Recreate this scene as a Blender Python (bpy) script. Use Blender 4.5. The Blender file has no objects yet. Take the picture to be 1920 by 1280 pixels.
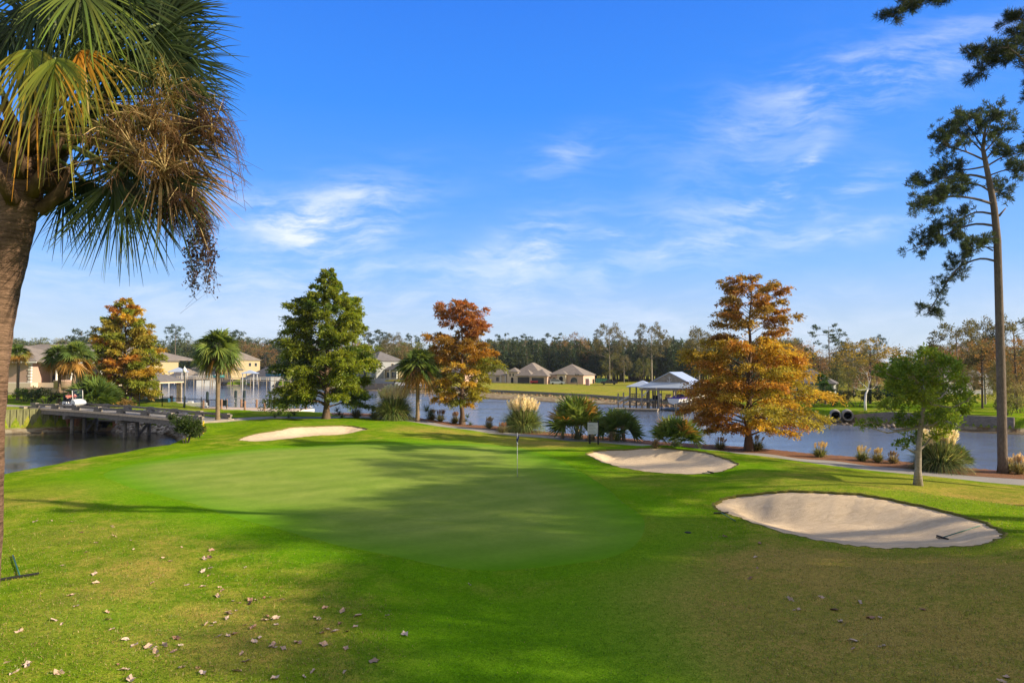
import bpy, math, random
import numpy as np
from mathutils import Vector, Matrix
R = math.radians
D = bpy.data
sc = bpy.context.scene
col = sc.collection
rng = np.random.default_rng(7)
random.seed(7)

# ------------------------------------------------------------ camera
CAMZ = 5.7
F = 1280.0                       # focal length in photograph pixels (1920 wide)
PITCH = math.atan(50 / F)
cam_d = D.cameras.new("camera"); cam = D.objects.new("camera", cam_d); col.objects.link(cam)
cam_d.sensor_width = 36.0; cam_d.lens = 24.0
cam_d.clip_start = 0.1; cam_d.clip_end = 6000
cam.location = (0, 0, CAMZ); cam.rotation_euler = (R(90) + PITCH, 0, 0)
sc.camera = cam

# ------------------------------------------------------------ light
SUN_EL, SUN_AZ = R(25.0), R(-13.0)   # azimuth counted from +X (the right) towards +Y (ahead)
SUN_DIR = Vector((math.cos(SUN_EL) * math.cos(SUN_AZ), math.cos(SUN_EL) * math.sin(SUN_AZ), math.sin(SUN_EL)))
sd = D.lights.new("sun", 'SUN'); sun = D.objects.new("sun", sd); col.objects.link(sun)
sd.energy = 5.0; sd.angle = R(0.6); sd.color = (1.0, 0.85, 0.62)
sun.rotation_euler = SUN_DIR.to_track_quat('Z', 'Y').to_euler()
sun.location = (60, 10, 60)

world = D.worlds.new("World"); sc.world = world; world.use_nodes = True
nt = world.node_tree; nt.nodes.clear()
def N(nt, t, **kw):
    n = nt.nodes.new(t)
    for k, v in kw.items():
        if k.startswith('i_'): n.inputs[k[2:].replace('_', ' ')].default_value = v
        else: setattr(n, k, v)
    return n
def math_n(nt, op, a, b=None, c=None, clamp=False):
    n = nt.nodes.new('ShaderNodeMath'); n.operation = op; n.use_clamp = clamp
    for i, v in enumerate((a, b, c)):
        if v is None: continue
        if isinstance(v, (int, float)): n.inputs[i].default_value = v
        else: nt.links.new(v, n.inputs[i])
    return n.outputs[0]
def ramp(nt, fac, stops, interp='LINEAR'):
    n = nt.nodes.new('ShaderNodeValToRGB'); n.color_ramp.interpolation = interp
    e = n.color_ramp.elements
    while len(e) < len(stops): e.new(0.5)
    for el, (p, c) in zip(e, stops):
        el.position = p; el.color = (c[0], c[1], c[2], 1) if not isinstance(c, (int, float)) else (c, c, c, 1)
    nt.links.new(fac, n.inputs[0]); return n.outputs[0]
def mixc(nt, fac, a, b, blend='MIX'):
    n = nt.nodes.new('ShaderNodeMix'); n.data_type = 'RGBA'; n.blend_type = blend; n.clamp_factor = True
    for i, v in ((0, fac), (6, a), (7, b)):
        if isinstance(v, (int, float)): n.inputs[i].default_value = v
        elif isinstance(v, tuple): n.inputs[i].default_value = (*v, 1) if len(v) == 3 else v
        else: nt.links.new(v, n.inputs[i])
    return n.outputs[2]

sky = N(nt, 'ShaderNodeTexSky', sky_type='NISHITA', sun_disc=False)
sky.sun_elevation = SUN_EL; sky.sun_rotation = R(90) - SUN_AZ
sky.air_density = 1.0; sky.dust_density = 0.4; sky.ozone_density = 2.0
tc = N(nt, 'ShaderNodeTexCoord')
sep = N(nt, 'ShaderNodeSeparateXYZ'); nt.links.new(tc.outputs['Generated'], sep.inputs[0])
X, Y, Z = sep.outputs
# the clear winter sky goes from a milky horizon to a deep saturated blue
zen = ramp(nt, Z, [(0.0, (0.56, 0.65, 0.76)), (0.06, (0.44, 0.58, 0.80)), (0.14, (0.21, 0.46, 0.93)), (0.24, (0.085, 0.34, 0.95)), (0.36, (0.03, 0.255, 0.92)), (0.5, (0.02, 0.19, 0.84)), (1.0, (0.02, 0.12, 0.6))])
graded0 = mixc(nt, 0.86, sky.outputs[0], mixc(nt, 1.0, zen, (7.6, 7.6, 7.6), 'MULTIPLY'))
# out-of-view whitening added overhead and behind the camera as neutral fill light
fill_veil = math_n(nt, 'MAXIMUM', ramp(nt, Z, [(.55, 0.0), (.75, 1.0)]), ramp(nt, math_n(nt, 'MULTIPLY', Y, -1.0), [(.05, 0.0), (.45, 1.0)]))
graded = mixc(nt, math_n(nt, 'MULTIPLY', fill_veil, .85), graded0, (3.6, 3.6, 3.4))
# cirrus: sheared, stretched fibres gathered in a few patches, laid out by sky direction (tangent of azimuth, tangent of height)
tx = math_n(nt, 'DIVIDE', X, math_n(nt, 'MAXIMUM', math_n(nt, 'ABSOLUTE', Y), 0.05))
tz = math_n(nt, 'DIVIDE', Z, math_n(nt, 'MAXIMUM', math_n(nt, 'ABSOLUTE', Y), 0.05))
cmb = N(nt, 'ShaderNodeCombineXYZ'); nt.links.new(tx, cmb.inputs[0]); nt.links.new(tz, cmb.inputs[1])
warp = N(nt, 'ShaderNodeTexNoise', i_Scale=5.0, i_Detail=3.0); nt.links.new(cmb.outputs[0], warp.inputs['Vector'])
vs = N(nt, 'ShaderNodeVectorMath', operation='SCALE'); nt.links.new(warp.outputs['Color'], vs.inputs[0]); vs.inputs['Scale'].default_value = 0.075
va = N(nt, 'ShaderNodeVectorMath', operation='ADD'); nt.links.new(cmb.outputs[0], va.inputs[0]); nt.links.new(vs.outputs[0], va.inputs[1])
def fibres(rot, sx, sy, scale, lo, hi, detail=9.0):
    mp = N(nt, 'ShaderNodeMapping'); mp.inputs['Rotation'].default_value = (0, 0, R(rot)); mp.inputs['Scale'].default_value = (sx, sy, 1)
    nt.links.new(va.outputs[0], mp.inputs[0])
    n = N(nt, 'ShaderNodeTexNoise', i_Scale=scale, i_Detail=detail, i_Roughness=0.62); nt.links.new(mp.outputs[0], n.inputs['Vector'])
    mr = N(nt, 'ShaderNodeMapRange', interpolation_type='SMOOTHSTEP'); nt.links.new(n.outputs[0], mr.inputs[0])
    mr.inputs[1].default_value = lo; mr.inputs[2].default_value = hi
    return mr.outputs[0]
def patch(px, py, rx, ry, ang, amp):
    cx, cz = (px - 960) / F, (690 - py) / F
    a = R(ang); ca, sa = math.cos(a), math.sin(a)
    dx = math_n(nt, 'SUBTRACT', tx, cx); dz = math_n(nt, 'SUBTRACT', tz, cz)
    u = math_n(nt, 'ADD', math_n(nt, 'MULTIPLY', dx, ca / (rx / F)), math_n(nt, 'MULTIPLY', dz, sa / (rx / F)))
    v = math_n(nt, 'ADD', math_n(nt, 'MULTIPLY', dx, -sa / (ry / F)), math_n(nt, 'MULTIPLY', dz, ca / (ry / F)))
    q = math_n(nt, 'ADD', math_n(nt, 'MULTIPLY', u, u), math_n(nt, 'MULTIPLY', v, v))
    return math_n(nt, 'MULTIPLY', math_n(nt, 'EXPONENT', math_n(nt, 'MULTIPLY', q, -1.0)), amp)
ps = [patch(*p) for p in [(640, 395, 150, 60, 14, .95), (560, 420, 150, 42, -14, .75), (590, 470, 60, 22, -30, .5), (1010, 455, 80, 50, 25, .75), (1060, 285, 85, 36, 20, .42), (1440, 375, 95, 30, 38, .75),
                          (1605, 355, 85, 30, 25, .75), (1520, 305, 40, 14, 50, .7), (1560, 440, 190, 22, 10, .75), (1700, 120, 260, 60, 20, .42), (1300, 470, 160, 20, 12, .5), (1100, 600, 1000, 90, 0, .42), (300, 520, 400, 80, 0, .35), (1300, 420, 260, 60, 14, .34), (1500, 200, 300, 90, 24, .30), (900, 500, 260, 40, 6, .4), (1150, 435, 30, 9, 0, .5), (870, 478, 40, 8, 0, .6)]]
m = ps[0]
for p_ in ps[1:]: m = math_n(nt, 'ADD', m, p_)
f1 = fibres(-22, 1.0, 3.2, 6.0, 0.42, 0.68); f2 = fibres(20, 1.0, 5.5, 9.0, 0.42, 0.70)
ff = math_n(nt, 'ADD', math_n(nt, 'MULTIPLY', f1, 0.65), math_n(nt, 'MULTIPLY', f2, 0.45))
cl = math_n(nt, 'MULTIPLY', m, math_n(nt, 'ADD', ff, 0.03), clamp=True)
front = math_n(nt, 'GREATER_THAN', Y, 0.0)
cl = math_n(nt, 'MULTIPLY', cl, front)
low = N(nt, 'ShaderNodeMapRange'); nt.links.new(Z, low.inputs[0]); low.inputs[1].default_value = 0.0; low.inputs[2].default_value = 0.03
cl = math_n(nt, 'MULTIPLY', math_n(nt, 'MULTIPLY', cl, low.outputs[0]), 0.88)
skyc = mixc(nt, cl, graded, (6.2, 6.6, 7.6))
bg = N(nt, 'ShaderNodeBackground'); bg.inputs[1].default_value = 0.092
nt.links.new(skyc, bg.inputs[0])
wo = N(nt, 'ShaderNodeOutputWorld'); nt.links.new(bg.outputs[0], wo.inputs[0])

sc.view_settings.view_transform = 'Standard'; sc.view_settings.look = 'None'
sc.view_settings.exposure = 0.78; sc.view_settings.gamma = 1.0
sc.render.engine = 'CYCLES'
sc.cycles.max_bounces = 6; sc.cycles.transparent_max_bounces = 8; sc.cycles.diffuse_bounces = 3
sc.cycles.use_denoising = True

# ------------------------------------------------------------ pixel -> world helpers
cP, sP = math.cos(PITCH), math.sin(PITCH)
def ray(px, py):
    u, v = (px - 960) / F, (640 - py) / F
    return (u, cP - v * sP, sP + v * cP)
def at_z(px, py, z):
    d = ray(px, py); t = (z - CAMZ) / d[2]
    return Vector((d[0] * t, d[1] * t, z))
def at_y(px, py, y):
    d = ray(px, py); t = y / d[1]
    return Vector((d[0] * t, y, CAMZ + d[2] * t))

# ------------------------------------------------------------ terrain
WATER = -1.0
def catmull(P, closed=True, n=8):
    P = [np.array(p, float) for p in P]; out = []; m = len(P)
    for i in range(m if closed else m - 1):
        if closed: p0, p1, p2, p3 = P[i - 1], P[i], P[(i + 1) % m], P[(i + 2) % m]
        else: p0, p1, p2, p3 = P[max(i - 1, 0)], P[i], P[i + 1], P[min(i + 2, m - 1)]
        for k in range(n):
            t = k / n
            out.append(0.5 * ((2 * p1) + (p2 - p0) * t + (2 * p0 - 5 * p1 + 4 * p2 - p3) * t * t + (3 * p1 - p0 - 3 * p2 + p3) * t ** 3))
    if not closed: out.append(P[-1])
    return np.array(out)
def unit0(v): return v / np.linalg.norm(v, axis=-1, keepdims=True)
def seg_d2(Px, Py, A, B):
    d = B - A; L = max(float(d @ d), 1e-9)
    t = np.clip(((Px - A[0]) * d[0] + (Py - A[1]) * d[1]) / L, 0, 1)
    return (Px - A[0] - t * d[0]) ** 2 + (Py - A[1] - t * d[1]) ** 2
def sdf_poly(Px, Py, poly):
    Px = np.asarray(Px, float); Py = np.asarray(Py, float)
    best = np.full(Px.shape, 1e18); ins = np.zeros(Px.shape, bool); n = len(poly)
    for i in range(n):
        A = poly[i]; B = poly[(i + 1) % n]
        best = np.minimum(best, seg_d2(Px, Py, A, B))
        c = (A[1] > Py) != (B[1] > Py)
        if A[1] != B[1]:
            xi = (B[0] - A[0]) * (Py - A[1]) / (B[1] - A[1]) + A[0]
            ins ^= c & (Px < xi)
    return np.sqrt(best) * np.where(ins, 1, -1)
def d_line(Px, Py, line):
    best = np.full(np.shape(Px), 1e18)
    for i in range(len(line) - 1): best = np.minimum(best, seg_d2(Px, Py, line[i], line[i + 1]))
    return np.sqrt(best)

# heights of the near land: photograph pixel + height, turned into points on the ground
CP = [(0,1280,.15),(480,1280,.1),(960,1280,.05),(1440,1280,.1),(1920,1280,.25),
 (0,1100,.1),(480,1100,.05),(960,1100,-.05),(1440,1100,.05),(1920,1100,.5),
 (150,960,-.1),(400,960,-.1),(700,960,-.05),(970,893,0),(1180,960,.0),(1330,1010,.05),(1330,945,.10),
 (60,880,-.2),(200,858,-.1),(330,840,.15),(400,817,.35),(425,792,.85),(520,800,.85),(620,798,.85),(690,805,.55),(540,832,.15),(650,818,.15),
 (760,800,.45),(800,815,.25),(900,820,.1),(1000,835,-.05),(1080,842,.05),(1150,842,.25),(1240,838,.45),(1340,848,.5),(1400,868,.4),(1300,892,.05),(1180,884,.0),
 (1440,905,.45),(1520,916,.70),(1620,920,.75),(1740,943,.65),(1860,985,.6),(1920,1010,.65),(1600,1026,.05),(1780,1028,.2),(1450,990,.05),(1500,880,.35),(1650,905,.2),
 (960,817,-.1),(1180,836,-.15),(1430,853,-.05),(1560,868,-.25),(1700,884,-.3),(1920,903,-.35),(1840,930,.0),
 (850,803,.15),(720,792,.55),(600,785,.75),(470,783,.95),
 (610,783,.6),(900,799,-.05),(1000,812,-.2),(1100,822,-.3),(1250,833,-.35),(1400,845,-.35),(1500,856,-.4),(1650,869,-.4),(1800,880,-.45),(1920,892,-.5)]
ctrl = [at_z(*c) for c in CP]
ctrl += [Vector(c) for c in [(-33,78,.9),(-27,76,.8),(-46,96,1.5),(-60,78,1.55),(-54,78,1.45),(-46,77,1.15),(-38,76,1.0),(-75,75,1.7),(-90,100,1.7),(-70,110,1.7),(-130,120,1.7),(-130,60,1.7),(0,-10,.2),(30,0,.5),(-30,0,.1),(-28,30,-.1),(45,30,.2),(70,0,.6),(0,-40,.2)]]
ctrl = np.array([[c[0], c[1], c[2]] for c in ctrl])
def z_ctrl(X, Y):
    num = np.zeros(np.shape(X)); den = np.zeros(np.shape(X))
    for cx, cy, cz in ctrl:
        soft = 1.2 + (0.03 * cy) ** 2
        w = 1.0 / ((X - cx) ** 2 + (Y - cy) ** 2 * 0.8 + soft) ** 2
        num += w * cz; den += w
    return num / den
NEAR = np.array([(-30,-80),(-30,0),(-29,30),(-28.4,37),(-28.3,41),(-27.3,45.6),(-24.8,50),(-25.5,56),(-27.5,61),(-30.5,66),(-35,72.3),(-41,74.4),(-47,74.0),(-53,70.5),(-60,67),(-75,63),(-120,58),(-330,50),
  (-330,190),(-130,142),(-80,119),(-54,100),(-42,87),(-35,80.5),(-29,78),(-24,78),(-15,77),(-7.4,72),(-2.0,68.6),(3,64.2),(7.4,60.4),(13.2,56.0),(18.2,52.4),(21.3,49.2),(24.9,45.8),(28.2,42.8),(31.0,40.6),(41,35.8),(70,26),(140,10),(140,-80)], float)
FAR = np.array([(330,20),(120,48),(75,60),(51.5,68.6),(46,73),(40,80.5),(37,83),(35,92),(33,103),(30.5,115),(21,123),(9.3,132.5),(-6.5,150),(-14,165),(-40,199),(-63,225),(-90,252),(-138,270),(-215,288),(-420,330),(-3500,900),(-3500,4000),(3500,4000),(3500,20)], float)
WALL = np.array([(52,71),(44,80),(39,86),(38.5,96),(36,108),(31.5,118.5),(23,131),(16,147),(5,164),(-7.6,181),(-25,196),(-60,232),(-92,259),(-138,276),(-215,295),(-420,338)], float)
UP = np.vstack([[(330,22),(120,50),(76,62)], WALL, [(-3500,910),(-3500,4000),(3500,4000),(3500,22)]])
def smooth(t): t = np.clip(t, 0, 1); return t * t * (3 - 2 * t)
def zf(X, Y):
    X = np.asarray(X, float); Y = np.asarray(Y, float)
    s1 = sdf_poly(X, Y, NEAR); s2 = sdf_poly(X, Y, FAR); s3 = sdf_poly(X, Y, UP)
    zc = z_ctrl(X, Y)
    z1 = np.where(s1 > 0, zc, np.maximum(zc * np.exp(np.minimum(s1, 0) / 2.0) + s1 * 0.55, -3.0))
    cr = (X < -28) & (Y > 57) & (Y < 80) & (s1 <= 0)
    z1 = np.where(cr & (X < -43.2), np.maximum(np.minimum(z1, -.45 + s1 * .30), -3), z1)
    z1 = np.where(cr & (X >= -43.2), np.maximum(np.minimum(z1, .55 + s1 * .85), -3), z1)
    z1 += np.where(s1 > 0, 0.03 * np.sin(X * 0.9 + 1.3 * np.sin(Y * .5)) * np.sin(Y * 0.7) * smooth((Y - 8) / 10), 0)
    beach = np.where(s2 > 0, WATER + np.minimum(s2 * 0.05, 0.42), np.maximum(WATER + s2 * 0.2, -3.2))
    zup = 0.05 + 2.1 * smooth((-12 - X) / 25) * smooth((Y - 150) / 40) + 0.5 * smooth((X - 35) / 8) * smooth((120 - Y) / 20)
    zup = zup + 0.35 * np.sin(X * .05 + Y * .03) * smooth((Y - 300) / 100)
    k = smooth(s3 / 0.6 + 0.2)
    z2 = np.where(s3 > -0.5, beach * (1 - k) + zup * k, beach)
    return np.maximum(z1, z2)
def zg(x, y): return float(zf(np.array([x]), np.array([y]))[0])
def hit(px, py):
    """point where the sight line through a photograph pixel meets the ground"""
    z = 0.0
    d = ray(px, py)
    best = None
    t = np.geomspace(9, 420, 700); xs, ys, zs = d[0] * t, d[1] * t, CAMZ + d[2] * t
    g = zf(xs, ys); below = np.nonzero(zs < g)[0]
    i = below[0] if len(below) else len(t) - 1
    a = max(i - 1, 0); f0 = zs[a] - g[a]; f1 = zs[i] - g[i]; k = f0 / (f0 - f1) if f0 != f1 else 0
    tt = t[a] + (t[i] - t[a]) * k
    return Vector((d[0] * tt, d[1] * tt, zg(d[0] * tt, d[1] * tt)))
def hits(L): return np.array([[h.x, h.y] for h in (hit(*p) for p in L)])

# ------------------------------------------------------------ materials
def new_mat(name):
    m = D.materials.new(name); m.use_nodes = True; m.node_tree.nodes.clear(); return m, m.node_tree
def finish(nt, shader):
    o = N(nt, 'ShaderNodeOutputMaterial'); nt.links.new(shader, o.inputs[0])
def noise(nt, scale, detail=4, rough=.55, vec=None, out=0, dist=0.0):
    n = N(nt, 'ShaderNodeTexNoise', i_Scale=scale, i_Detail=detail, i_Roughness=rough, i_Distortion=dist)
    if vec is not None: nt.links.new(vec, n.inputs['Vector'])
    return n.outputs[out]
def mapped(nt, scale=(1, 1, 1), rot=(0, 0, 0), coord='Object'):
    t = N(nt, 'ShaderNodeTexCoord'); mp = N(nt, 'ShaderNodeMapping'); mp.inputs['Scale'].default_value = scale; mp.inputs['Rotation'].default_value = rot
    nt.links.new(t.outputs[coord], mp.inputs[0]); return mp.outputs[0]
def princ(nt, color, rough=.7, bump=None, bstr=.3, bdist=.05, metal=0.0, spec=.3):
    p = N(nt, 'ShaderNodeBsdfPrincipled')
    if isinstance(color, tuple): p.inputs['Base Color'].default_value = (*color, 1)
    else: nt.links.new(color, p.inputs['Base Color'])
    if isinstance(rough, (int, float)): p.inputs['Roughness'].default_value = rough
    else: nt.links.new(rough, p.inputs['Roughness'])
    p.inputs['Metallic'].default_value = metal; p.inputs['Specular IOR Level'].default_value = spec
    if bump is not None:
        b = N(nt, 'ShaderNodeBump', i_Strength=bstr, i_Distance=bdist); nt.links.new(bump, b.inputs['Height']); nt.links.new(b.outputs[0], p.inputs['Normal'])
    return p.outputs[0]
def simple(name, c, rough=.6, var=.15, scale=6.0, metal=0.0, bump=.0, stretch=(1, 1, 1), spec=.3):
    m, nt = new_mat(name); v = mapped(nt, stretch)
    n = noise(nt, scale, 5, .6, v)
    c2 = tuple(min(1, x * (1 + var)) for x in c); c1 = tuple(x * (1 - var) for x in c)
    cc = ramp(nt, n, [(.3, c1), (.7, c2)])
    finish(nt, princ(nt, cc, rough, n if bump else None, bump, .03, metal, spec)); return m
def foliage(name, trans=.35, gloss=.04):
    m, nt = new_mat(name)
    a = N(nt, 'ShaderNodeAttribute', attribute_name='col')
    d = N(nt, 'ShaderNodeBsdfDiffuse'); nt.links.new(a.outputs['Color'], d.inputs[0])
    t = N(nt, 'ShaderNodeBsdfTranslucent'); nt.links.new(mixc(nt, 1.0, a.outputs['Color'], (1.25, 1.2, .7), 'MULTIPLY'), t.inputs[0])
    mx = N(nt, 'ShaderNodeMixShader'); mx.inputs[0].default_value = trans; nt.links.new(d.outputs[0], mx.inputs[1]); nt.links.new(t.outputs[0], mx.inputs[2])
    g = N(nt, 'ShaderNodeBsdfGlossy'); g.inputs['Roughness'].default_value = .45; g.inputs[0].default_value = (.8, .8, .8, 1)
    m2 = N(nt, 'ShaderNodeMixShader'); m2.inputs[0].default_value = gloss; nt.links.new(mx.outputs[0], m2.inputs[1]); nt.links.new(g.outputs[0], m2.inputs[2])
    finish(nt, m2.outputs[0]); return m

M = {}
def grass_mat(name, green, dark, straw, straw_lo, straw_hi, fine=34.0, use_dg=True):
    m, nt = new_mat(name); v = mapped(nt)
    big = noise(nt, .16, 4, .6, v, dist=.5); mid = noise(nt, .9, 5, .65, v, dist=.4); sm = noise(nt, 7.0, 5, .7, v); fi = noise(nt, fine, 3, .7, v)
    s = math_n(nt, 'ADD', math_n(nt, 'MULTIPLY', big, .45), math_n(nt, 'ADD', math_n(nt, 'MULTIPLY', mid, .35), math_n(nt, 'MULTIPLY', sm, .20)))
    fac = ramp(nt, s, [(straw_lo, 0.0), (straw_hi, 1.0)])
    g = mixc(nt, ramp(nt, mid, [(.35, 0.0), (.65, 1.0)]), dark, green)
    if use_dg:
        a = N(nt, 'ShaderNodeAttribute', attribute_name='lush')
        fac = math_n(nt, 'MULTIPLY', fac, math_n(nt, 'SUBTRACT', 1.0, a.outputs['Fac'], clamp=True))
        g = mixc(nt, a.outputs['Fac'], g, (.115, .275, .006))
        b = N(nt, 'ShaderNodeAttribute', attribute_name='straw')
        fac = math_n(nt, 'ADD', fac, math_n(nt, 'MULTIPLY', b.outputs['Fac'], math_n(nt, 'ADD', math_n(nt, 'MULTIPLY', sm, .8), .25)), clamp=True)
    c = mixc(nt, fac, g, straw)
    c = mixc(nt, 1.0, c, ramp(nt, fi, [(.28, (.38, .40, .34)), (.72, (1.62, 1.56, 1.4))]), 'MULTIPLY')
    c = mixc(nt, .6, c, ramp(nt, sm, [(.3, (.62, .68, .58)), (.7, (1.32, 1.24, 1.15))]), 'MULTIPLY')
    # bare mud and shell just above the water line
    gp = N(nt, 'ShaderNodeNewGeometry'); sp = N(nt, 'ShaderNodeSeparateXYZ'); nt.links.new(gp.outputs['Position'], sp.inputs[0])
    zz = math_n(nt, 'ADD', sp.outputs[2], math_n(nt, 'MULTIPLY', math_n(nt, 'SUBTRACT', sm, .5), .35))
    mr = N(nt, 'ShaderNodeMapRange'); nt.links.new(zz, mr.inputs[0]); mr.inputs[1].default_value = -.62; mr.inputs[2].default_value = -.42; mr.inputs[3].default_value = 1; mr.inputs[4].default_value = 0
    mud = ramp(nt, zz, [(0.0, (.5, .45, .36)), (1.0, (.5, .45, .36))])
    mr2 = N(nt, 'ShaderNodeMapRange'); nt.links.new(zz, mr2.inputs[0]); mr2.inputs[1].default_value = -1.02; mr2.inputs[2].default_value = -.8
    mud = mixc(nt, mr2.outputs[0], (.06, .05, .035), mixc(nt, ramp(nt, mid, [(.4, 0.), (.6, 1.)]), (.34, .29, .21), (.16, .10, .05)))
    c = mixc(nt, mr.outputs[0], c, mud)
    h = math_n(nt, 'ADD', math_n(nt, 'MULTIPLY', fi, .6), math_n(nt, 'MULTIPLY', sm, .6))
    finish(nt, princ(nt, c, 1.0, h, .6, .04, spec=.0)); return m
M['grass'] = grass_mat('rough_grass', (.180, .285, .010), (.090, .180, .008), (.36, .27, .075), .49, .66)
# putting green: close-mown, paler, faint mowing bands
m, nt = new_mat('green_turf'); v = mapped(nt)
b1 = noise(nt, .5, 4, .6, v, dist=.6); b2 = noise(nt, 45, 3, .7, v); b3 = noise(nt, 4, 4, .7, v)
g = ramp(nt, b1, [(.3, (.180, .262, .042)), (.7, (.250, .315, .065))])
a = N(nt, 'ShaderNodeAttribute', attribute_name='lush'); g = mixc(nt, a.outputs['Fac'], g, (.115, .270, .010))
wv = N(nt, 'ShaderNodeTexWave', i_Scale=.16, i_Distortion=1.2); nt.links.new(mapped(nt, (1, 1, 1), (0, 0, R(62))), wv.inputs[0])
g = mixc(nt, .55, g, ramp(nt, wv.outputs[1], [(.3, (.90, .93, .90)), (.7, (1.08, 1.06, 1.05))]), 'MULTIPLY')
g = mixc(nt, .7, g, ramp(nt, b2, [(.3, (.75, .75, .72)), (.7, (1.22, 1.2, 1.18))]), 'MULTIPLY')
g = mixc(nt, .6, g, ramp(nt, b3, [(.3, (.85, .88, .8)), (.7, (1.12, 1.1, 1.1))]), 'MULTIPLY')
finish(nt, princ(nt, g, 1.0, b2, .3, .012, spec=.0)); M['green'] = m
# bunker sand with raked furrows
m, nt = new_mat('bunker_sand'); v = mapped(nt)
w = N(nt, 'ShaderNodeTexWave', i_Scale=4.2, i_Distortion=5.0, i_Detail=3.0); w.inputs['Detail Scale'].default_value = .5; nt.links.new(v, w.inputs[0])
s1 = noise(nt, 2.4, 6, .75, mapped(nt, (1, 2.2, 1), (0, 0, .5)), dist=.6); s2 = noise(nt, 40, 3, .7, v)
c = ramp(nt, s1, [(.3, (.54, .41, .275)), (.7, (.75, .60, .42))])
c = mixc(nt, .5, c, ramp(nt, s2, [(.3, (.8, .8, .8)), (.7, (1.1, 1.1, 1.1))]), 'MULTIPLY')
h = math_n(nt, 'ADD', math_n(nt, 'MULTIPLY', w.outputs[1], .04), math_n(nt, 'ADD', math_n(nt, 'MULTIPLY', s1, .7), math_n(nt, 'MULTIPLY', s2, .35)))
finish(nt, princ(nt, c, 1.0, h, .9, .09, spec=.0)); M['sand'] = m
m, nt = new_mat('cart_path_asphalt'); v = mapped(nt)
s1 = noise(nt, .6, 5, .6, v); s2 = noise(nt, 60, 2, .7, v)
c = mixc(nt, .5, ramp(nt, s1, [(.3, (.23, .205, .175)), (.7, (.32, .29, .255))]), ramp(nt, s2, [(.3, (.14, .13, .12)), (.7, (.45, .43, .40))]))
finish(nt, princ(nt, c, .9, s2, .3, .01, spec=.2)); M['path'] = m
m, nt = new_mat('pine_straw_mulch'); v = mapped(nt, (1, 1, 1))
s1 = noise(nt, 1.2, 5, .7, v); s2 = noise(nt, 22, 4, .8, v, dist=1.0)
c = mixc(nt, .6, ramp(nt, s1, [(.3, (.15, .062, .028)), (.7, (.27, .13, .065))]), ramp(nt, s2, [(.3, (.05, .02, .01)), (.7, (.42, .22, .12))]))
finish(nt, princ(nt, c, .9, s2, .9, .06, spec=.1)); M['mulch'] = m
# river water: dark body, rippled mirror surface
m, nt = new_mat('river_water'); v = mapped(nt, (1, 1, 1)); v2 = mapped(nt, (1.0, 2.2, 1))
n1 = noise(nt, 2.4, 4, .65, v2, dist=.5); n2 = noise(nt, .35, 3, .6, v); n3 = noise(nt, .07, 4, .65, mapped(nt, (1, 2.5, 1)))
h = math_n(nt, 'ADD', math_n(nt, 'MULTIPLY', n1, .5), math_n(nt, 'MULTIPLY', n2, .8))
calm = ramp(nt, n3, [(.36, .15), (.64, 1.35)])
gp = N(nt, 'ShaderNodeNewGeometry'); sp = N(nt, 'ShaderNodeSeparateXYZ'); nt.links.new(gp.outputs['Position'], sp.inputs[0])
cx = N(nt, 'ShaderNodeMapRange'); nt.links.new(sp.outputs[0], cx.inputs[0]); cx.inputs[1].default_value = -45; cx.inputs[2].default_value = -15; cx.inputs[3].default_value = .45; cx.inputs[4].default_value = 1.0
p = N(nt, 'ShaderNodeBsdfPrincipled'); p.inputs['Base Color'].default_value = (.11, .14, .22, 1); p.inputs['Roughness'].default_value = .12; p.inputs['IOR'].default_value = 1.42; p.inputs['Specular IOR Level'].default_value = .5
b = N(nt, 'ShaderNodeBump', i_Distance=.14); nt.links.new(h, b.inputs['Height']); nt.links.new(math_n(nt, 'MULTIPLY', math_n(nt, 'MULTIPLY', calm, cx.outputs[0]), .45), b.inputs['Strength']); nt.links.new(b.outputs[0], p.inputs['Normal'])
mk = N(nt, 'ShaderNodeMapRange'); nt.links.new(sp.outputs[0], mk.inputs[0]); mk.inputs[1].default_value = -32; mk.inputs[2].default_value = -24
mk2 = N(nt, 'ShaderNodeMapRange'); nt.links.new(sp.outputs[1], mk2.inputs[0]); mk2.inputs[1].default_value = 74; mk2.inputs[2].default_value = 80
nt.links.new(mixc(nt, math_n(nt, 'MAXIMUM', mk.outputs[0], mk2.outputs[0]), (.030, .032, .026), (.12, .155, .24)), p.inputs['Base Color'])   # the creek is peaty, the river is not
finish(nt, p.outputs[0]); M['water'] = m

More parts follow.
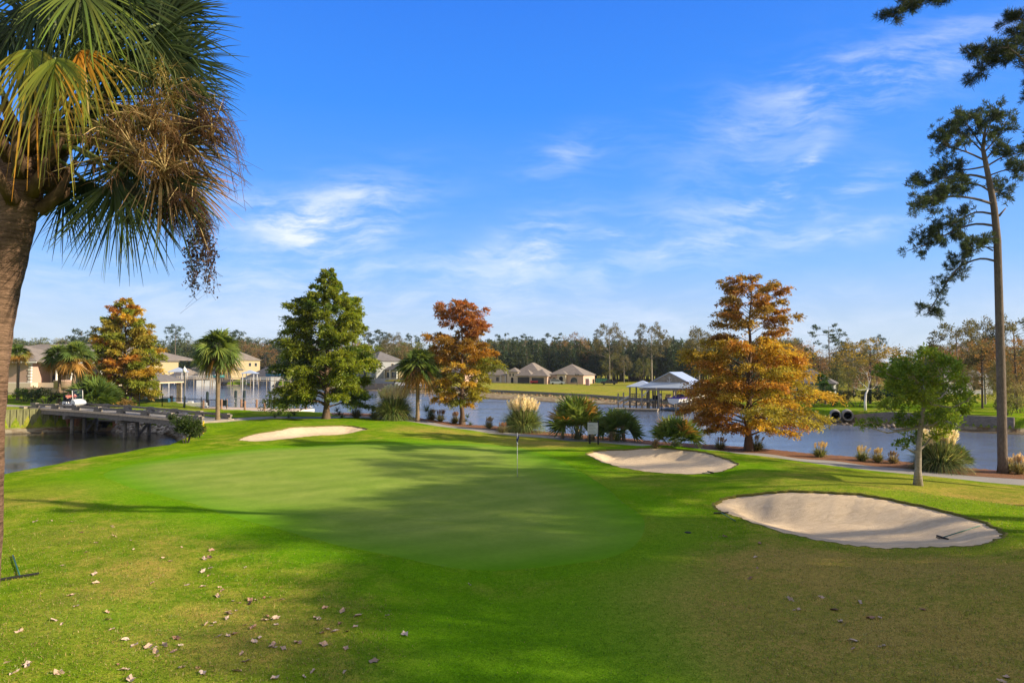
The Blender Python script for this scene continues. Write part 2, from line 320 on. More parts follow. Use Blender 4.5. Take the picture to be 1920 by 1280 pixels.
# ------------------------------------------------------------ object helpers
def tag(o, label=None, cat=None, group=None, kind=None):
    if label: o['label'] = label
    if cat: o['category'] = cat
    if group: o['group'] = group
    if kind: o['kind'] = kind
    return o
def empty(name, loc, rz=0.0, label=None, cat=None, group=None):
    o = D.objects.new(name, None); col.objects.link(o); o.location = loc; o.rotation_euler = (0, 0, rz); o.empty_display_size = .2
    return tag(o, label, cat, group)
def np_mesh(name, V, Fc, mats, parent=None, C=None, smooth_=False, attrs=None, loc=None):
    """V (n,3); Fc (m,k) equal-sized faces"""
    V = np.asarray(V, np.float32); Fc = np.asarray(Fc, np.int32)
    me = D.meshes.new(name); k = Fc.shape[1]; mF = len(Fc)
    me.vertices.add(len(V)); me.vertices.foreach_set('co', V.ravel())
    me.loops.add(mF * k); me.loops.foreach_set('vertex_index', Fc.ravel())
    me.polygons.add(mF); me.polygons.foreach_set('loop_start', np.arange(mF, dtype=np.int32) * k)
    if smooth_: me.polygons.foreach_set('use_smooth', np.ones(mF, bool))
    me.update(calc_edges=True)
    if C is not None:
        a = me.attributes.new('col', 'FLOAT_COLOR', 'POINT'); c4 = np.ones((len(V), 4), np.float32); c4[:, :3] = C; a.data.foreach_set('color', c4.ravel())
    for k_, arr in (attrs or {}).items():
        a = me.attributes.new(k_, 'FLOAT', 'POINT'); a.data.foreach_set('value', np.asarray(arr, np.float32))
    for mt in (mats if isinstance(mats, (list, tuple)) else [mats]): me.materials.append(mt)
    o = D.objects.new(name, me); col.objects.link(o)
    if parent: o.parent = parent
    if loc is not None: o.location = loc
    return o
class MB:
    """collects boxes, tubes and plates; build() links them as one mesh object"""
    def __init__(s): s.v = []; s.f = []; s.mi = []; s.m = 0; s.T = Matrix.Identity(4); s.sm = []
    def add(s, vs, fs, smooth_=False):
        b = len(s.v); s.v += [tuple(s.T @ Vector(q)) for q in vs]
        for f in fs: s.f.append([b + i for i in f]); s.mi.append(s.m); s.sm.append(smooth_)
        return s
    def box(s, x0, y0, z0, x1, y1, z1, bev=0.0):
        if bev <= 0:
            return s.add([(x0,y0,z0),(x1,y0,z0),(x1,y1,z0),(x0,y1,z0),(x0,y0,z1),(x1,y0,z1),(x1,y1,z1),(x0,y1,z1)],
                  [(0,3,2,1),(4,5,6,7),(0,1,5,4),(1,2,6,5),(2,3,7,6),(3,0,4,7)])
        b = min(bev, (x1-x0)/2.01, (y1-y0)/2.01, (z1-z0)/2.01)
        def ring(z, i): return [(x0+i,y0+b,z),(x0+b,y0+i,z),(x1-b,y0+i,z),(x1-i,y0+b,z),(x1-i,y1-b,z),(x1-b,y1-i,z),(x0+b,y1-i,z),(x0+i,y1-b,z)]
        vs = ring(z0, b) + ring(z0+b, 0) + ring(z1-b, 0) + ring(z1, b)
        fs = [tuple(range(7,-1,-1)), tuple(range(24,32))]
        for r_ in range(3):
            for i in range(8): a = r_*8+i; c = r_*8+(i+1)%8; fs.append((a, c, c+8, a+8))
        return s.add(vs, fs)
    def cbox(s, c, sz, bev=0.0): return s.box(c[0]-sz[0]/2, c[1]-sz[1]/2, c[2]-sz[2]/2, c[0]+sz[0]/2, c[1]+sz[1]/2, c[2]+sz[2]/2, bev)
    def tube(s, pts, r, n=8, cap=True):
        pts = [Vector(p) for p in pts]; m = len(pts)
        rr = [r] * m if isinstance(r, (int, float)) else list(r)
        vs = []; ref = Vector((0, 0, 1))
        prev = None
        for i, p in enumerate(pts):
            d = (pts[min(i+1, m-1)] - pts[max(i-1, 0)]).normalized()
            if prev is None:
                a = d.cross(Vector((0, 0, 1)) if abs(d.z) < .9 else Vector((1, 0, 0))).normalized()
            else:
                a = (prev - d * prev.dot(d)); a = a.normalized() if a.length > 1e-5 else d.orthogonal().normalized()
            prev = a; b = d.cross(a)
            for k in range(n):
                t = 2 * math.pi * k / n
                vs.append(p + (a * math.cos(t) + b * math.sin(t)) * rr[i])
        fs = []
        for i in range(m-1):
            for k in range(n):
                fs.append((i*n+k, i*n+(k+1)%n, (i+1)*n+(k+1)%n, (i+1)*n+k))
        s.add(vs, fs, True)
        if cap:
            s.f.append([len(s.v)-n*m+k for k in range(n)][::-1]); s.mi.append(s.m); s.sm.append(False)
            s.f.append([len(s.v)-n+k for k in range(n)]); s.mi.append(s.m); s.sm.append(False)
        return s
    def bar(s, a, b, w=.1, h=None):
        a, b = Vector(a), Vector(b); h = h or w; d = (b - a).normalized()
        side = d.cross(Vector((0, 0, 1))) if abs(d.z) < .95 else Vector((1, 0, 0)); side.normalize(); up = side.cross(d).normalized()
        vs = []
        for p in (a, b):
            for i, j in ((-1,-1),(1,-1),(1,1),(-1,1)): vs.append(p + side*i*w/2 + up*j*h/2)
        return s.add(vs, [(0,3,2,1),(4,5,6,7),(0,1,5,4),(1,2,6,5),(2,3,7,6),(3,0,4,7)])
    def prism(s, outline, y0, y1):
        """outline in (x,z), extruded along y"""
        n = len(outline); vs = [(x, y0, z) for x, z in outline] + [(x, y1, z) for x, z in outline]
        fs = [tuple(range(n)), tuple(range(2*n-1, n-1, -1))] + [(i, i+n, (i+1)%n+n, (i+1)%n) for i in range(n)]
        return s.add(vs, fs)
    def slab(s, outline, z0, z1):
        n = len(outline); vs = [(x, y, z0) for x, y in outline] + [(x, y, z1) for x, y in outline]
        fs = [tuple(range(n-1, -1, -1)), tuple(range(n, 2*n))] + [(i, (i+1)%n, (i+1)%n+n, i+n) for i in range(n)]
        return s.add(vs, fs)
    def lathe(s, prof, c=(0,0,0), n=12, axis='z'):
        vs = []
        for r_, h in prof:
            for k in range(n):
                t = 2*math.pi*k/n; a, b = r_*math.cos(t), r_*math.sin(t)
                vs.append((c[0]+a, c[1]+b, c[2]+h) if axis == 'z' else ((c[0]+a, c[1]+h, c[2]+b) if axis == 'y' else (c[0]+h, c[1]+a, c[2]+b)))
        fs = []
        for i in range(len(prof)-1):
            for k in range(n): fs.append((i*n+k, i*n+(k+1)%n, (i+1)*n+(k+1)%n, (i+1)*n+k))
        fs.append(tuple(range(n-1, -1, -1))); fs.append(tuple(range((len(prof)-1)*n, len(prof)*n)))
        return s.add(vs, fs, True)
    def hip(s, x0, y0, x1, y1, z, rise, over=.5, th=.18):
        """hip roof with a real thickness at the eaves; ridge along the longer side"""
        x0 -= over; y0 -= over; x1 += over; y1 += over; w, d = x1-x0, y1-y0; i = min(w, d)/2
        if w >= d: A, B = (x0+i, (y0+y1)/2, z+rise), (x1-i, (y0+y1)/2, z+rise)
        else: A, B = ((x0+x1)/2, y0+i, z+rise), ((x0+x1)/2, y1-i, z+rise)
        if (Vector(A)-Vector(B)).length < .05: B = (B[0]+.05, B[1]+.02, B[2])
        vs = [(x0,y0,z),(x1,y0,z),(x1,y1,z),(x0,y1,z),A,B,(x0,y0,z-th),(x1,y0,z-th),(x1,y1,z-th),(x0,y1,z-th)]
        if w >= d: fs = [(0,1,5,4),(1,2,5),(2,3,4,5),(3,0,4)]
        else: fs = [(0,1,4),(1,2,5,4),(2,3,5),(3,0,4,5)]
        return s.add(vs, fs + [(6,7,1,0),(7,8,2,1),(8,9,3,2),(9,6,0,3),(9,8,7,6)])
    def build(s, name, mats, parent=None, loc=None):
        me = D.meshes.new(name); me.from_pydata(s.v, [], s.f)
        for mt in (mats if isinstance(mats, (list, tuple)) else [mats]): me.materials.append(mt)
        me.polygons.foreach_set('material_index', s.mi); me.polygons.foreach_set('use_smooth', s.sm); me.update()
        o = D.objects.new(name, me); col.objects.link(o)
        if parent: o.parent = parent
        if loc is not None: o.location = loc
        return o
def copy_tree(o, parent=None):
    c = o.copy(); col.objects.link(c); c.parent = parent
    for ch in [q for q in D.objects if q.parent == o]: copy_tree(ch, c)
    return c

# ------------------------------------------------------------ ground sheets
B_LEFT = [(448,824),(470,815),(520,806),(560,799),(620,797),(660,798),(690,804),(660,811),(600,816),(540,822),(480,827)]
B_MID = [(1100,850),(1130,843),(1200,839.5),(1280,842),(1340,852),(1382,868),(1365,879),(1330,887),(1270,888),(1200,882),(1130,866)]
B_RIGHT = [(1340,944),(1370,930),(1440,922),(1520,920),(1620,926),(1720,945),(1820,970),(1870,990),(1882,1004),(1850,1018),(1780,1024),(1700,1027),(1600,1022),(1500,1005),(1400,975),(1350,957)]
GREEN = [(195,888),(260,868),(400,850),(550,838),(700,830),(850,831),(960,837),(1010,849),(1050,862),(1100,890),(1160,935),(1205,970),(1200,1010),(1150,1042),(1020,1062),(900,1068),(800,1055),(650,1025),(500,985),(350,940),(230,908)]
bunk = [catmull(hits(b), n=12) for b in (B_LEFT, B_MID, B_RIGHT)]
for b_ in bunk:   # slightly ragged turf edge
    k_ = np.arange(len(b_)); c_ = b_.mean(0); b_ += unit0(b_ - c_) * (.05*np.sin(k_*1.9) + .045*np.sin(k_*.83 + 1) + rng.normal(0, .025, len(b_)))[:, None]
green = catmull(hits(GREEN), n=5)
FAIR = [(560,1030),(760,1070),(950,1085),(1150,1065),(1250,1030),(1330,1080),(1400,1180),(1480,1290),(1500,1420),(600,1420),(650,1250),(700,1150),(640,1080)]
fair = catmull(hits([(p[0], min(p[1], 1400)) for p in FAIR]), n=3)
path = catmull(np.array([(60,26),(42,31.2),(33,34.2),(27.3,36.6),(23.1,40.0),(20.0,43.3),(17.0,46.3),(13.2,50.4),(9.0,54.0),(5.0,57.2),(0,60.6),(-5.5,65.2),(-12,70.2),(-19,70.8),(-24,66.5),(-27.5,62.2)], float), closed=False, n=6)
path2 = catmull(np.array([(-50.2,74.5),(-53.5,76.3),(-59,77.5),(-68,77),(-80,77),(-110,76)], float), closed=False, n=6)

yr = np.concatenate([np.linspace(4, 34, 60)[:-1], np.geomspace(34, 240, 400)[:-1], np.geomspace(240, 3600, 70)])   # distance from the fan's origin
ux = np.concatenate([-np.geomspace(3.0, 1.0, 26)[:-1], np.linspace(-1.0, 1.0, 520), np.geomspace(1.0, 3.0, 26)[1:]])
OY = -26.0
YY, UU = np.meshgrid(yr, ux, indexing='ij'); PX = (UU * YY).ravel(); PY = (YY + OY).ravel()
nu = len(ux); ii, jj = np.meshgrid(np.arange(len(yr)-1), np.arange(nu-1), indexing='ij'); a = (ii*nu+jj).ravel()
Q1 = np.stack([a, a+1, a+nu+1], 1); Q2 = np.stack([a, a+nu+1, a+nu], 1)
T = np.vstack([Q1, Q2]); P = np.stack([PX, PY], 1)
def split(P, T, fn):
    """cut triangles T (into P) along fn = 0; returns P, inside, outside"""
    used = np.unique(T); s = np.full(len(P), -1e9); s[used] = fn(P[used, 0], P[used, 1]); s[np.abs(s) < 1e-5] = 1e-5
    pos = s[T] > 0; c = pos.sum(1); inside = T[c == 3]; outside = T[c == 0]
    out = {True: [inside], False: [outside]}; Pn = [P]; base = len(P)
    for lone_pos, cnt in ((True, 1), (False, 2)):
        X_ = T[c == cnt]
        if not len(X_): continue
        m_ = (s[X_] > 0) == lone_pos; k = m_.argmax(1); r_ = np.arange(len(X_))
        A, B, C_ = X_[r_, k], X_[r_, (k+1) % 3], X_[r_, (k+2) % 3]
        def cut(A, B):
            lo, hi = np.minimum(A, B), np.maximum(A, B); t = s[lo] / (s[lo] - s[hi])
            return lo, hi, P[lo] + (P[hi] - P[lo]) * t[:, None]
        l1, h1, p1 = cut(A, B); l2, h2, p2 = cut(A, C_)
        i1 = base + np.arange(len(X_)); i2 = i1 + len(X_); base += 2 * len(X_); Pn += [p1, p2]
        out[lone_pos].append(np.stack([A, i1, i2], 1))
        out[not lone_pos] += [np.stack([i1, B, C_], 1), np.stack([i1, C_, i2], 1)]
    P2 = np.vstack(Pn)
    # merge doubled cut points
    n0 = len(P); key = np.round(P2[n0:], 5); u, inv = np.unique(key, axis=0, return_inverse=True); inv = inv.ravel()
    remap = np.concatenate([np.arange(n0), n0 + inv]); P3 = np.vstack([P, u])
    return P3, remap[np.vstack(out[True])], remap[np.vstack(out[False])]
def near_fn(poly):
    lo, hi = poly.min(0) - 3, poly.max(0) + 3
    def f(x, y):
        s = np.full(x.shape, -9.0); k = (x > lo[0]) & (x < hi[0]) & (y > lo[1]) & (y < hi[1])
        s[k] = sdf_poly(x[k], y[k], poly); return s
    return f
def wob(x, y, a=.12, f=3.0): return a * (np.sin(x*f + 2*np.sin(y*f*.7)) + .6*np.sin(y*f*1.7 + x*f*.6))
def mulch_s(x, y):
    s = np.full(x.shape, -9.0); k = (x > -32) & (x < 60) & (y > 20) & (y < 85)
    w = np.where(y[k] > 39, np.interp(x[k], [-20.8, -19.5, -15, -5, 3, 10, 16, 20, 30, 60], [-1.0, 3.6, 5.2, 5.0, 4.6, 3.4, 4.0, 5.0, 5.4, 5.4]), np.where(x[k] > 20, 5.2, -2.0))
    s[k] = w - np.abs(sdf_poly(x[k], y[k], NEAR)) + wob(x[k], y[k], .22, 1.3) + wob(x[k], y[k], .07, 6); return s
def path_s(w): return lambda x, y: w - np.minimum(d_line(x, y, path), d_line(x, y, path2)) + wob(x, y, .015, 4)
sheets = {}
P, sheets['cart_path'], T = split(P, T, path_s(1.35))
P, sheets['putting_green'], T = split(P, T, near_fn(green))
for i, b_ in enumerate(bunk): P, sheets['b%d' % i], T = split(P, T, near_fn(b_))
P, sheets['mulch_bed'], T = split(P, T, mulch_s)
sheets['ground'] = T
ZP = zf(P[:, 0], P[:, 1])
def attrs(x, y):
    """how lush and how straw-coloured the turf is at a point"""
    gs = sdf_poly(x, y, green)
    lush = np.clip(1 - np.abs(gs - (-.8)) / 2.8, 0, 1) * .9
    k = gs > 0; lush[k] = (np.clip(1 - gs[k] / 4.0, 0, 1) ** 1.4 * .9 + .14 * np.sin(x[k] * .5 + 1.5 * np.sin(y[k] * .35)))
    near_k = (y < 80) & (np.abs(x) < 60)
    fs_ = np.full(len(x), -99.0); fs_[near_k] = sdf_poly(x[near_k], y[near_k], fair)
    lush = np.maximum(lush, np.where(gs > 0, 0, smooth((fs_ + 1.2 + wob(x, y, .3, .8)) / 3.0) * .9))
    straw = .62 * smooth((y - 100) / 20) * smooth((x + 55) / 20)
    near = y < 110
    for px, py, r_, a_ in STRAW: h = HT(px, py); straw[near] += a_ * np.exp(-((x[near]-h.x)**2 + (y[near]-h.y)**2) / r_**2)
    for px, py, r_, a_ in LUSH: h = HT(px, py); lush[near] = np.maximum(lush[near], a_ * np.exp(-((x[near]-h.x)**2 + (y[near]-h.y)**2) / r_**2))
    return np.clip(lush, 0, 1), np.clip(straw, 0, 1)
_hc = {}
def HT(px, py):
    if (px, py) not in _hc: _hc[(px, py)] = hit(px, py)
    return _hc[(px, py)]
# lawns across the water are tawny; dry patches and well-watered ones on this side
STRAW = [(1500,1180,3.2,.7),(1700,1120,4,.85),(1850,1200,3,.8),(1620,1240,2.2,.6),(1330,1110,2.2,.55),(1420,1060,2,.5),(1560,1070,2.5,.45),(1800,1060,3,.6),(1480,1270,1.6,.5),(860,812,4,.5),(980,830,4,.55),(760,805,3,.3),(560,812,3,.35),(1000,829,5,.3),(1750,905,5,.45),(1840,935,4,.4),(90,925,3,.4),(160,1000,2.4,.45),
         (300,1200,1.6,.5),(500,1150,1.4,.5),(270,1080,1.3,.5),(430,1240,1.1,.5),(140,1120,1.4,.45),(80,1180,1.2,.4),(560,1200,1.3,.5),(1180,900,3,.3),(1500,895,2.5,.3),(70,785,6,.3),(1620,912,4,.25),(1230,985,2,.3)]
LUSH = [(60,735,9,.8),(1240,836,4,.7),(1400,880,3.5,.6),(1480,900,4,.45),(620,792,5,.35),(730,795,6,.55),(900,808,3.0,.5),(450,790,3,.3),(1300,910,4,.5),(1740,935,4,.35),(200,1150,1.5,.5),(380,1190,1.5,.5),(350,960,3,.4)]
lush, straw = attrs(P[:, 0], P[:, 1])
def sheet(name, T, mat, dz=0.0, label=None):
    u, inv = np.unique(T, return_inverse=True); inv = inv.reshape(T.shape)
    V = np.stack([P[u, 0], P[u, 1], ZP[u] + (dz(P[u, 0], P[u, 1]) if callable(dz) else dz)], 1)
    o = np_mesh(name, V, inv[:, ::-1] if False else inv, mat, None, None, True, {'lush': lush[u], 'straw': straw[u]})
    tag(o, kind='structure', label=label); return o
sheet('ground', sheets['ground'], M['grass'])
sheet('putting_green', sheets['putting_green'], M['green'], -.004)
sheet('cart_path', sheets['cart_path'], M['path'], -.012)
sheet('mulch_bed', sheets['mulch_bed'], M['mulch'], -.005)
m, nt = new_mat('turf_lip'); v = mapped(nt); s2 = noise(nt, 25, 4, .8, v)
finish(nt, princ(nt, ramp(nt, s2, [(.3, (.09, .07, .02)), (.7, (.20, .20, .04))]), .9, s2, .8, .05, spec=.1)); M['lip'] = m
blab = ['narrow sand bunker on the mound beyond the left end of the putting green', 'mid-sized sand bunker between the putting green and the big orange cypress', 'largest sand bunker, pale sand, with a rake lying in its right end']
SANDZ = {}
for i, b_ in enumerate(bunk):
    cy0, cy1 = b_[:, 1].min(), b_[:, 1].max(); cx0, cx1 = b_[:, 0].min(), b_[:, 0].max()
    def dz(x, y, b_=b_, cy0=cy0, cy1=cy1, cx0=cx0, cx1=cx1, i=i):
        s = np.maximum(sdf_poly(x, y, b_), 0)
        far = smooth((y - cy0) / (cy1 - cy0) * 1.3 - .1 + (0.35 * (x - cx0) / (cx1 - cx0) if i == 2 else .15 * (x - cx0) / (cx1 - cx0)))
        return -(.03 + .05 * far) - (.12 + (.34, .40, .52)[i] * far) * smooth(s / (1.3 + .9 * (i == 2)))
    SANDZ[i] = dz
    o = sheet('sand_bunker', sheets['b%d' % i], M['sand'], dz)
    tag(o, blab[i], 'bunker', 'sand bunkers round the green')
    if 'kind' in o: del o['kind']
    o['kind'] = 'structure'
    # turf lip round the rim
    n = len(b_); nx = np.roll(b_, -1, 0) - np.roll(b_, 1, 0); nx = np.stack([nx[:, 1], -nx[:, 0]], 1); nx /= np.linalg.norm(nx, axis=1)[:, None]
    if sdf_poly(b_[:1, 0] + nx[:1, 0]*.05, b_[:1, 1] + nx[:1, 1]*.05, b_)[0] > 0: nx = -nx
    rr = []
    for off, h in ((.10, -.01), (.03, .015), (-.03, .0), (-.04, -.05), (0.0, -.22)):
        q = b_ + nx * off; rr.append(np.stack([q[:, 0], q[:, 1], zf(q[:, 0], q[:, 1]) + h], 1))
    V = np.vstack(rr); Fq = []
    for r_ in range(4):
        for k in range(n): Fq.append((r_*n+k, r_*n+(k+1) % n, (r_+1)*n+(k+1) % n, (r_+1)*n+k))
    np_mesh('turf_lip', V, Fq, M['lip'], o, None, True)
# water
w = np_mesh('river_water', [(-900, 20, WATER), (900, 20, WATER), (900, 900, WATER), (-900, 900, WATER)], [(0, 1, 2, 3)], M['water']); tag(w, kind='structure')

# ============================================================ vegetation builders
M['leaf'] = foliage('broad_foliage', .48, .02)
M['needle'] = foliage('needle_foliage', .35, .02)
M['palm'] = foliage('palm_leaf', .36, .02)
M['plume'] = foliage('grass_plume', .5, .0)
def bark(name, c1, c2, stretch=(6, 6, 1.2), scale=3.0, bstr=.8, bd=.05):
    m, nt = new_mat(name); v = mapped(nt, stretch); n = noise(nt, scale, 6, .7, v); n2 = noise(nt, .6, 3, .6, mapped(nt))
    c = mixc(nt, .35, ramp(nt, n, [(.32, c1), (.68, c2)]), ramp(nt, n2, [(.3, c1), (.7, c2)]))
    finish(nt, princ(nt, c, .9, n, bstr, bd, spec=.1)); return m
M['bark_cypress'] = bark('cypress_bark', (.075, .045, .03), (.20, .14, .10))
M['bark_pine'] = bark('pine_bark', (.07, .055, .045), (.25, .20, .16), (5, 5, 1.4), 3.5)
M['bark_grey'] = bark('grey_bark', (.16, .13, .10), (.42, .37, .31), (2, 2, 4), 2.5, .5)
M['bark_palm'] = bark('palm_bark', (.12, .08, .05), (.33, .25, .16), (1.0, 1.0, 9), 3.0, .6)
M['bark_dark'] = bark('dark_bark', (.045, .035, .03), (.13, .10, .085))

def unit(v): return v / np.maximum(np.linalg.norm(v, axis=-1, keepdims=True), 1e-9)
def leaf_quads(P, A, L, W, C, g, bend=.0):
    """one pointed leaf (a quad) for each point P along direction A"""
    n = len(P); A = unit(A); S = unit(np.cross(A, unit(g.normal(size=(n, 3)))))
    L = np.broadcast_to(np.asarray(L, float), (n,))[:, None]; W = np.broadcast_to(np.asarray(W, float), (n,))[:, None]
    mid = P + A * L * .5; tip = P + A * L + np.array([0, 0, -1.0]) * L * bend
    V = np.stack([P, mid + S * W * .5, tip, mid - S * W * .5], 1).reshape(-1, 3)
    Fq = np.arange(n * 4).reshape(n, 4); return V, Fq, np.repeat(C, 4, 0)
def pack(parts):
    V, Fq, C, b = [], [], [], 0
    for v, f, c in parts: V.append(v); Fq.append(f + b); C.append(c); b += len(v)
    return np.vstack(V), np.vstack(Fq), np.vstack(C)
def jitter(c, n, g, v=.18, hue=.06):
    c = np.broadcast_to(np.asarray(c, float), (n, 3)); k = np.exp(g.normal(0, v, (n, 1))); h = g.normal(0, hue, (n, 1))
    return np.clip(c * k * np.concatenate([1 + h, 1 - h * .3, 1 - h], 1), 0.002, .9)
def lerp_tab(t, tab): a = np.array(tab, float); return np.interp(t, a[:, 0], a[:, 1])
def lerp_col(t, tab):
    xs = [q[0] for q in tab]; return np.stack([np.interp(t, xs, [q[1][i] for q in tab]) for i in range(3)], -1)

def cypress(name_label, loc, H, left, right, colfn, seed, nb=85, t0=.09, per=520, L=.26, W=.085, lean=0.0, sparse=None, group='bald cypresses along the water', name='cypress_tree', cat='tree'):
    """tapering trunk, near-horizontal limbs, feathery sprays; left/right: crown radius (m) by height fraction"""
    g = np.random.default_rng(seed)
    root = empty(name, loc, 0, name_label, cat, group)
    tb = MB(); npt = 14
    tr = [(lean * (k/(npt-1))**1.2 + .05*math.sin(k*1.7+seed), .05*math.cos(k*1.3), H*k/(npt-1)) for k in range(npt)]
    r0 = .021 * H
    rad = [r0 * (1.0 - .93 * (k/(npt-1))**.85) * (1.45 if k == 0 else 1) for k in range(npt)]
    tb.tube([(0, 0, -.4)] + tr, [rad[0]*1.15] + rad, 10); tb.build('trunk', M['bark_cypress'], root)
    lb = MB(); parts = []
    def trunk_at(z): t = z / H; return np.array([lean * t**1.2, 0, z])
    for i in range(nb):
        t = t0 + (1 - t0) * ((i + g.uniform(0, .8)) / nb) ** .92
        t = min(t, .985)
        az = i * 2.39996 + g.normal(0, .35); ca, sa = math.cos(az), math.sin(az)
        if sparse and g.random() < sparse(t, ca): continue
        Rl, Rr = lerp_tab(t, left), lerp_tab(t, right)
        Rm = Rl + (Rr - Rl) * (1 + ca) / 2
        if abs(ca) < .6: Rm = min(Rm, .95 * (Rl + Rr) / 2)
        Rm *= g.uniform(.72, 1.06)
        rise = Rm * (.10 + .55 * t) ; z0 = max(t * H - rise * .6, .06*H); p0 = trunk_at(z0)
        end = p0 + np.array([ca * Rm, sa * Rm, rise * g.uniform(.7, 1.2)])
        end[0] += 0; droop = .10 * Rm * (1 - t)
        s = np.linspace(0, 1, 6)[:, None]
        pts = p0 + (end - p0) * s + np.array([0, 0, 1]) * (np.sin(s * math.pi) * .08 * Rm - s**2 * droop) + g.normal(0, .03 * Rm, (6, 3)) * s
        lb.tube(pts.tolist(), list(np.linspace(max(.013 * H * (1 - t) * .55, .028), .012, 6)), 5, False)
        ns = max(4, int(5 + Rm * 4.0))
        n_leaf = max(8, int(per * Rm / 5.0 / ns * 1.0))
        base_c = colfn(t, ca, g)
        for k in range(ns):
            u = g.uniform(.22, 1.0) ** .8; q = pts[min(int(u * 5), 4)] + (pts[min(int(u * 5) + 1, 5)] - pts[min(int(u * 5), 4)]) * ((u * 5) % 1)
            side = g.choice([-1, 1]) * g.uniform(.3, 1.2)
            d = np.array([ca * .8 - sa * side, sa * .8 + ca * side, g.uniform(-.25, .45)]); d /= np.linalg.norm(d)
            l = Rm * g.uniform(.12, .32) * (1.15 - .5 * u) + .25
            w = g.uniform(0, 1, n_leaf) ** .8
            c0 = q + d * l * w[:, None] + np.array([0, 0, -1]) * (w ** 2 * l * .35)[:, None]
            c0 = c0 + g.normal(0, 1, (n_leaf, 3)) * np.array([.17, .17, .10]) * (l * .9)
            cc_boost = 1.0; A = d + g.normal(0, .55, (n_leaf, 3)) + np.array([0, 0, -.45])
            cc = jitter(base_c * 1.55 * math.exp(g.normal(0, .16)), n_leaf, g, .20, .07)
            parts.append(leaf_quads(c0, A, g.uniform(.6, 1.3, n_leaf) * L, W, cc, g))
            if k % 2 == 0: lb.tube([q.tolist(), (q + d * l * .7).tolist()], [.014, .006], 4, False)
    V, Fq, C = pack(parts)
    lb.build('limbs', M['bark_cypress'], root)
    np_mesh('foliage', V, Fq, M['leaf'], root, C)
    return root

def clump_points(cs, rs, n_each, g, flat=.8, sub=12):
    out = []; outd = []
    for c, r_, n in zip(cs, rs, n_each):
        sc_ = unit(g.normal(size=(sub, 3))) * g.uniform(.45, .95, (sub, 1)) * r_; sc_[:, 2] *= flat
        k = g.integers(0, sub, n); p = sc_[k] + g.normal(0, .20 * r_, (n, 3)) * np.array([1, 1, flat])
        out.append(np.asarray(c) + p); outd.append(p)
    return np.vstack(out), np.vstack(outd)
def clump_tree(root, trunk_pts, trunk_r, clumps, n_per, L, W, colors, seed, mat_bark, flat=.8, fork=.55, leafmat='leaf', limb_r=.05, sub=12, up=.25, limbs=True):
    g = np.random.default_rng(seed)
    tb = MB(); tb.tube(trunk_pts, trunk_r, 9); tb.build('trunk', mat_bark, root)
    tp = [Vector(p) for p in trunk_pts]; lb = MB()
    cs = [c[:3] for c in clumps]; rs = [c[3] for c in clumps]
    if limbs:
        for c, r_ in zip(cs, rs):
            c = Vector(c); cand = [p for i, p in enumerate(tp) if i >= len(tp) * fork * .6 and p.z < c.z - .05] or [tp[len(tp)//2]]
            s = min(cand, key=lambda p: (p - c).length + abs(p.z - c.z) * .4)
            mid = s.lerp(c, .5) + Vector((0, 0, -.12 * (c - s).length)) + Vector(g.normal(0, .06 * (c-s).length, 3))
            lb.tube([s, s.lerp(mid, .5) + Vector((0, 0, -.02)), mid, mid.lerp(c, .6), c], [limb_r, limb_r*.8, limb_r*.62, limb_r*.4, limb_r*.2], 6, False)
            for _ in range(4):
                e = c + Vector(g.normal(0, .55 * r_, 3)); lb.tube([mid.lerp(c, .7), e], [limb_r*.35, limb_r*.12], 4, False)
        lb.build('limbs', mat_bark, root)
    n_each = [max(20, int(n_per * r_ ** 2)) for r_ in rs]
    P_, dd = clump_points(cs, rs, n_each, g, flat, sub)
    A = unit(dd) + g.normal(0, .7, dd.shape) + np.array([0, 0, up])
    idx = np.repeat(np.arange(len(cs)), n_each); pal = np.array(colors, float); base = pal[g.integers(0, len(pal), len(cs))][idx]
    alt = pal[g.integers(0, len(pal), len(P_))]; base = base * .6 + alt * .4
    V, Fq, C = leaf_quads(P_, A, g.uniform(.6, 1.3, len(P_)) * L, W, jitter(base, len(P_), g), g)
    np_mesh('foliage', V, Fq, M[leafmat], root, C)
    return root

def strips(B, D0, L, W, C, g, nseg=3, droop=.8, taper=True, N0=None):
    """arching grass blades / leaflets: base B, start direction D0, length L, width W; droops with its length"""
    n = len(B); D0 = unit(D0); L = np.broadcast_to(np.asarray(L, float), (n,)); W = np.broadcast_to(np.asarray(W, float), (n,)); dr = np.broadcast_to(np.asarray(droop, float), (n,))
    S = unit(np.cross(D0, g.normal(0, 1, (n, 3)) * .35 + np.array([0, 0, 1]))) if N0 is None else unit(np.cross(D0, N0))
    V = []
    for k in range(nseg + 1):
        t = k / nseg; c = B + D0 * (L * t)[:, None] + np.array([0, 0, -1]) * (dr * L * t * t * .5)[:, None]
        w = W * ((1 - t) ** .7 if taper else 1) * (.6 + .4 * min(1, t * 4)) + .002
        V += [c + S * (w / 2)[:, None], c - S * (w / 2)[:, None]]
    V = np.stack(V, 1); m_ = 2 * (nseg + 1)
    base = (np.arange(n) * m_)[:, None, None]
    q = np.array([[2*k, 2*k+1, 2*k+3, 2*k+2] for k in range(nseg)])[None]
    return V.reshape(-1, 3), (base + q).reshape(-1, 4), np.repeat(C, m_, 0)

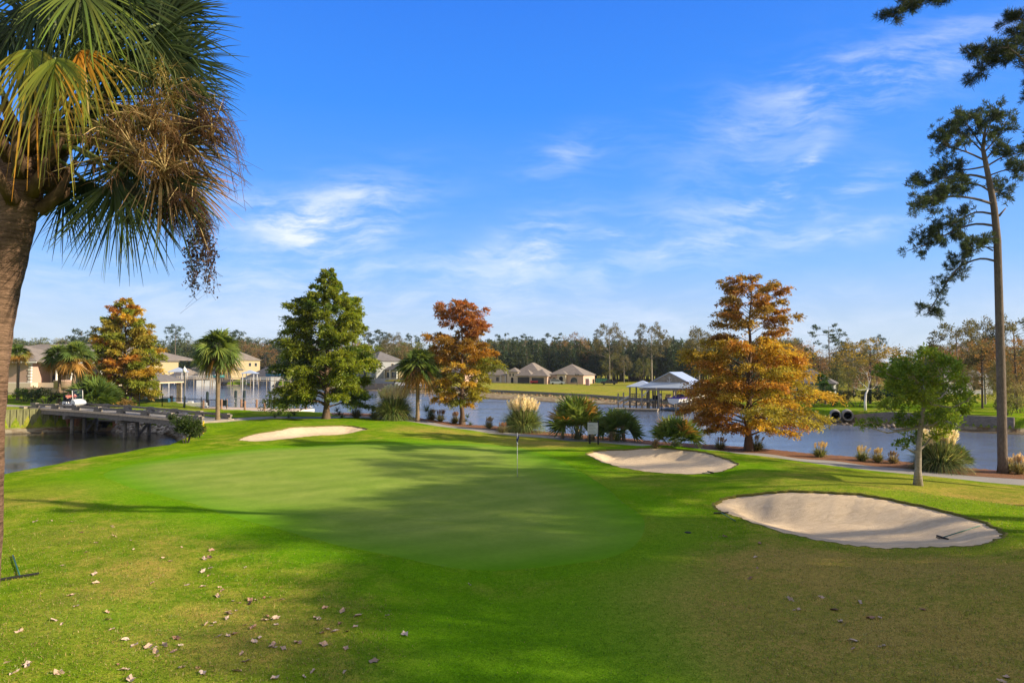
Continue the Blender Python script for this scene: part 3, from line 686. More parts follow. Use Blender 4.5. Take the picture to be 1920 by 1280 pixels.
def fan_frond(hub, ax, nrm, blade, n, spread, col0, coltip, g, droop=.6, wid=None, nseg=3, fold=.25):
    """a fan leaf: n leaflets fanning from the hub round axis ax; nrm is the upper side"""
    ax = unit(np.array(ax, float)); side = unit(np.cross(ax, nrm)); nn = np.cross(side, ax)
    a = np.linspace(-spread, spread, n) + g.normal(0, .03, n)
    if n > 22: a = a[g.random(n) > .09]; n = len(a)
    Dd = np.cos(a)[:, None] * ax + np.sin(a)[:, None] * side + nn * (np.abs(np.sin(a)) * fold)[:, None] + g.normal(0, .03, (n, 3))
    L = blade * (.62 + .38 * np.cos(a * .8)) * g.uniform(.80, 1.10, n)
    wid = wid or blade * spread * 2 / n * .75
    B = hub + ax * (np.cos(a) * .04 * blade)[:, None]
    V, Fq, _ = strips(B, Dd, L, wid, np.zeros((n, 3)), g, nseg, droop, True, nn[None].repeat(n, 0) + g.normal(0, .25, (n, 3)))
    c = jitter(col0, n, g, .14, .05); c2 = jitter(coltip, n, g, .2, .08); m_ = 2 * (nseg + 1)
    tt = np.repeat(np.linspace(0, 1, nseg + 1) ** 1.5, 2)[None, :, None]
    return V, Fq, (c[:, None] * (1 - tt) + c2[:, None] * tt).reshape(-1, 3)

PALM_G = (.075, .12, .026); PALM_L = (.16, .21, .04); PALM_O = (.40, .22, .05)
def palm_crown(r_, nf, nl, seed, dry=.25, elev=(-.75, 1.45), green=PALM_G, lite=PALM_L, orange=PALM_O, drop=1.0):
    g = np.random.default_rng(seed); parts = []; pet = MB()
    for i in range(nf):
        u = (i + .5) / nf; az = i * 2.39996 + g.normal(0, .2); el = elev[0] + (elev[1] - elev[0]) * u ** .85 + g.normal(0, .08)
        d = np.array([math.cos(az) * math.cos(el), math.sin(az) * math.cos(el), math.sin(el)])
        pl = r_ * g.uniform(.38, .52); hub = d * pl + np.array([0, 0, -.06 * r_ * (1 - u)])
        ax = unit(d + np.array([0, 0, -.35 - .35 * (1 - u)])); nrm = unit(np.array([0, 0, 1.0]) - ax * ax[2] + 1e-3)
        sd_ = unit(np.cross(ax, nrm)); nrm = unit(nrm + sd_*g.normal(0, .9)); k = g.random()
        c = orange if (u < dry and k < .8) else (lite if k > .55 else green)
        tip = orange if u < dry * 1.4 else tuple(np.array(c) * 1.25)
        parts.append(fan_frond(hub, ax, nrm, r_ * g.uniform(.50, .66), nl, R(100), c, tip, g, droop=drop * g.uniform(.6, 1.1), nseg=3))
        pet.tube([(0, 0, 0), tuple(hub * .55 + np.array([0, 0, .05*r_])), tuple(hub)], [.025, .02, .014], 4, False)
    return pack(parts), pet
def palm_tree(loc, H, r_, seed, label, group=None, tr=.19, lean=(0, 0), nf=46, nl=22, dry=.22, stalks=0, name='palm_tree', boots=.35, **kw):
    g = np.random.default_rng(seed); root = empty(name, loc, 0, label, 'palm tree', group)
    tb = MB(); pts = []; rad = []
    for k in range(26):
        t = k / 25; pts.append((lean[0]*t**1.5, lean[1]*t**1.5, H*t - (.3 if k == 0 else 0)))
        rad.append(tr * (1.25 - .3 * min(1, t*6)) * (1 + .05 * math.sin(k*2.6)) * (1.0 + boots * max(0, (t - .78) / .22)))
    tb.tube(pts, rad, 10); tb.build('trunk', M['bark_palm'], root)
    (V, Fq, C), pet = palm_crown(r_, nf, nl, seed, dry, **kw)
    off = np.array([lean[0], lean[1], H + .05]); np_mesh('crown', V + off, Fq, M['palm'], root, C)
    pet.T = Matrix.Identity(4); o = pet.build('leaf_stalks', M['petiole'], root); o.location = tuple(off)
    if stalks:
        for k in range(stalks):
            a = k * 2.4 + seed; c = off + np.array([math.cos(a) * r_*.4, math.sin(a) * r_*.4, -.32 * r_])
            n = 420; p = c + g.normal(0, 1, (n, 3)) * np.array([.2, .2, .3]) * r_ * .65; V, Fq, C = leaf_quads(p, g.normal(0, .5, (n, 3)) + np.array([0, 0, -1]), .20*r_, .013*r_, jitter((.23, .13, .075), n, g), g); np_mesh('seed_stalk', V, Fq, M['plume'], root, C)
    return root
M['petiole'] = simple('palm_petiole', (.12, .15, .05), .6, .3)

def pampas(loc, w, h, seed, label, plumes=34, n=1500, green=(.15, .22, .055), dryc=(.30, .27, .12), plume_c=(.92, .78, .62), lean=0.0, group=None, name='pampas_grass', cat='pampas grass', plh=.26):
    g = np.random.default_rng(seed); root = empty(name, loc, 0, label, cat, group)
    a = g.uniform(0, 2*math.pi, n); rr = np.sqrt(g.uniform(0, 1, n)); out = g.uniform(.15, 1.0, n)
    B = np.stack([np.cos(a)*rr*w*.16, np.sin(a)*rr*w*.16, np.zeros(n)], 1)
    D0 = np.stack([np.cos(a)*out*.75 + lean*.5, np.sin(a)*out*.75, 1.15 - .35*out], 1)
    L = h * g.uniform(.7, 1.12, n) * (.95 + .25*out); c = np.array(green)[None] * (1 - (g.random((n, 1)) < .28)) + np.array(dryc)[None] * (g.random((n, 1)) < .28)
    c = np.clip(c, .01, 1)
    V, Fq, C = strips(B, D0, L, max(.018, w*.011), jitter(c, n, g, .25, .08), g, 4, g.uniform(1.0, 2.5, n) * out)
    np_mesh('blades', V, Fq, M['leaf'], root, C)
    if plumes:
        parts = []; stem = MB()
        for k in range(plumes):
            a = g.uniform(0, 2*math.pi); o_ = math.sqrt(g.uniform(0.02, 1)); dx, dy = math.cos(a)*o_*w*.36 + lean*h*.35, math.sin(a)*o_*w*.36
            base = np.array([dx*.8, dy*.8, h*(.62 + .18*(1-o_))]); ax = unit(np.array([dx*.5 + lean*.3 + .12, dy*.4, h*.5])); pl = h * g.uniform(.75, 1.2) * plh
            m_ = 90; t = g.uniform(0, 1, m_); p = base + ax * (t*pl)[:, None] + g.normal(0, 1, (m_, 3)) * (.095 * pl * np.sin(t*math.pi*.9 + .15))[:, None]
            parts.append(leaf_quads(p, ax*1.2 + g.normal(0, .35, (m_, 3)), pl*.26, pl*.062, jitter(np.array(plume_c) * g.uniform(.75, 1.1), m_, g, .12, .04), g))
            stem.tube([(dx*.3, dy*.3, 0), tuple(base + ax*pl*.6)], [.012, .006], 3, False)
        V, Fq, C = pack(parts); np_mesh('plumes', V, Fq, M['plume'], root, C); stem.build('stems', M['straw'], root)
    return root
M['straw'] = simple('dry_straw', (.40, .31, .17), .8, .25)

def fan_shrub(loc, w, h, seed, label, nf=26, nl=16, group=None, dry=.1, name='palmetto', cat='palmetto', lite=PALM_L, green=PALM_G, trunks=0, stiff=.5):
    """trunkless fan palm: stalks rise from the ground, each ending in a fan"""
    w *= 1.22; h *= 1.08
    g = np.random.default_rng(seed); root = empty(name, loc, 0, label, cat, group); parts = []; pet = MB()
    for i in range(nf):
        az = i*2.39996 + g.normal(0, .2); u = (i + .5)/nf; o_ = math.sqrt(1 - u*.96) 
        d = np.array([math.cos(az)*o_*w*.33, math.sin(az)*o_*w*.33, h*(.24 + .42*u)*g.uniform(.85, 1.08)])
        ax = unit(np.array([math.cos(az)*o_, math.sin(az)*o_, .25 + 1.0*u])); nrm = unit(np.array([0, 0, 1.]) - ax*ax[2] + 1e-3)
        sd_ = unit(np.cross(ax, nrm)); nrm = unit(nrm + sd_*g.normal(0, 1.1))
        c = PALM_O if g.random() < dry else (lite if g.random() > .5 else green)
        parts.append(fan_frond(d, ax, nrm, w*.34*g.uniform(.85, 1.15), nl, R(95), c, tuple(np.array(c)*1.3), g, droop=stiff*g.uniform(.6, 1.3), nseg=2))
        b = g.normal(0, .05*w, 2); pet.tube([(b[0], b[1], 0), tuple(d*.6 + np.array([0, 0, .06*h])), tuple(d)], [.02, .016, .012], 4, False)
    V, Fq, C = pack(parts); np_mesh('fronds', V, Fq, M['palm'], root, C); pet.build('leaf_stalks', M['petiole'], root)
    if trunks:
        tb = MB()
        for k in range(trunks): x = (k - (trunks-1)/2) * w * .28; tb.tube([(x, 0, -.2), (x*.9, 0, h*.15), (x*.7, 0, h*.42)], [.16, .15, .13], 8)
        tb.build('trunks', M['bark_palm'], root)
    return root
def yucca(loc, w, h, seed, label, n=150, green=(.08, .13, .06), group=None, name='yucca', cat='yucca', wd=.045):
    g = np.random.default_rng(seed); root = empty(name, loc, 0, label, cat, group)
    B, D0 = [], []
    for k in range(3):
        c = np.array([g.normal(0, .14*w), g.normal(0, .1*w), h*.22*k]); a = g.uniform(0, 6.28, n//3); e = g.uniform(-.1, 1.35, n//3)
        B.append(np.tile(c, (n//3, 1))); D0.append(np.stack([np.cos(a)*np.cos(e), np.sin(a)*np.cos(e), np.sin(e)], 1))
    B = np.vstack(B); D0 = np.vstack(D0)
    V, Fq, C = strips(B, D0, w*.46*g.uniform(.75, 1.1, len(B)), wd, jitter(green, len(B), g, .22), g, 2, .25); np_mesh('leaves', V, Fq, M['palm'], root, C)
    return root
def bush(loc, w, h, seed, label, colors, group=None, n=2600, L=.14, W=.07, name='bush', cat='bush', flat=.8, stem=True):
    g = np.random.default_rng(seed); root = empty(name, loc, 0, label, cat, group)
    m_ = 9; cs = [(g.uniform(-.32, .32)*w, g.uniform(-.3, .3)*w, h*g.uniform(.3, .72)) for _ in range(m_)]; rs = [min(w, h)*g.uniform(.2, .34) for _ in range(m_)]
    P_, dd = clump_points(cs, rs, [n//m_]*m_, g, flat, 9); pal = np.array(colors, float); base = pal[g.integers(0, len(pal), len(P_))]
    P_[:, 2] = np.abs(P_[:, 2]); V, Fq, C = leaf_quads(P_, unit(dd) + g.normal(0, .6, dd.shape), g.uniform(.6, 1.3, len(P_))*L, W, jitter(base, len(P_), g), g)
    np_mesh('foliage', V, Fq, M['leaf'], root, C)
    if stem:
        sb = MB()
        for c in cs: sb.tube([(c[0]*.2, c[1]*.2, -.1), tuple(np.array(c)*.6), c], [.03, .02, .01], 4, False)
        sb.build('stems', M['bark_dark'], root)
    return root

def needle_tufts(centers, dirs, nn, L, W, base, g):
    """round brushes of pine needles"""
    k = len(centers); P_ = np.repeat(centers, nn, 0); A = np.repeat(dirs, nn, 0) * .55 + g.normal(0, .62, (k*nn, 3)) + np.array([0, 0, .12])
    cc = jitter(np.repeat(jitter(base, k, g, .16, .05), nn, 0), k*nn, g, .15, .04)
    return leaf_quads(P_ + g.normal(0, L*.12, P_.shape), A, g.uniform(.7, 1.2, k*nn)*L, W, cc, g)

def pine_proto(H, seed, kind, name_label, cat='pine tree', name='pine_tree', group=None, leaves=1500, crown0=.5, width=.30, cols=((.028, .052, .026), (.045, .072, .030), (.06, .085, .032)), L=.75, W=.22, trunk_r=.22, barkm='bark_pine'):
    """background trees. kind: 'dense' conic pine, 'flat' open-topped tall pine, 'round' broadleaf, 'bare' thin-leaved"""
    g = np.random.default_rng(seed); root = empty(name, (0, 0, 0), 0, name_label, cat, group)
    lx = g.normal(0, .02*H)
    tb = MB(); tb.tube([(0, 0, -.5), (lx*.3, 0, H*.35), (lx*.7, 0, H*.7), (lx, 0, H*.96)], [trunk_r*1.2, trunk_r, trunk_r*.7, trunk_r*.2], 6, False)
    cl = []
    if kind == 'dense':
        for i in range(30):
            t = crown0 + (1-crown0)*((i+.5)/30); Rm = width*H*.5*(1.05 - ((t-crown0)/(1-crown0))**1.6)*g.uniform(.6, 1.1); a = i*2.4
            cl.append((lx*t + math.cos(a)*Rm*.62, math.sin(a)*Rm*.62, t*H*.97, max(.45, Rm*.55)))
    elif kind == 'flat':
        for i in range(13):
            t = crown0 + (1-crown0)*((i+.5)/13); Rm = width*H*.5*(1.15 - .55*((t-crown0)/(1-crown0)))*g.uniform(.4, 1.15); a = i*2.4 + g.normal(0, .4)
            cl.append((lx*t + math.cos(a)*Rm, math.sin(a)*Rm, t*H*.98, width*H*.15*g.uniform(.6, 1.2)))
    else:
        for i in range(24):
            u = (i+.5)/24; a = i*2.4 + g.normal(0, .3); zz = crown0 + (1-crown0)*(.06 + .9*u); Rm = width*H*.5*math.sqrt(max(.03, 1 - (2*(zz-crown0)/(1-crown0)-.9)**2*.8))*g.uniform(.55, 1.0)
            cl.append((lx*zz + math.cos(a)*Rm, math.sin(a)*Rm, zz*H, width*H*.15*g.uniform(.7, 1.2)))
    for c in cl: 
        s = (lx*.8, 0, c[2] - (.10*H if kind in ('round', 'bare') else .03*H)*g.uniform(.5, 1.5))
        tb.tube([s, ((s[0]+c[0])*.5, (s[1]+c[1])*.5, (s[2]+c[2])*.5), c[:3]], [trunk_r*.3, trunk_r*.2, trunk_r*.08], 4, False)
        if kind in ('round', 'bare'):
            for _ in range(3 + 3*(kind == 'bare')): e = np.array(c[:3]) + g.normal(0, c[3]*.7, 3); tb.tube([c[:3], tuple(e)], [trunk_r*.1, trunk_r*.03], 3, False)
    tb.build('trunk', M[barkm], root)
    tot = sum(c[3]**2 for c in cl); n_each = [max(12, int(leaves*c[3]**2/tot)) for c in cl]
    P_, dd = clump_points([c[:3] for c in cl], [c[3] for c in cl], n_each, g, .55 if kind == 'flat' else .85, 8)
    pal = np.array(cols, float); idx = np.repeat(np.arange(len(cl)), n_each); base = pal[g.integers(0, len(pal), len(cl))][idx]*.6 + pal[g.integers(0, len(pal), len(P_))]*.4
    V, Fq, C = leaf_quads(P_, unit(dd) + g.normal(0, .6, dd.shape) + np.array([0, 0, .3]), g.uniform(.6, 1.3, len(P_))*L, W, jitter(base, len(P_), g, .2), g)
    np_mesh('crown', V, Fq, M['needle' if kind in ('dense', 'flat') else 'leaf'], root, C)
    return root
def place(o, loc, s=1.0, rz=0.0, first=False, label=None, group=None, sz=None):
    c = o if first else copy_tree(o); c.location = loc; c.rotation_euler = (0, 0, rz); c.scale = (s, s, sz or s)
    if label: c['label'] = label
    if group: c['group'] = group
    return c

# ============================================================ near vegetation
def ppm(y): return y / F * 1.0      # metres per photograph pixel at depth y
def tab(y, base_y, H_px, L): return sorted([((base_y - a) / H_px, b * ppm(y)) for a, b in L])
def G3(px, py):
    """ground point for a plant; kept on the land side of the bank"""
    k = 0
    while k < 26:
        h = hit(px, py + k * .5)
        if sdf_poly([h.x], [h.y], NEAR)[0] > .45: return h
        k += 1
    return h
G_OL = (.13, .155, .012); G_DK = (.07, .105, .014); OR = (.30, .150, .028); YO = (.34, .225, .03); RB = (.22, .095, .03); GO = (.24, .20, .03)
# tall green cypress
b = G3(612, 785); y = b.y
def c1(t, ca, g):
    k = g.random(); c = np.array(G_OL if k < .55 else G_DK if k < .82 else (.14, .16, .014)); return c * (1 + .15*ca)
cypress('tall green bald cypress beside the path, left of the centre of the picture', b, 284*ppm(y), tab(y, 785, 284, [(765,104),(740,103),(715,96),(690,98),(660,86),(640,88),(615,82),(600,62),(580,70),(560,56),(545,32),(520,14),(500,3)]),
        tab(y, 785, 284, [(765,78),(740,92),(715,72),(700,90),(680,98),(660,84),(640,82),(620,64),(600,64),(580,60),(560,48),(545,24),(520,12),(500,3)]), c1, 11, nb=135, t0=.10, per=1250, L=.32, W=.095)
# orange-and-green cypress beyond the bridge
b = at_y(232, 750, 85.5); b.z = zg(b.x, b.y); y = 85.5
def c2(t, ca, g):
    k = g.random(); 
    if k < .30: c = GO
    elif k < .52: c = (.16, .18, .022)
    elif k < .72: c = YO
    elif k < .86: c = OR
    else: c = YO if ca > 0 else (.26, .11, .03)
    return np.array(c)
cypress('orange and green bald cypress beyond the footbridge, left of the boat shelter', b, 199*ppm(y), tab(y, 748, 199, [(742,20),(725,40),(700,50),(675,54),(650,50),(625,48),(600,36),(580,30),(565,16),(550,2)]),
        tab(y, 748, 199, [(742,50),(725,64),(700,66),(675,62),(650,58),(630,58),(610,48),(590,35),(570,22),(552,4)]), c2, 12, nb=120, t0=.05, per=1000, L=.36, W=.115)
# red-topped cypress
b = G3(866, 795); y = b.y
def c3(t, ca, g):
    k = g.random()
    if t > .72: c = RB if k < .6 else (.30, .105, .02)
    elif t > .5: c = (.20, .115, .02) if k < .5 else (.26, .135, .018)
    else: c = (.185, .165, .016) if k < .5 else ((.13, .14, .016) if k < .75 else YO)
    return np.array(c)
cypress('bald cypress with a rust-red top and gold-green lower branches by the water', b, 233*ppm(y), tab(y, 795, 233, [(758,40),(740,62),(715,60),(690,62),(660,70),(640,74),(630,60),(610,42),(595,54),(580,50),(568,26),(562,4)]),
        tab(y, 795, 233, [(760,40),(745,58),(730,50),(700,72),(680,68),(660,60),(645,56),(630,34),(610,50),(595,50),(580,32),(565,8)]), c3, 13, nb=108, t0=.16, per=1050, L=.27, W=.088, sparse=lambda t, ca: .45 if .62 < t < .78 else .15)
# big orange cypress
b = G3(1403, 845); y = b.y
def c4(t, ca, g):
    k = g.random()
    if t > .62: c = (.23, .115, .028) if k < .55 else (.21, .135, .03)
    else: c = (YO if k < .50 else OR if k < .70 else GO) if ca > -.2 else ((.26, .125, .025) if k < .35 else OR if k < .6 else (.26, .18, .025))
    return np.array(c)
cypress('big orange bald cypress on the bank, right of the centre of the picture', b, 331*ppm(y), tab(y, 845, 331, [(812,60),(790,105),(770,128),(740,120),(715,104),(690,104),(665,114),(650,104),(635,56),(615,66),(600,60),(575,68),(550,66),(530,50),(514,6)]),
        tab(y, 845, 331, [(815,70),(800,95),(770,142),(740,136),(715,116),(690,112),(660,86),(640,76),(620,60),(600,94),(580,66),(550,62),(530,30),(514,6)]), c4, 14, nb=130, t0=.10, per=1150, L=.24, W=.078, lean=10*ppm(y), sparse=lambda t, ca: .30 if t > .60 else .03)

# small evergreen tree in front of the cart path
b = G3(1721, 909); y = b.y; k_ = ppm(y)
root = empty('holly_tree', b, 0, 'small broad evergreen tree with a pale grey trunk beside the cart path', 'tree')
def rel(px, py, dy=0.0):
    p = at_y(px, py, y + dy); return (p.x - b.x, dy, p.z - b.z)
gg = np.random.default_rng(5)
cl = [(1668,702,26),(1650,695,16),(1700,680,27),(1738,672,28),(1770,692,28),(1692,735,32),(1730,728,36),(1776,738,32),(1802,762,20),(1745,778,32),(1700,778,26),(1712,815,24),(1755,808,22),(1775,782,24),(1664,760,20),(1640,790,15),(1612,796,11),(1822,747,11),(1678,718,24),(1798,712,15),(1735,655,12),(1710,700,26),(1785,722,20),(1690,835,13)]
clumps = []
for px, py, r_ in cl:
    p = rel(px, py, gg.uniform(-1.4, 1.4)); clumps.append((*p, r_*k_*gg.uniform(.80, 1.05)))
clump_tree(root, [rel(1721, 914), rel(1721, 880), rel(1722, 845), rel(1726, 800, .1), rel(1733, 755, .1), rel(1728, 720, 0)], [.24, .15, .135, .11, .08, .05], clumps, 2000, .15, .08,
           [(.17, .25, .03), (.24, .32, .035), (.11, .18, .025), (.32, .37, .05)], 21, M['bark_grey'], limb_r=.06, fork=.4)

# tall pine on the right
def px_pine(root, b, y, trunk, rad, branches, seed, tuft=True, nn=26, L=.24, W=.022, sub=(3, 6), spread=1.0, dens=1.0, base=(.045, .062, .026)):
    g = np.random.default_rng(seed)
    def rl(px, py, dy=0.0): p = at_y(px, py, y + dy); return np.array([p.x - b.x, y + dy - b.y, p.z - b.z])
    tb = MB(); tp = [rl(*t) for t in trunk]; tb.tube([tuple(t) for t in tp], rad, 12); tb.build('trunk', M['bark_pine'], root)
    lb = MB(); cen, dirs = [], []
    for bi, br in enumerate(branches):
        rr = br[0]; pts = br[1:]; m_ = len(pts); dyt = g.uniform(-1.6, 1.6) * spread
        q = [rl(p[0], p[1], dyt * (i / max(1, m_-1)) ) for i, p in enumerate(pts)]
        # densify
        q = catmull(q, False, 3); lb.tube([tuple(a) for a in q], list(np.linspace(rr, rr*.3, len(q))), 6, False)
        if len(br) < 3 or rr < 0: continue
        LN = np.linalg.norm(q[-1] - q[0]); ns = int((LN * 2.6 + 3) * dens)
        for k in range(ns):
            u = g.uniform(.30, 1.0) if LN > 1.0 else g.uniform(.5, 1); i = min(int(u*(len(q)-1)), len(q)-2); s = q[i] + (q[i+1]-q[i])*((u*(len(q)-1)) % 1)
            d = unit(unit(q[i+1]-q[i])*.5 + g.normal(0, .75, 3) + np.array([0, 0, .35])); l = g.uniform(.35, .95)*spread
            e = s + d*l; lb.tube([tuple(s), tuple(s + d*l*.5 + np.array([0, 0, -.03])), tuple(e)], [.018, .012, .007], 4, False)
            for j in range(g.integers(*sub)):
                f = s + d*l*g.uniform(.45, 1.0) + g.normal(0, .13, 3)*spread; cen.append(f); dirs.append(unit(d + np.array([0, 0, .5])))
    lb.build('limbs', M['bark_pine'], root)
    V, Fq, C = needle_tufts(np.array(cen), np.array(dirs), nn, L, W, base, g); np_mesh('needles', V, Fq, M['needle'], root, C)
b = G3(1880, 886); y = b.y
root = empty('pine_tree', b, 0, 'tall pine with a long bare trunk at the right edge, its crown leaning left', 'pine tree')
TR = [(1880,892),(1880,870),(1877,700),(1873,560),(1870,450),(1864,390),(1856,345),(1848,305),(1843,280),(1846,250),(1852,222)]
RAD = [.33, .26, .235, .215, .20, .18, .16, .135, .11, .07, .03]
BR = [(.07,(1868,490),(1838,485),(1800,500),(1775,530),(1755,562),(1738,588)), (.08,(1868,424),(1830,420),(1790,432),(1745,455),(1702,470)), (.04,(1868,445),(1835,452),(1812,465)),
 (.07,(1864,402),(1830,398),(1795,415),(1760,432),(1725,450)), (.08,(1860,382),(1825,372),(1780,368),(1735,372),(1712,392)), (.06,(1858,360),(1830,345),(1790,350),(1760,372),(1740,395)),
 (.08,(1852,335),(1820,328),(1780,332),(1745,340),(1716,344)), (.06,(1848,312),(1815,318),(1785,318),(1760,325)), (.06,(1845,300),(1812,285),(1780,275),(1766,262)), (.05,(1843,285),(1815,258),(1790,245),(1770,248)),
 (.05,(1844,280),(1822,245),(1806,222)), (.04,(1846,260),(1836,232),(1830,218)), (.04,(1846,262),(1858,228),(1862,212)), (.05,(1846,285),(1872,255),(1886,228)), (.06,(1850,312),(1885,292),(1915,285),(1935,262)),
 (.05,(1853,330),(1890,318),(1925,322)), (.04,(1858,362),(1872,360),(1884,366)), (.05,(1848,300),(1870,280),(1900,300)), (.05,(1862,470),(1840,462),(1812,480),(1795,505))]
px_pine(root, b, y, TR, RAD, BR, 31, nn=24, L=.29, W=.036, sub=(3, 7), spread=1.0, dens=1.75, base=(.06, .085, .035))
st = MB(); a_ = at_y(1873, 405, y); c_ = at_y(1886, 390, y); st.tube([a_ - b, c_ - b], [.07, .03], 6); st.build('dead_stub', M['bark_pine'], root); st = MB(); a_ = at_y(1869, 465, y); c_ = at_y(1852, 463, y); st.tube([a_ - b, c_ - b], [.05, .03], 6); st.build('dead_stub', M['bark_pine'], root)
# nearer pine standing outside the right edge; its branches reach into the top right corner
y = 21.0; b = Vector((at_y(2090, 700, y).x, y, 0)); b.z = zg(b.x, b.y)
root = empty('pine_tree', b, 0, 'near pine outside the right edge whose needled branches hang into the top right corner', 'pine tree')
px_pine(root, b, y, [(2092,1020),(2090,700),(2080,400),(2068,150),(2060,-60),(2050,-300)], [.30,.26,.24,.22,.19,.08],
 [(.06,(2072,250),(2010,190),(1950,150),(1890,90),(1815,105)), (.05,(2070,210),(1990,120),(1930,100),(1870,110),(1810,160)), (.05,(2066,120),(1990,70),(1930,40),(1890,35)), (.05,(1990,70),(1945,85),(1895,60)),
  (.06,(2060,-80),(1900,-60),(1790,-30),(1720,5),(1670,28)), (.04,(1900,-60),(1820,-30),(1760,-5)), (.05,(2074,300),(2010,250),(1960,200),(1935,180)), (.06,(2055,-200),(2150,-260),(2240,-250)), (.06,(2062,0),(2160,-40),(2230,-20)), (.05,(2050,-280),(1960,-330),(1880,-330)), (.05,(2050,-300),(2080,-380),(2100,-420))],
 32, nn=30, L=.20, W=.014, sub=(3, 7), spread=.42, dens=2.6)

# palms along the water
b = G3(408, 790); y = b.y
palm_tree(b, (790-660)*ppm(y), 52*ppm(y), 41, 'cabbage palm on the mound at the near end of the footbridge', 'cabbage palms', lean=(-.1, 0), stalks=3, dry=.05, nf=60, nl=24)
b = G3(783, 790); y = b.y
palm_tree(b, (790-690)*ppm(y), 48*ppm(y), 42, 'cabbage palm with orange lower leaves between the pampas grass and the red-topped cypress', 'cabbage palms', lean=(0, 0), stalks=1, dry=.12, nf=56, nl=24, tr=.2)

# pampas and other grasses on the bank
def grass_at(fn, px, py, wpx, hpx, *a, **k):
    h = G3(px, py); s = ppm(h.y); return fn(h, wpx*s, hpx*s, *a, **k)
pg = 'pampas grass clumps on the bank'
grass_at(pampas, 737, 787, 76, 62, 51, 'pampas grass with cream plumes right of the tall green cypress', group=pg, plumes=70, n=3600)
grass_at(pampas, 981, 809, 80, 62, 52, 'pampas grass with cream plumes behind the flagstick', group=pg, plumes=74, n=3800)
grass_at(pampas, 1762, 882, 92, 78, 53, 'pampas grass with white plumes leaning left behind the small evergreen tree', group=pg, plumes=56, n=4000, lean=-.12, green=(.12, .17, .06))
og = 'small ornamental grasses on the bank'
for i, (px, py, w, h, lab, gr, pc) in enumerate([
  (668,783,26,28,'tawny ornamental grass at the right foot of the tall green cypress',(.16,.12,.05),(.45,.28,.15)),
  (826,787,20,20,'low reddish grass tuft left of the red-topped cypress',(.15,.15,.06),(.42,.24,.15)),
  (853,792,18,20,'low grass tuft touching the trunk of the red-topped cypress',(.16,.15,.06),(.5,.33,.22)),
  (810,786,18,18,'yellow grass tuft between the yucca and the reddish grass tuft',(.36,.24,.08),(.55,.36,.16)),
  (917,803,17,20,'upright straw grass tuft left of the pampas grass behind the flagstick',(.22,.19,.07),(.55,.42,.24)),
  (941,811,22,18,'low pinkish grass tuft at the left foot of the pampas grass behind the flagstick',(.16,.14,.07),(.48,.28,.18)),
  (1148,822,24,22,'pale grass tuft between the two palmetto clumps',(.26,.21,.10),(.60,.48,.34)),
  (1107,827,22,14,'pale grass tuft at the foot of the sign',(.26,.22,.12),(.6,.52,.38)),
  (1350,841,30,20,'feathery grass tuft left of the big orange cypress',(.20,.18,.07),(.62,.44,.28)),
  (1418,843,44,26,'green and straw grass tuft behind the trunk of the big orange cypress',(.17,.19,.05),(.45,.34,.14)),
  (1537,856,36,26,'straw-topped grass tuft standing alone right of the big orange cypress',(.16,.19,.04),(.66,.50,.27)),
  (1617,863,32,25,'left one of the two straw-topped grass tufts near the small evergreen tree',(.17,.20,.04),(.68,.54,.33)),
  (1646,866,20,24,'right, narrower one of the two straw-topped grass tufts near the small evergreen tree',(.22,.20,.06),(.68,.54,.33)),
  (1675,868,26,20,'brown faded grass tuft left of the leaning pampas grass',(.16,.11,.05),(.30,.20,.11)),
  (1893,884,20,26,'cream grass tuft right of the tall pine trunk',(.20,.21,.06),(.66,.52,.38)),
  (1912,888,30,34,'cream grass tuft at the right edge beyond the cart path',(.26,.22,.08),(.70,.54,.40)),
  (702,785,22,20,'dull green grass tuft at the left foot of the first pampas grass',(.09,.10,.05),(.2,.15,.09)),
  (1290,838,16,14,'tiny straw tuft left of the low round palmetto',(.3,.2,.12),(.5,.35,.25)),
  (757,786,20,26,'green grass tuft at the right foot of the first pampas grass',(.15,.18,.04),(.3,.28,.1))]):
    if i == 17: px = 1228
    grass_at(pampas, px, py, w, h, 60+i, lab, group=og, plumes=16, n=520, green=gr, plume_c=pc, name='ornamental_grass', cat='grass tuft', plh=.34)
grass_at(yucca, 800, 787, 44, 36, 81, 'dark yucca right of the second cabbage palm', n=240)
grass_at(yucca, 876, 797, 24, 32, 82, 'yucca at the right foot of the red-topped cypress', n=150)
grass_at(yucca, 522, 782, 30, 16, 83, 'left one of the two low yuccas beside the path near the dock', n=120)
grass_at(yucca, 549, 783, 30, 18, 84, 'right one of the two low yuccas beside the path near the dock', n=120)
grass_at(yucca, 636, 783, 30, 26, 85, 'spiky shrub at the right foot of the tall green cypress trunk', n=180)
pmg = 'palmettos on the bank'
grass_at(fan_shrub, 1083, 823, 88, 84, 91, 'largest palmetto clump, behind the sign', nf=64, nl=18, group=pmg, trunks=3)
grass_at(fan_shrub, 1158, 826, 72, 62, 92, 'palmetto clump right of the sign', nf=46, nl=18, group=pmg, trunks=2, lite=(.12, .155, .04))
grass_at(fan_shrub, 1268, 837, 82, 52, 93, 'low round palmetto between the sign and the big orange cypress', nf=44, nl=18, group=pmg)
grass_at(fan_shrub, 1793, 878, 48, 48, 94, 'palmetto at the right side of the leaning pampas grass', nf=22, nl=16, group=pmg)
# sapling at the near end of the bridge
b = G3(350, 830); y = b.y; s = ppm(y)
bush(b, 56*s, 62*s, 95, 'leafy green bush growing on the creek bank in front of the footbridge', [(.05, .085, .018), (.08, .115, .025), (.035, .06, .015)], n=5200, L=.15, W=.08)
b = G3(375, 815)
bush(b, 40*s, 22*s, 96, 'dry reddish brush at the near end of the footbridge', [(.20, .11, .07), (.14, .09, .05), (.10, .10, .04)], n=1500, L=.12, W=.03)

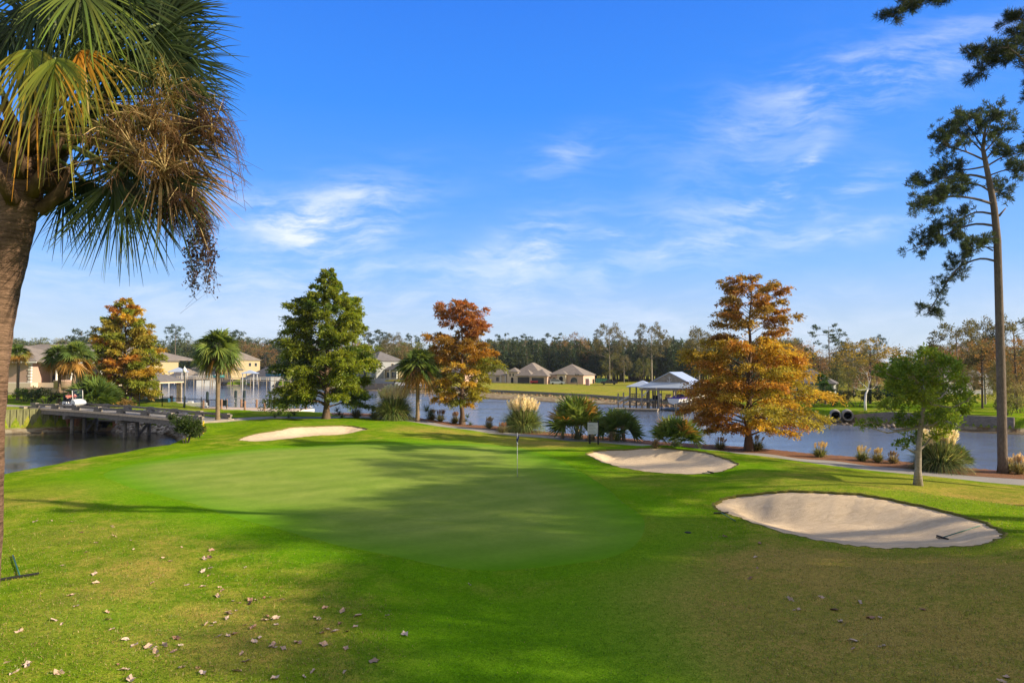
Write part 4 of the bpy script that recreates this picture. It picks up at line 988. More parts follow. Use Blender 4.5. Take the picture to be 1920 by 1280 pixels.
# ============================================================ things people built
M['timber_dark'] = simple('creosote_timber', (.22, .19, .16), .85, .35, 3, bump=.3, stretch=(1, 1, 3))
M['timber'] = simple('weathered_timber', (.30, .25, .19), .85, .3, 3, bump=.3)
M['timber_green'] = simple('treated_sheet_piling', (.20, .20, .09), .85, .4, 2.5, stretch=(2, 2, .5))
M['timber_tan'] = simple('tan_timber', (.66, .50, .34), .8, .2, 4)
M['deckwood'] = simple('pinkish_deck_boards', (.52, .40, .31), .85, .15, 4)
M['white'] = simple('white_paint', (.72, .70, .66), .5, .06, 8)
M['steel_dark'] = simple('dark_green_steel', (.022, .035, .033), .45, .2, 5)
M['black'] = simple('black_iron', (.016, .016, .018), .5, .2, 9)
M['rust'] = simple('rusty_steel', (.30, .13, .06), .8, .35, 3)
M['void'] = simple('dark_interior', (.008, .008, .008), .9, .2, 3)
M['brick'] = simple('pink_brick', (.46, .31, .25), .85, .15, 14)
M['stucco'] = simple('cream_stucco', (.60, .50, .38), .85, .08, 5)
M['yellow'] = simple('yellow_siding', (.44, .35, .21), .8, .08, 5)
M['pinkwall'] = simple('pink_render', (.56, .38, .30), .85, .08, 5)
M['greywall'] = simple('grey_siding', (.30, .31, .32), .8, .1, 5)
def shingle(name, c):
    m, nt = new_mat(name); v = mapped(nt); n1 = noise(nt, .7, 4, .6, v); n2 = noise(nt, 9, 4, .8, v)
    w = N(nt, 'ShaderNodeTexWave', i_Scale=2.0, bands_direction='Z'); nt.links.new(v, w.inputs[0]); w.inputs['Distortion'].default_value = .6
    c0 = ramp(nt, n1, [(.3, tuple(x*.85 for x in c)), (.7, tuple(x*1.15 for x in c))])
    c0 = mixc(nt, .5, c0, ramp(nt, n2, [(.3, (.65, .65, .65)), (.7, (1.3, 1.3, 1.3))]), 'MULTIPLY')
    finish(nt, princ(nt, mixc(nt, .25, c0, w.outputs[0], 'MULTIPLY'), .9, n2, .3, .03, spec=.1)); return m
M['roof'] = shingle('brown_grey_shingles', (.25, .215, .19)); M['roof2'] = shingle('grey_shingles', (.17, .16, .165))
M['metalroof'] = simple('silver_metal_roof', (.50, .56, .66), .32, .06, 3, metal=.35, stretch=(6, .3, 1))
m, nt = new_mat('window_glass'); finish(nt, princ(nt, (.03, .04, .05), .08, spec=.8)); M['glass'] = m
m, nt = new_mat('clear_windscreen'); g_ = N(nt, 'ShaderNodeBsdfGlossy', i_Roughness=.05); t_ = N(nt, 'ShaderNodeBsdfTransparent'); mx = N(nt, 'ShaderNodeMixShader'); mx.inputs[0].default_value = .97
nt.links.new(g_.outputs[0], mx.inputs[1]); nt.links.new(t_.outputs[0], mx.inputs[2]); finish(nt, mx.outputs[0]); M['screen'] = m
def paint(name, c, rough=.3): m, nt = new_mat(name); finish(nt, princ(nt, c, rough, spec=.5)); return m
M['cart'] = paint('silver_cart_paint', (.66, .68, .70)); M['rubber'] = simple('tyre_rubber', (.018, .018, .018), .85, .1); M['chrome'] = paint('hub_metal', (.45, .45, .46), .3)
M['skin'] = paint('skin', (.52, .30, .21), .6); M['shirt'] = simple('salmon_shirt', (.70, .15, .13), .85, .08); M['shirt2'] = simple('dark_red_shirt', (.30, .05, .05), .85, .08)
M['trousers'] = simple('navy_trousers', (.02, .025, .05), .9, .1); M['hair'] = simple('dark_hair', (.03, .02, .015), .9, .1); M['cap'] = simple('white_cap', (.7, .7, .68), .8, .05)
M['rakegreen'] = paint('green_rake_handle', (.02, .12, .09), .45)

# ---- footbridge
A = Vector((-50.5, 74.7, 1.5)); Bn = Vector((-27.0, 62.2, 1.0)); Lb = (Bn.xy - A.xy).length; rz = math.atan2(Bn.y - A.y, Bn.x - A.x)
br = empty('footbridge', A, rz, 'dark timber footbridge for carts over the creek', 'bridge')
zb = lambda x: -.5 * x / Lb + .12 * math.sin(math.pi * x / Lb)
xs = np.linspace(-.6, Lb + .4, 13)
dk = MB(); 
for a_, c_ in zip(xs[:-1], xs[1:]): dk.bar((a_, 0, zb(a_) - .06), (c_, 0, zb(c_) - .06), 3.3, .12)
dk.build('deck', M['path'], br)
for s_ in (-1, 1):
    ed = MB()
    for a_, c_ in zip(xs[:-1], xs[1:]):
        ed.bar((a_, s_*1.72, zb(a_) - .10), (c_, s_*1.72, zb(c_) - .10), .14, .20)
    ed.build('edge_board', M['timber_tan'], br)
for s_ in (-1, 1):
    b_ = MB()
    for a_, c_ in zip(xs[:-1], xs[1:]): b_.bar((a_, s_*1.60, zb(a_) - .40), (c_, s_*1.60, zb(c_) - .40), .22, .38); b_.bar((a_, s_*1.73, zb(a_) - .58), (c_, s_*1.73, zb(c_) - .58), .08, .07)
    b_.build('stringer', M['timber_dark'], br)
    b_ = MB()
    for k in range(len(xs) - 1): b_.bar((xs[k]+.02, s_*1.50, zb(xs[k]) + .34), (xs[k+1]-.02, s_*1.50, zb(xs[k+1]) + .34), .24, .20)
    b_.build('curb_timber', M['timber_dark'], br)
    for k in range(8):
        x = .3 + k * (Lb - .6) / 7; q = MB(); z = zb(x); q.prism([(x-.50, z), (x+.50, z), (x+.46, z+.18), (x+.30, z+.50), (x-.30, z+.50), (x-.46, z+.18)], s_*1.52 - .17, s_*1.52 + .17); q.build('curb_block', M['timber_dark'], br)
for x, zbot in ((15.4, -4.0), (24.2, -2.6), (6.6, -3.0)):
    q = MB(); q.box(x-.17, -2.1, zb(x)-.95, x+.17, 2.1, zb(x)-.60); q.build('pile_cap', M['timber_dark'], br)
    for y_ in (-1.25, .0, 1.25):
        q = MB(); q.tube([(x, y_, zbot), (x, y_, zb(x)-.9)], .17, 10); q.build('pile', M['timber_dark'], br)
    q = MB(); q.bar((x, -.15, zb(x)-2.7), (x, 1.2, zb(x)-1.0), .12, .22); q.build('cross_brace', M['timber_dark'], br)
q = MB(); q.box(-1.3, -2.3, -.78, -.4, 2.3, .1); q.build('abutment', M['timber'], br); q = MB(); q.box(Lb - .2, -2.2, -1.3, Lb + .6, 2.2, -.56); q.build('abutment', M['timber'], br)
# ---- sheet-pile bulkhead left of the bridge
def wall_strip(mb, pts, ztop, zbot, th=.12, rib=.0, step=.0):
    for i in range(len(pts)-1):
        a, b = Vector((*pts[i], 0)), Vector((*pts[i+1], 0)); d = (b-a); L = d.length; d.normalize(); n_ = Vector((d.y, -d.x, 0))
        zt0 = ztop(a.x, a.y) if callable(ztop) else ztop; zt1 = ztop(b.x, b.y) if callable(ztop) else ztop
        vs = []
        for p, zt in ((a, zt0), (b, zt1)):
            for o_ in (0, th): q = p + n_*o_; vs += [(q.x, q.y, zbot), (q.x, q.y, zt)]
        mb.add(vs, [(0,1,5,4),(2,6,7,3),(1,3,7,5),(0,4,6,2),(0,2,3,1),(4,5,7,6)])
        if step:
            k = 0
            while k * step < L:
                p = a + d*(k*step) + n_*(th + rib/2); zt = zt0 + (zt1-zt0)*k*step/L; mb.box(p.x-rib, p.y-rib, zbot, p.x+rib, p.y+rib, zt - .03); k += 1
bh = MB(); wall_strip(bh, [(-120,58.2),(-75,63.1),(-60,67.1),(-53,70.6),(-48.5,73.2)], 1.42, -1.4, .12, .045, .55)
o = bh.build('bulkhead', M['timber_green']); tag(o, 'greenish timber bulkhead holding up the lawn left of the footbridge', 'retaining wall')
bh = MB(); wall_strip(bh, [(-48.4,73.35),(-46.2,74.0)], .95, -1.4, .12, .05, .4); o = bh.build('bulkhead', M['rust']); tag(o, 'short rust-brown bulkhead under the left end of the footbridge', 'retaining wall')
cv = empty('box_culvert', (-43.9, 73.3, -1.0), R(-4), 'rusty box culvert mouth in the bank behind the footbridge piles', 'culvert')
q = MB(); q.box(-1.4, .25, -1, 1.4, .4, 1.0); q.build('opening', M['void'], cv)
q = MB(); q.box(-1.5, -.2, 1.0, 1.62, .9, 1.16); q.build('lintel', M['timber_dark'], cv); q = MB(); q.box(1.4, -.25, -1, 1.7, .9, 1.0); q.build('side_wall', M['rust'], cv); q = MB(); q.box(-1.6, -.2, -1, -1.4, .9, 1.0); q.build('side_wall', M['timber_dark'], cv)
# ---- riprap
def rock_mesh(pos, size, g, name, mat, cols=None):
    ico = [(0,0,1),(.894,0,.447),(.276,.851,.447),(-.724,.526,.447),(-.724,-.526,.447),(.276,-.851,.447),(.724,.526,-.447),(-.276,.851,-.447),(-.894,0,-.447),(-.276,-.851,-.447),(.724,-.526,-.447),(0,0,-1)]
    fs = [(0,1,2),(0,2,3),(0,3,4),(0,4,5),(0,5,1),(1,6,2),(2,7,3),(3,8,4),(4,9,5),(5,10,1),(6,7,2),(7,8,3),(8,9,4),(9,10,5),(10,6,1),(6,11,7),(7,11,8),(8,11,9),(9,11,10),(10,11,6)]
    ico = np.array(ico); V, Fq, C = [], [], []
    for i, (p, s) in enumerate(zip(pos, size)):
        v = ico * g.uniform(.65, 1.2, (12, 1)) * np.array([1, g.uniform(.6, 1), g.uniform(.45, .75)]) * s
        a = g.uniform(0, 6.28); ca, sa = math.cos(a), math.sin(a); v = np.stack([v[:, 0]*ca - v[:, 1]*sa, v[:, 0]*sa + v[:, 1]*ca, v[:, 2]], 1)
        V.append(v + p); Fq.append(np.array(fs) + 12*i); C.append(np.tile(np.array(cols[g.integers(0, len(cols))])*g.uniform(.7, 1.2), (12, 1)))
    return np_mesh(name, np.vstack(V), np.vstack(Fq), mat, None, np.vstack(C))
m, nt = new_mat('riprap_stone'); a = N(nt, 'ShaderNodeAttribute', attribute_name='col'); v = mapped(nt); finish(nt, princ(nt, a.outputs['Color'], .9, noise(nt, 8, 4, .7, v), .4, .05, spec=.1)); M['stone'] = m
g = np.random.default_rng(3); pos = []
while len(pos) < 900:
    t = g.uniform(0, 1); x = -42.2 + 13.5*t; yb = np.interp(x, [-43,-41,-35,-30.5,-27.5], [74.3,74.4,72.3,66,61]); y_ = yb + g.uniform(-2.6, .5)
    z = zg(x, y_)
    if z > -1.15 and z < 1.05: pos.append((x, y_, z + .02))
o = rock_mesh(pos, g.uniform(.16, .36, len(pos)), g, 'riprap_stones', M['stone'], [(.50, .44, .38), (.38, .32, .27), (.24, .21, .19), (.60, .54, .48)]); tag(o, 'grey and buff stones piled on the creek bank under the footbridge', 'stones', kind='stuff')

# ---- golf cart with two people
def skin_body(name, joints, edges, mat, parent, sub=2):
    me = D.meshes.new(name); me.from_pydata([j[0] for j in joints], edges, []); o = D.objects.new(name, me); col.objects.link(o)
    s = o.modifiers.new('Skin', 'SKIN'); s.use_smooth_shade = True
    for v_, j in zip(me.skin_vertices[0].data, joints): v_.radius = (j[1], j[1] if len(j) < 3 else j[2])
    me.skin_vertices[0].data[0].use_root = True
    o.modifiers.new('Subdivision', 'SUBSURF').levels = sub; o.modifiers[-1].render_levels = sub
    me.materials.append(mat); o.parent = parent; return o
def seated_person(loc, rz, label, shirt, capmat, parent_none=None):
    """sitting, facing local +x; root at the seat"""
    o = empty('person', loc, rz, label, 'person')
    J = [((0,0,.08),.15),((.0,0,.30),.155,.19),((.0,0,.50),.13,.20),((.01,0,.60),.07),((.03,0,.70),.055),  # pelvis..neck 0-4
         ((.0,.20,.50),.065),((.08,.27,.30),.05),((.32,.17,.32),.036),((.38,.14,.33),.03),
         ((.0,-.20,.50),.065),((.08,-.27,.30),.05),((.32,-.17,.32),.036),((.38,-.14,.33),.03),
         ((.12,.10,.06),.10),((.45,.12,.08),.075),((.52,.12,-.30),.05),((.62,.12,-.36),.035),
         ((.12,-.10,.06),.10),((.45,-.12,.08),.075),((.52,-.12,-.30),.05),((.62,-.12,-.36),.035)]
    E = [(0,1),(1,2),(2,3),(3,4),(2,5),(5,6),(6,7),(7,8),(2,9),(9,10),(10,11),(11,12),(0,13),(13,14),(14,15),(15,16),(0,17),(17,18),(18,19),(19,20)]
    body = skin_body('body', J, E, M['skin'], o)
    # clothes: shirt over the trunk and upper arms, trousers over the legs
    S = [((0,0,.02),.165),((0,0,.30),.175,.21),((0,0,.50),.15,.215),((.0,.21,.50),.085),((.06,.26,.34),.07),((.0,-.21,.50),.085),((.06,-.26,.34),.07)]
    skin_body('shirt', S, [(0,1),(1,2),(2,3),(3,4),(2,5),(5,6)], shirt, o)
    Tn = [((0,0,.05),.17),((.12,.10,.06),.12),((.45,.12,.08),.09),((.52,.12,-.27),.066),((.12,-.10,.06),.12),((.45,-.12,.08),.09),((.52,-.12,-.27),.066)]
    skin_body('trousers', Tn, [(0,1),(1,2),(2,3),(0,4),(4,5),(5,6)], M['trousers'], o)
    h = MB(); h.lathe([(.02,-.13),(.055,-.11),(.075,-.05),(.082,.02),(.075,.08),(.045,.125),(.01,.14)], (.05, 0, .83), 12); h.add([(.125,-.012,.80),(.125,.012,.80),(.15,0,.79),(.125,0,.84)], [(0,1,2),(0,2,3),(1,3,2)])
    h.box(.10, -.04, .755, .128, .04, .765); h.box(.115, -.045, .842, .13, -.02, .852); h.box(.115, .02, .842, .13, .045, .852); h.lathe([(.01,0),(.02,.01),(.01,.02)], (.05,.075,.82), 6, 'y'); h.lathe([(.01,0),(.02,.01),(.01,.02)], (.05,-.095,.82), 6, 'y'); h.build('head', M['skin'], o)
    c_ = MB(); c_.lathe([(.088,0),(.088,.04),(.06,.085),(.01,.10)], (.045, 0, .87), 12); 
    if capmat is M['cap']: c_.box(.08, -.06, .87, .20, .06, .88)
    c_.build('hair' if capmat is M['hair'] else 'cap', capmat, o)
    for sy in (1, -1):
        hd = MB()
        for k in range(4): hd.tube([(.37, sy*(.14 - .0), .335 + .018*(k-1.5)), (.42, sy*(.125), .345 + .02*(k-1.5)), (.44, sy*.10, .335 + .02*(k-1.5))], [.011, .010, .008], 5)
        hd.tube([(.37, sy*.13, .36), (.40, sy*.105, .375)], [.012, .009], 5)
        hd.build('fingers', M['skin'], o)
    return o
cp = A.xy + (Bn.xy - A.xy).normalized() * 4.3
czz = 1.5 + zb(4.3) + .004
gc = empty('golf_cart', (cp.x + .1, cp.y + .2, czz), rz, 'silver golf cart with a dark roof carrying two people on the footbridge', 'golf cart')
q = MB(); q.prism([(-1.15,.32),(-.55,.28),(-.50,.30),(.25,.30),(.42,.30),(1.10,.34),(1.22,.50),(1.16,.68),(.92,.84),(.58,.93),(.42,.86),(.34,.42),(-.38,.40),(-.42,.66),(-1.10,.70),(-1.22,.55)], -.58, .58); q.build('body', M['cart'], gc)
q = MB(); q.box(-.98, -.54, .70, -.32, .54, .84, .03); q.box(-1.06, -.54, .84, -.90, .54, 1.25, .03); q.build('seat', M['black'], gc)
q = MB(); q.box(-1.25, -.60, 1.88, .62, .60, 1.96, .03); q.build('roof', M['black'], gc)
for x0, x1, yy in ((-1.02, -1.10, .52), (-1.02, -1.10, -.52), (.62, .50, .54), (.62, .50, -.54)): q = MB(); q.tube([(x0, yy, .82), (x1, yy, 1.9)], .022, 6); q.build('roof_post', M['black'], gc)
q = MB()
for e0, e1 in (((.61,-.53,.92),(.61,.53,.92)),((.61,.53,.92),(.51,.53,1.88)),((.51,.53,1.88),(.51,-.53,1.88)),((.51,-.53,1.88),(.61,-.53,.92))): q.tube([e0, e1], .035, 6)
q.build('windscreen_frame', M['white'], gc)
q = MB(); q.add([(.60,-.52,.92),(.60,.52,.92),(.50,.52,1.88),(.50,-.52,1.88),(.615,-.52,.92),(.615,.52,.92),(.515,.52,1.88),(.515,-.52,1.88)], [(0,1,2,3),(7,6,5,4),(0,4,5,1),(3,2,6,7)]); q.build('windscreen', M['screen'], gc)
for x in (-.75, .80):
    for yy in (-.53, .53):
        w_ = MB(); w_.lathe([(.14,-.085),(.225,-.08),(.235,0),(.225,.08),(.14,.085)], (x, yy, .235), 16, 'y'); wo_ = w_.build('wheel', M['rubber'], gc)
        w_ = MB(); s_ = .088 if yy > 0 else -.088; w_.lathe([(.13,0),(.11,s_*.15),(.03,s_*.25)], (x, yy+s_, .235), 12, 'y'); w_.build('hub_cap', M['chrome'], wo_)
for yy in (-.38, .38): q = MB(); q.box(1.17, yy-.1, .56, 1.21, yy+.1, .66, .01); q.build('headlight', M['white'], gc)
q = MB(); q.tube([(.42,-.28,.85),(.18,-.28,1.12)], .018, 6); q.lathe([(.165,0),(.175,.01),(.165,.02)], (.16,-.28,1.12), 14); q.build('steering_wheel', M['black'], gc)
q = MB(); q.box(-1.50, -.50, .55, -1.12, .50, .62); q.box(-1.45, -.4, .62, -1.2, -.05, 1.35, .06); q.box(-1.45, .05, .62, -1.2, .4, 1.3, .06); q.build('golf_bags', M['steel_dark'], gc)
mm = Matrix.Rotation(rz, 4, 'Z')
for yy, lab, sh, cpm in ((-.27, 'person in a salmon shirt and dark trousers driving the golf cart', M['shirt'], M['hair']), (.27, 'person in a dark red shirt on the far seat of the golf cart', M['shirt2'], M['cap'])):
    p = gc.location + mm @ Vector((-.66, yy, .84)); seated_person(p, rz, lab, sh, cpm)

# ---- iron fence along the club garden
def iron_fence(pts, h, label, post_every=2.4, picket=.14):
    root = empty('iron_fence', (pts[0][0], pts[0][1], zg(*pts[0])), 0, label, 'fence'); o3 = root.location
    P_ = [Vector((x, y, zg(x, y))) - o3 for x, y in pts]; pan = MB()
    for a, b in zip(P_[:-1], P_[1:]):
        L = (b-a).length; n_ = max(1, int(L/post_every))
        for z in (.12, h-.12): pan.bar(a + Vector((0,0,z)), b + Vector((0,0,z)), .04, .04)
        k = 0
        while k*picket < L: p = a.lerp(b, k*picket/L); pan.bar(p + Vector((0,0,.05)), p + Vector((0,0,h)), .022); k += 1
        for i in range(n_ + 1):
            p = a.lerp(b, i/n_); q = MB(); q.bar(p - Vector((0,0,.1)), p + Vector((0,0,h+.1)), .07); q.add([tuple(p + Vector((x,y,h+.1))) for x, y in ((-.05,-.05),(.05,-.05),(.05,.05),(-.05,.05))] + [tuple(p + Vector((0,0,h+.2)))], [(0,1,4),(1,2,4),(2,3,4),(3,0,4),(3,2,1,0)]); q.build('post', M['black'], root)
    pan.build('pickets', M['black'], root); return root
iron_fence([(-66, 81.5), (-52, 82.5)], 1.35, 'black iron fence behind the golf cart, at the left edge of the club garden')
iron_fence([(-50.5, 82.6), (-42, 82.2), (-38.5, 80.6), (-33.8, 78.6)], 1.25, 'black iron fence between the footbridge and the boat shelter')
# low fence and posts on the near side of the path
# ---- street lamp
def lamp(loc, h, label, name='street_lamp', globe=.24, mat='steel_dark'):
    r_ = empty(name, loc, 0, label, 'street lamp'); q = MB(); q.tube([(0,0,-.1),(0,0,.05)], .16, 10); q.tube([(0,0,0),(0,0,.5),(0,0,h-.5)], [.10,.065,.05], 10); q.build('pole', M[mat], r_)
    q = MB(); q.lathe([(.06,0),(.16,.06),(globe*.95,.22),(globe,.36),(globe*.7,.52),(.06,.62),(.03,.74),(.01,.8)], (0,0,h-.55), 12); q.build('globe', M['white'], r_); return r_
p = at_y(345, 755, 81.5); lamp((p.x, p.y, zg(p.x, p.y)), 4.7, 'dark street lamp with a white acorn globe beside the boat shelter')

# ---- boat shelter by the dock
bs = empty('boat_shelter', (-48.3, 91.0, 1.55), R(-6), 'open boat shelter with a grey hipped roof on timber posts beside the lamp', 'shelter')
q = MB(); q.hip(-3.3, -2.6, 3.1, 2.6, 2.52, 1.35, .20, .16); q.build('roof', M['roof2'], bs); q = MB(); q.box(-3.6, -2.72, 2.18, 3.25, -2.5, 2.355); q.box(-3.6, 2.5, 2.18, 3.25, 2.72, 2.355); q.box(3.03, -2.5, 2.18, 3.25, 2.5, 2.355); q.box(-3.6, -2.5, 2.18, -3.4, 2.5, 2.355); q.build('fascia', M['timber_tan'], bs)
for x in (-3.3, -.9, .1, 2.6, 3.0):
    for y_ in (-2.4, 2.4): q = MB(); q.box(x-.13, y_-.13, -2.6, x+.13, y_+.13, 2.18); q.build('post', M['timber'], bs)
q = MB(); q.box(-3.4, -2.55, -.55, 3.2, 2.55, -.42); q.build('floor', M['deckwood'], bs)
def small_boat(loc, rz, L, label, hull, cover=None, name='boat'):
    r_ = empty(name, loc, rz, label, 'boat'); q = MB(); n = 9; secs = []
    for i in range(n):
        t = i/(n-1); x = (t-.5)*L; w = L*.17*(1 - max(0, (t-.55)/.45)**2.2) + .01; k_ = .28*L*.16*max(0, t-.6); h = L*.12
        secs += [(x, -w, h+k_), (x, -w*.8, .12*h+k_), (x, 0, -.25*h+k_*1.4), (x, w*.8, .12*h+k_), (x, w, h+k_)]
    fs = []
    for i in range(n-1):
        for k in range(4): a = i*5+k; fs.append((a, a+5, a+6, a+1))
    fs.append((0,1,2,3,4)); q.add(secs, fs, False); q.build('hull', hull, r_)
    if cover is not None:
        q = MB(); v = []
        for i in range(n):
            t = i/(n-1); x = (t-.5)*L; w = L*.175*(1 - max(0, (t-.55)/.45)**2.2) + .012; h = L*.12 + .28*L*.16*max(0, t-.6); b = L*.10*math.sin(math.pi*min(1, t*1.1+.12))
            v += [(x, -w, h-.05), (x, -w, h+.02), (x, 0, h+b), (x, w, h+.02), (x, w, h-.05)]
        q.add(v, fs[:-1] + [(4,3,2,1,0)]); q.build('cover', cover, r_)
    else:
        q = MB(); q.box(-.38*L, -.13*L, .07*L, .2*L, .13*L, .085*L); q.box(-.05*L, -.08*L, .085*L, .1*L, .08*L, .17*L, .03); q.build('deck', M['white'], r_)
        q = MB(); q.box(-.54*L, -.04*L, .02*L, -.47*L, .04*L, .19*L, .03); q.build('outboard_motor', M['black'], r_)
    return r_
M['hullwhite'] = paint('white_gelcoat', (.72, .72, .72)); M['hullblue'] = paint('blue_gelcoat', (.03, .12, .20)); M['purple'] = simple('purple_canvas', (.09, .055, .33), .8, .1)
small_boat((-46.3, 88.6, 1.25), R(175), 4.6, 'white and blue runabout parked inside the boat shelter', M['hullblue'])
small_boat((-43.2, 92.2, .55), R(-170), 4.2, 'white open boat at the river edge behind the boat shelter', M['hullwhite'])

M['postbrown'] = simple('brown_dock_post', (.24, .14, .09), .85, .25, 4)
# ---- dock between bridge and river
dk = empty('dock', (-31.5, 82.5, .78), R(-17), 'pinkish boarded boat dock with stub posts behind the cabbage palm on the mound', 'dock')
q = MB(); q.box(-7.5, -2.6, -.16, 6.9, 2.8, 0); q.build('deck_boards', M['deckwood'], dk); q = MB(); q.box(-7.5, -2.68, -.50, 6.9, -2.602, -.02); q.box(6.902, -2.6, -.50, 7.0, 2.8, -.02); q.build('edge_beam', M['white'], dk)
for i in range(8): q = MB(); x = -6.8 + i*1.9; q.box(x-.28, -2.9, -2.4, x+.28, -2.69, -.14); q.build('front_pier', M['timber_tan'], dk)
for x, y_, h in [(-5.6,2.6,1.0),(-3.4,2.6,1.0),(-1.2,2.7,1.0),(1.4,2.6,1.1),(3.2,2.7,1.1),(4.2,1.2,1.0),(6.0,2.5,1.1),(-2.2,-2.4,1.25),(1.0,-2.3,1.1),(3.7,-2.3,.95),(-4.8,-2.4,1.1),(6.2,-2.2,.9)]:
    q = MB(); q.tube([(x, y_, -2.6), (x, y_, h)], .13, 10); q.build('post', M['postbrown'], dk)
q = MB()
for z in (.45, .95): q.tube([(-6.6, 3.1, z+.25), (-2, 3.1, z+.1), (3, 3.1, z-.1), (6.5, 3.1, z-.3)], .035, 6)
for x in np.linspace(-6.4, 6.2, 9): q.tube([(x, 3.1, 0), (x, 3.1, 1.2 - .04*(x+6))], .03, 6)
q.build('handrail', M['white'], dk)
q = MB(); q.box(-3.9, -1.1, .45, -2.6, -.9, 1.1); q.box(-3.9, -1.1, .40, -2.6, -.5, .46); q.bar((-3.8,-.9,0),(-3.8,-.9,.45),.05); q.bar((-2.7,-.9,0),(-2.7,-.9,.45),.05); bn = q.build('dock_bench', M['steel_dark']); bn.parent = None; bn.matrix_world = Matrix.Translation(dk.location) @ Matrix.Rotation(R(-17), 4, 'Z'); tag(bn, 'dark metal bench standing on the pinkish dock', 'bench')
for px, py, wm in ((500, 777, 3.6), (545, 781, 3.8)):
    p = at_y(px, py, 84 if px < 520 else 82); r_ = empty('floating_dock', (p.x, p.y, -.2), R(-8), 'small floating platform at the right end of the dock' if px < 520 else 'small floating platform next to the two low yuccas', 'floating dock')
    q = MB(); q.box(-wm/2, -.9, .18, wm/2, .9, .42); q.build('deck_boards', M['timber'], r_)
    for s_ in (-1, 0, 1): q = MB(); q.box(s_*wm*.36-.35, -.8, -.95, s_*wm*.36+.35, .8, .18); q.build('float', M['timber_tan'], r_)
for px, yt, yb, d_ in ((389,735,762,104),(442,733,762,104),(458,733,762,102),(507,743,776,97),(558,747,780,95)):
    p = at_y(px, yt, d_); q = MB(); q.tube([(0,0,-4), (0,0,p.z)], .21, 10); q.tube([(0,0,p.z), (0,0,p.z+.12)], [.22,.05], 10)
    o = q.build('mooring_pile', M['steel_dark'], None, (p.x, p.y, 0)); tag(o, {389:'leftmost dark mooring pile, at the left end of the dock',442:'dark mooring pile behind the dock, left one of a close pair',458:'dark mooring pile behind the dock, right one of a close pair',507:'dark mooring pile between the dock and the two low yuccas',558:'dark mooring pile under the left branches of the tall green cypress'}[px], 'mooring pile', 'dark mooring piles in the river')

# ---- clubhouse
ch = empty('clubhouse', (-72, 104, 1.6), 0, 'brick clubhouse with white corner stones, hipped grey roof and a columned porch behind the palms', 'building')
def T_(m_): m_.T = Matrix.Translation((0, 0, 0)); return m_
q = MB(); q.box(-24, 0, 0, -1.2, 9, 1.85); q.box(-1.2, 1.6, 0, 11, 9, 1.85); q.build('foundation', M['stucco'], ch)
q = MB(); q.box(-23.8, .15, 1.85, -1.35, 9, 5.05); q.build('wall', M['brick'], ch); q = MB(); q.box(-1.35, 4.5, 1.85, 10.8, 9, 5.05); q.build('wall', M['stucco'], ch)
q = MB()
for k in range(7): q.box(-1.75 + .1*(k % 2), .08, 1.95 + k*.44, -1.29, .42, 2.22 + k*.44)
q.box(-24, .05, 1.75, -1.25, .149, 1.95); q.build('corner_stones', M['white'], ch)
q = MB(); q.hip(-24.2, -.3, -.4, 10.5, 5.23, 2.5, .6); q.build('roof', M['roof'], ch); q = MB(); q.hip(-16, 5, 14, 20, 5.6, 2.6, .7); q.build('roof', M['roof'], ch)
q = MB(); q.box(-24.7, -.92, 4.90, .2, -.80, 5.12); q.build('fascia', M['white'], ch)
for x0 in (-6.6, -13): 
    w_ = MB(); w_.box(x0-.85, .06, 2.5, x0+.85, .148, 4.45); wf = w_.build('window', M['white'], ch); w_ = MB(); w_.box(x0-.7, .02, 2.62, x0+.7, .058, 4.32); w_.build('pane', M['glass'], wf)
for x in (1.3, 3.6, 5.9, 8.2): q = MB(); q.lathe([(.24,0),(.24,.15),(.17,.2),(.15,2.6),(.22,2.75),(.22,2.9)], (x, 2.1, 1.85), 10); q.build('column', M['white'], ch)
q = MB(); q.box(-1.2, 1.5, 4.75, 11, 4.5, 5.05); q.build('porch_beam', M['white'], ch)
for x in (0, 2.6, 5.2, 7.8): q = MB(); q.box(x-.9, 4.38, 1.9, x+1.0, 4.49, 4.6); q.build('window', M['glass'], ch)
q = MB(); q.lathe([(1.3,0),(1.3,.9),(1.4,.95),(1.4,1.1)], (4.6, -1.2, 1.2), 16); q.box(-.9, -1.8, 0, 9, -.2, 1.2); q.build('planter_wall', M['brick'], ch)
q = MB(); q.box(-2, 18, 7.6, 3.5, 21, 8.6); q.build('rooftop_unit', M['white'], ch)

# ---- palms and bushes in the club garden
gp_ = 'cabbage palms in the club garden'
def gpal(px, topy, basey, d_, r_px, seed, label, **k):
    p = at_y(px, basey, d_); z = zg(p.x, p.y); t = at_y(px, topy, d_); palm_tree((p.x, p.y, z), t.z - z, r_px*ppm(d_), seed, label, gp_, **k)
gpal(112, 672, 735, 81, 34, 101, 'left one of the clubhouse palm pair, darker and without orange leaves', nf=46, nl=20, dry=.12, lean=(-.2, 0))
gpal(136, 672, 735, 80, 38, 102, 'right one of the clubhouse palm pair, the one with orange dead leaves', nf=54, nl=20, dry=.26, lean=(.3, 0), tr=.22)
gpal(33, 664, 735, 90, 24, 103, 'small cabbage palm partly hidden by the near palm trunk', nf=44, nl=18, dry=.30)
gpal(160, 702, 735, 92, 20, 104, 'short young palm between the palm pair and the orange and green cypress', nf=30, nl=16, dry=.1)
def gb(fn, px, py, d_, *a, **k): p = at_y(px, py, d_); return fn((p.x, p.y, zg(p.x, p.y)), *a, **k)
gb(bush, 86, 752, 80, 3.0, 2.4, 111, 'dark bush behind the iron fence left of the golf cart', [(.04, .06, .02), (.07, .09, .03), (.03, .045, .02)], n=3200, L=.16, W=.07)
gb(bush, 45, 745, 86, 2.2, 2.0, 112, 'bright yellow-green shrub in front of the clubhouse wall', [(.12, .22, .02), (.20, .26, .03)], n=2000, L=.2, W=.07)
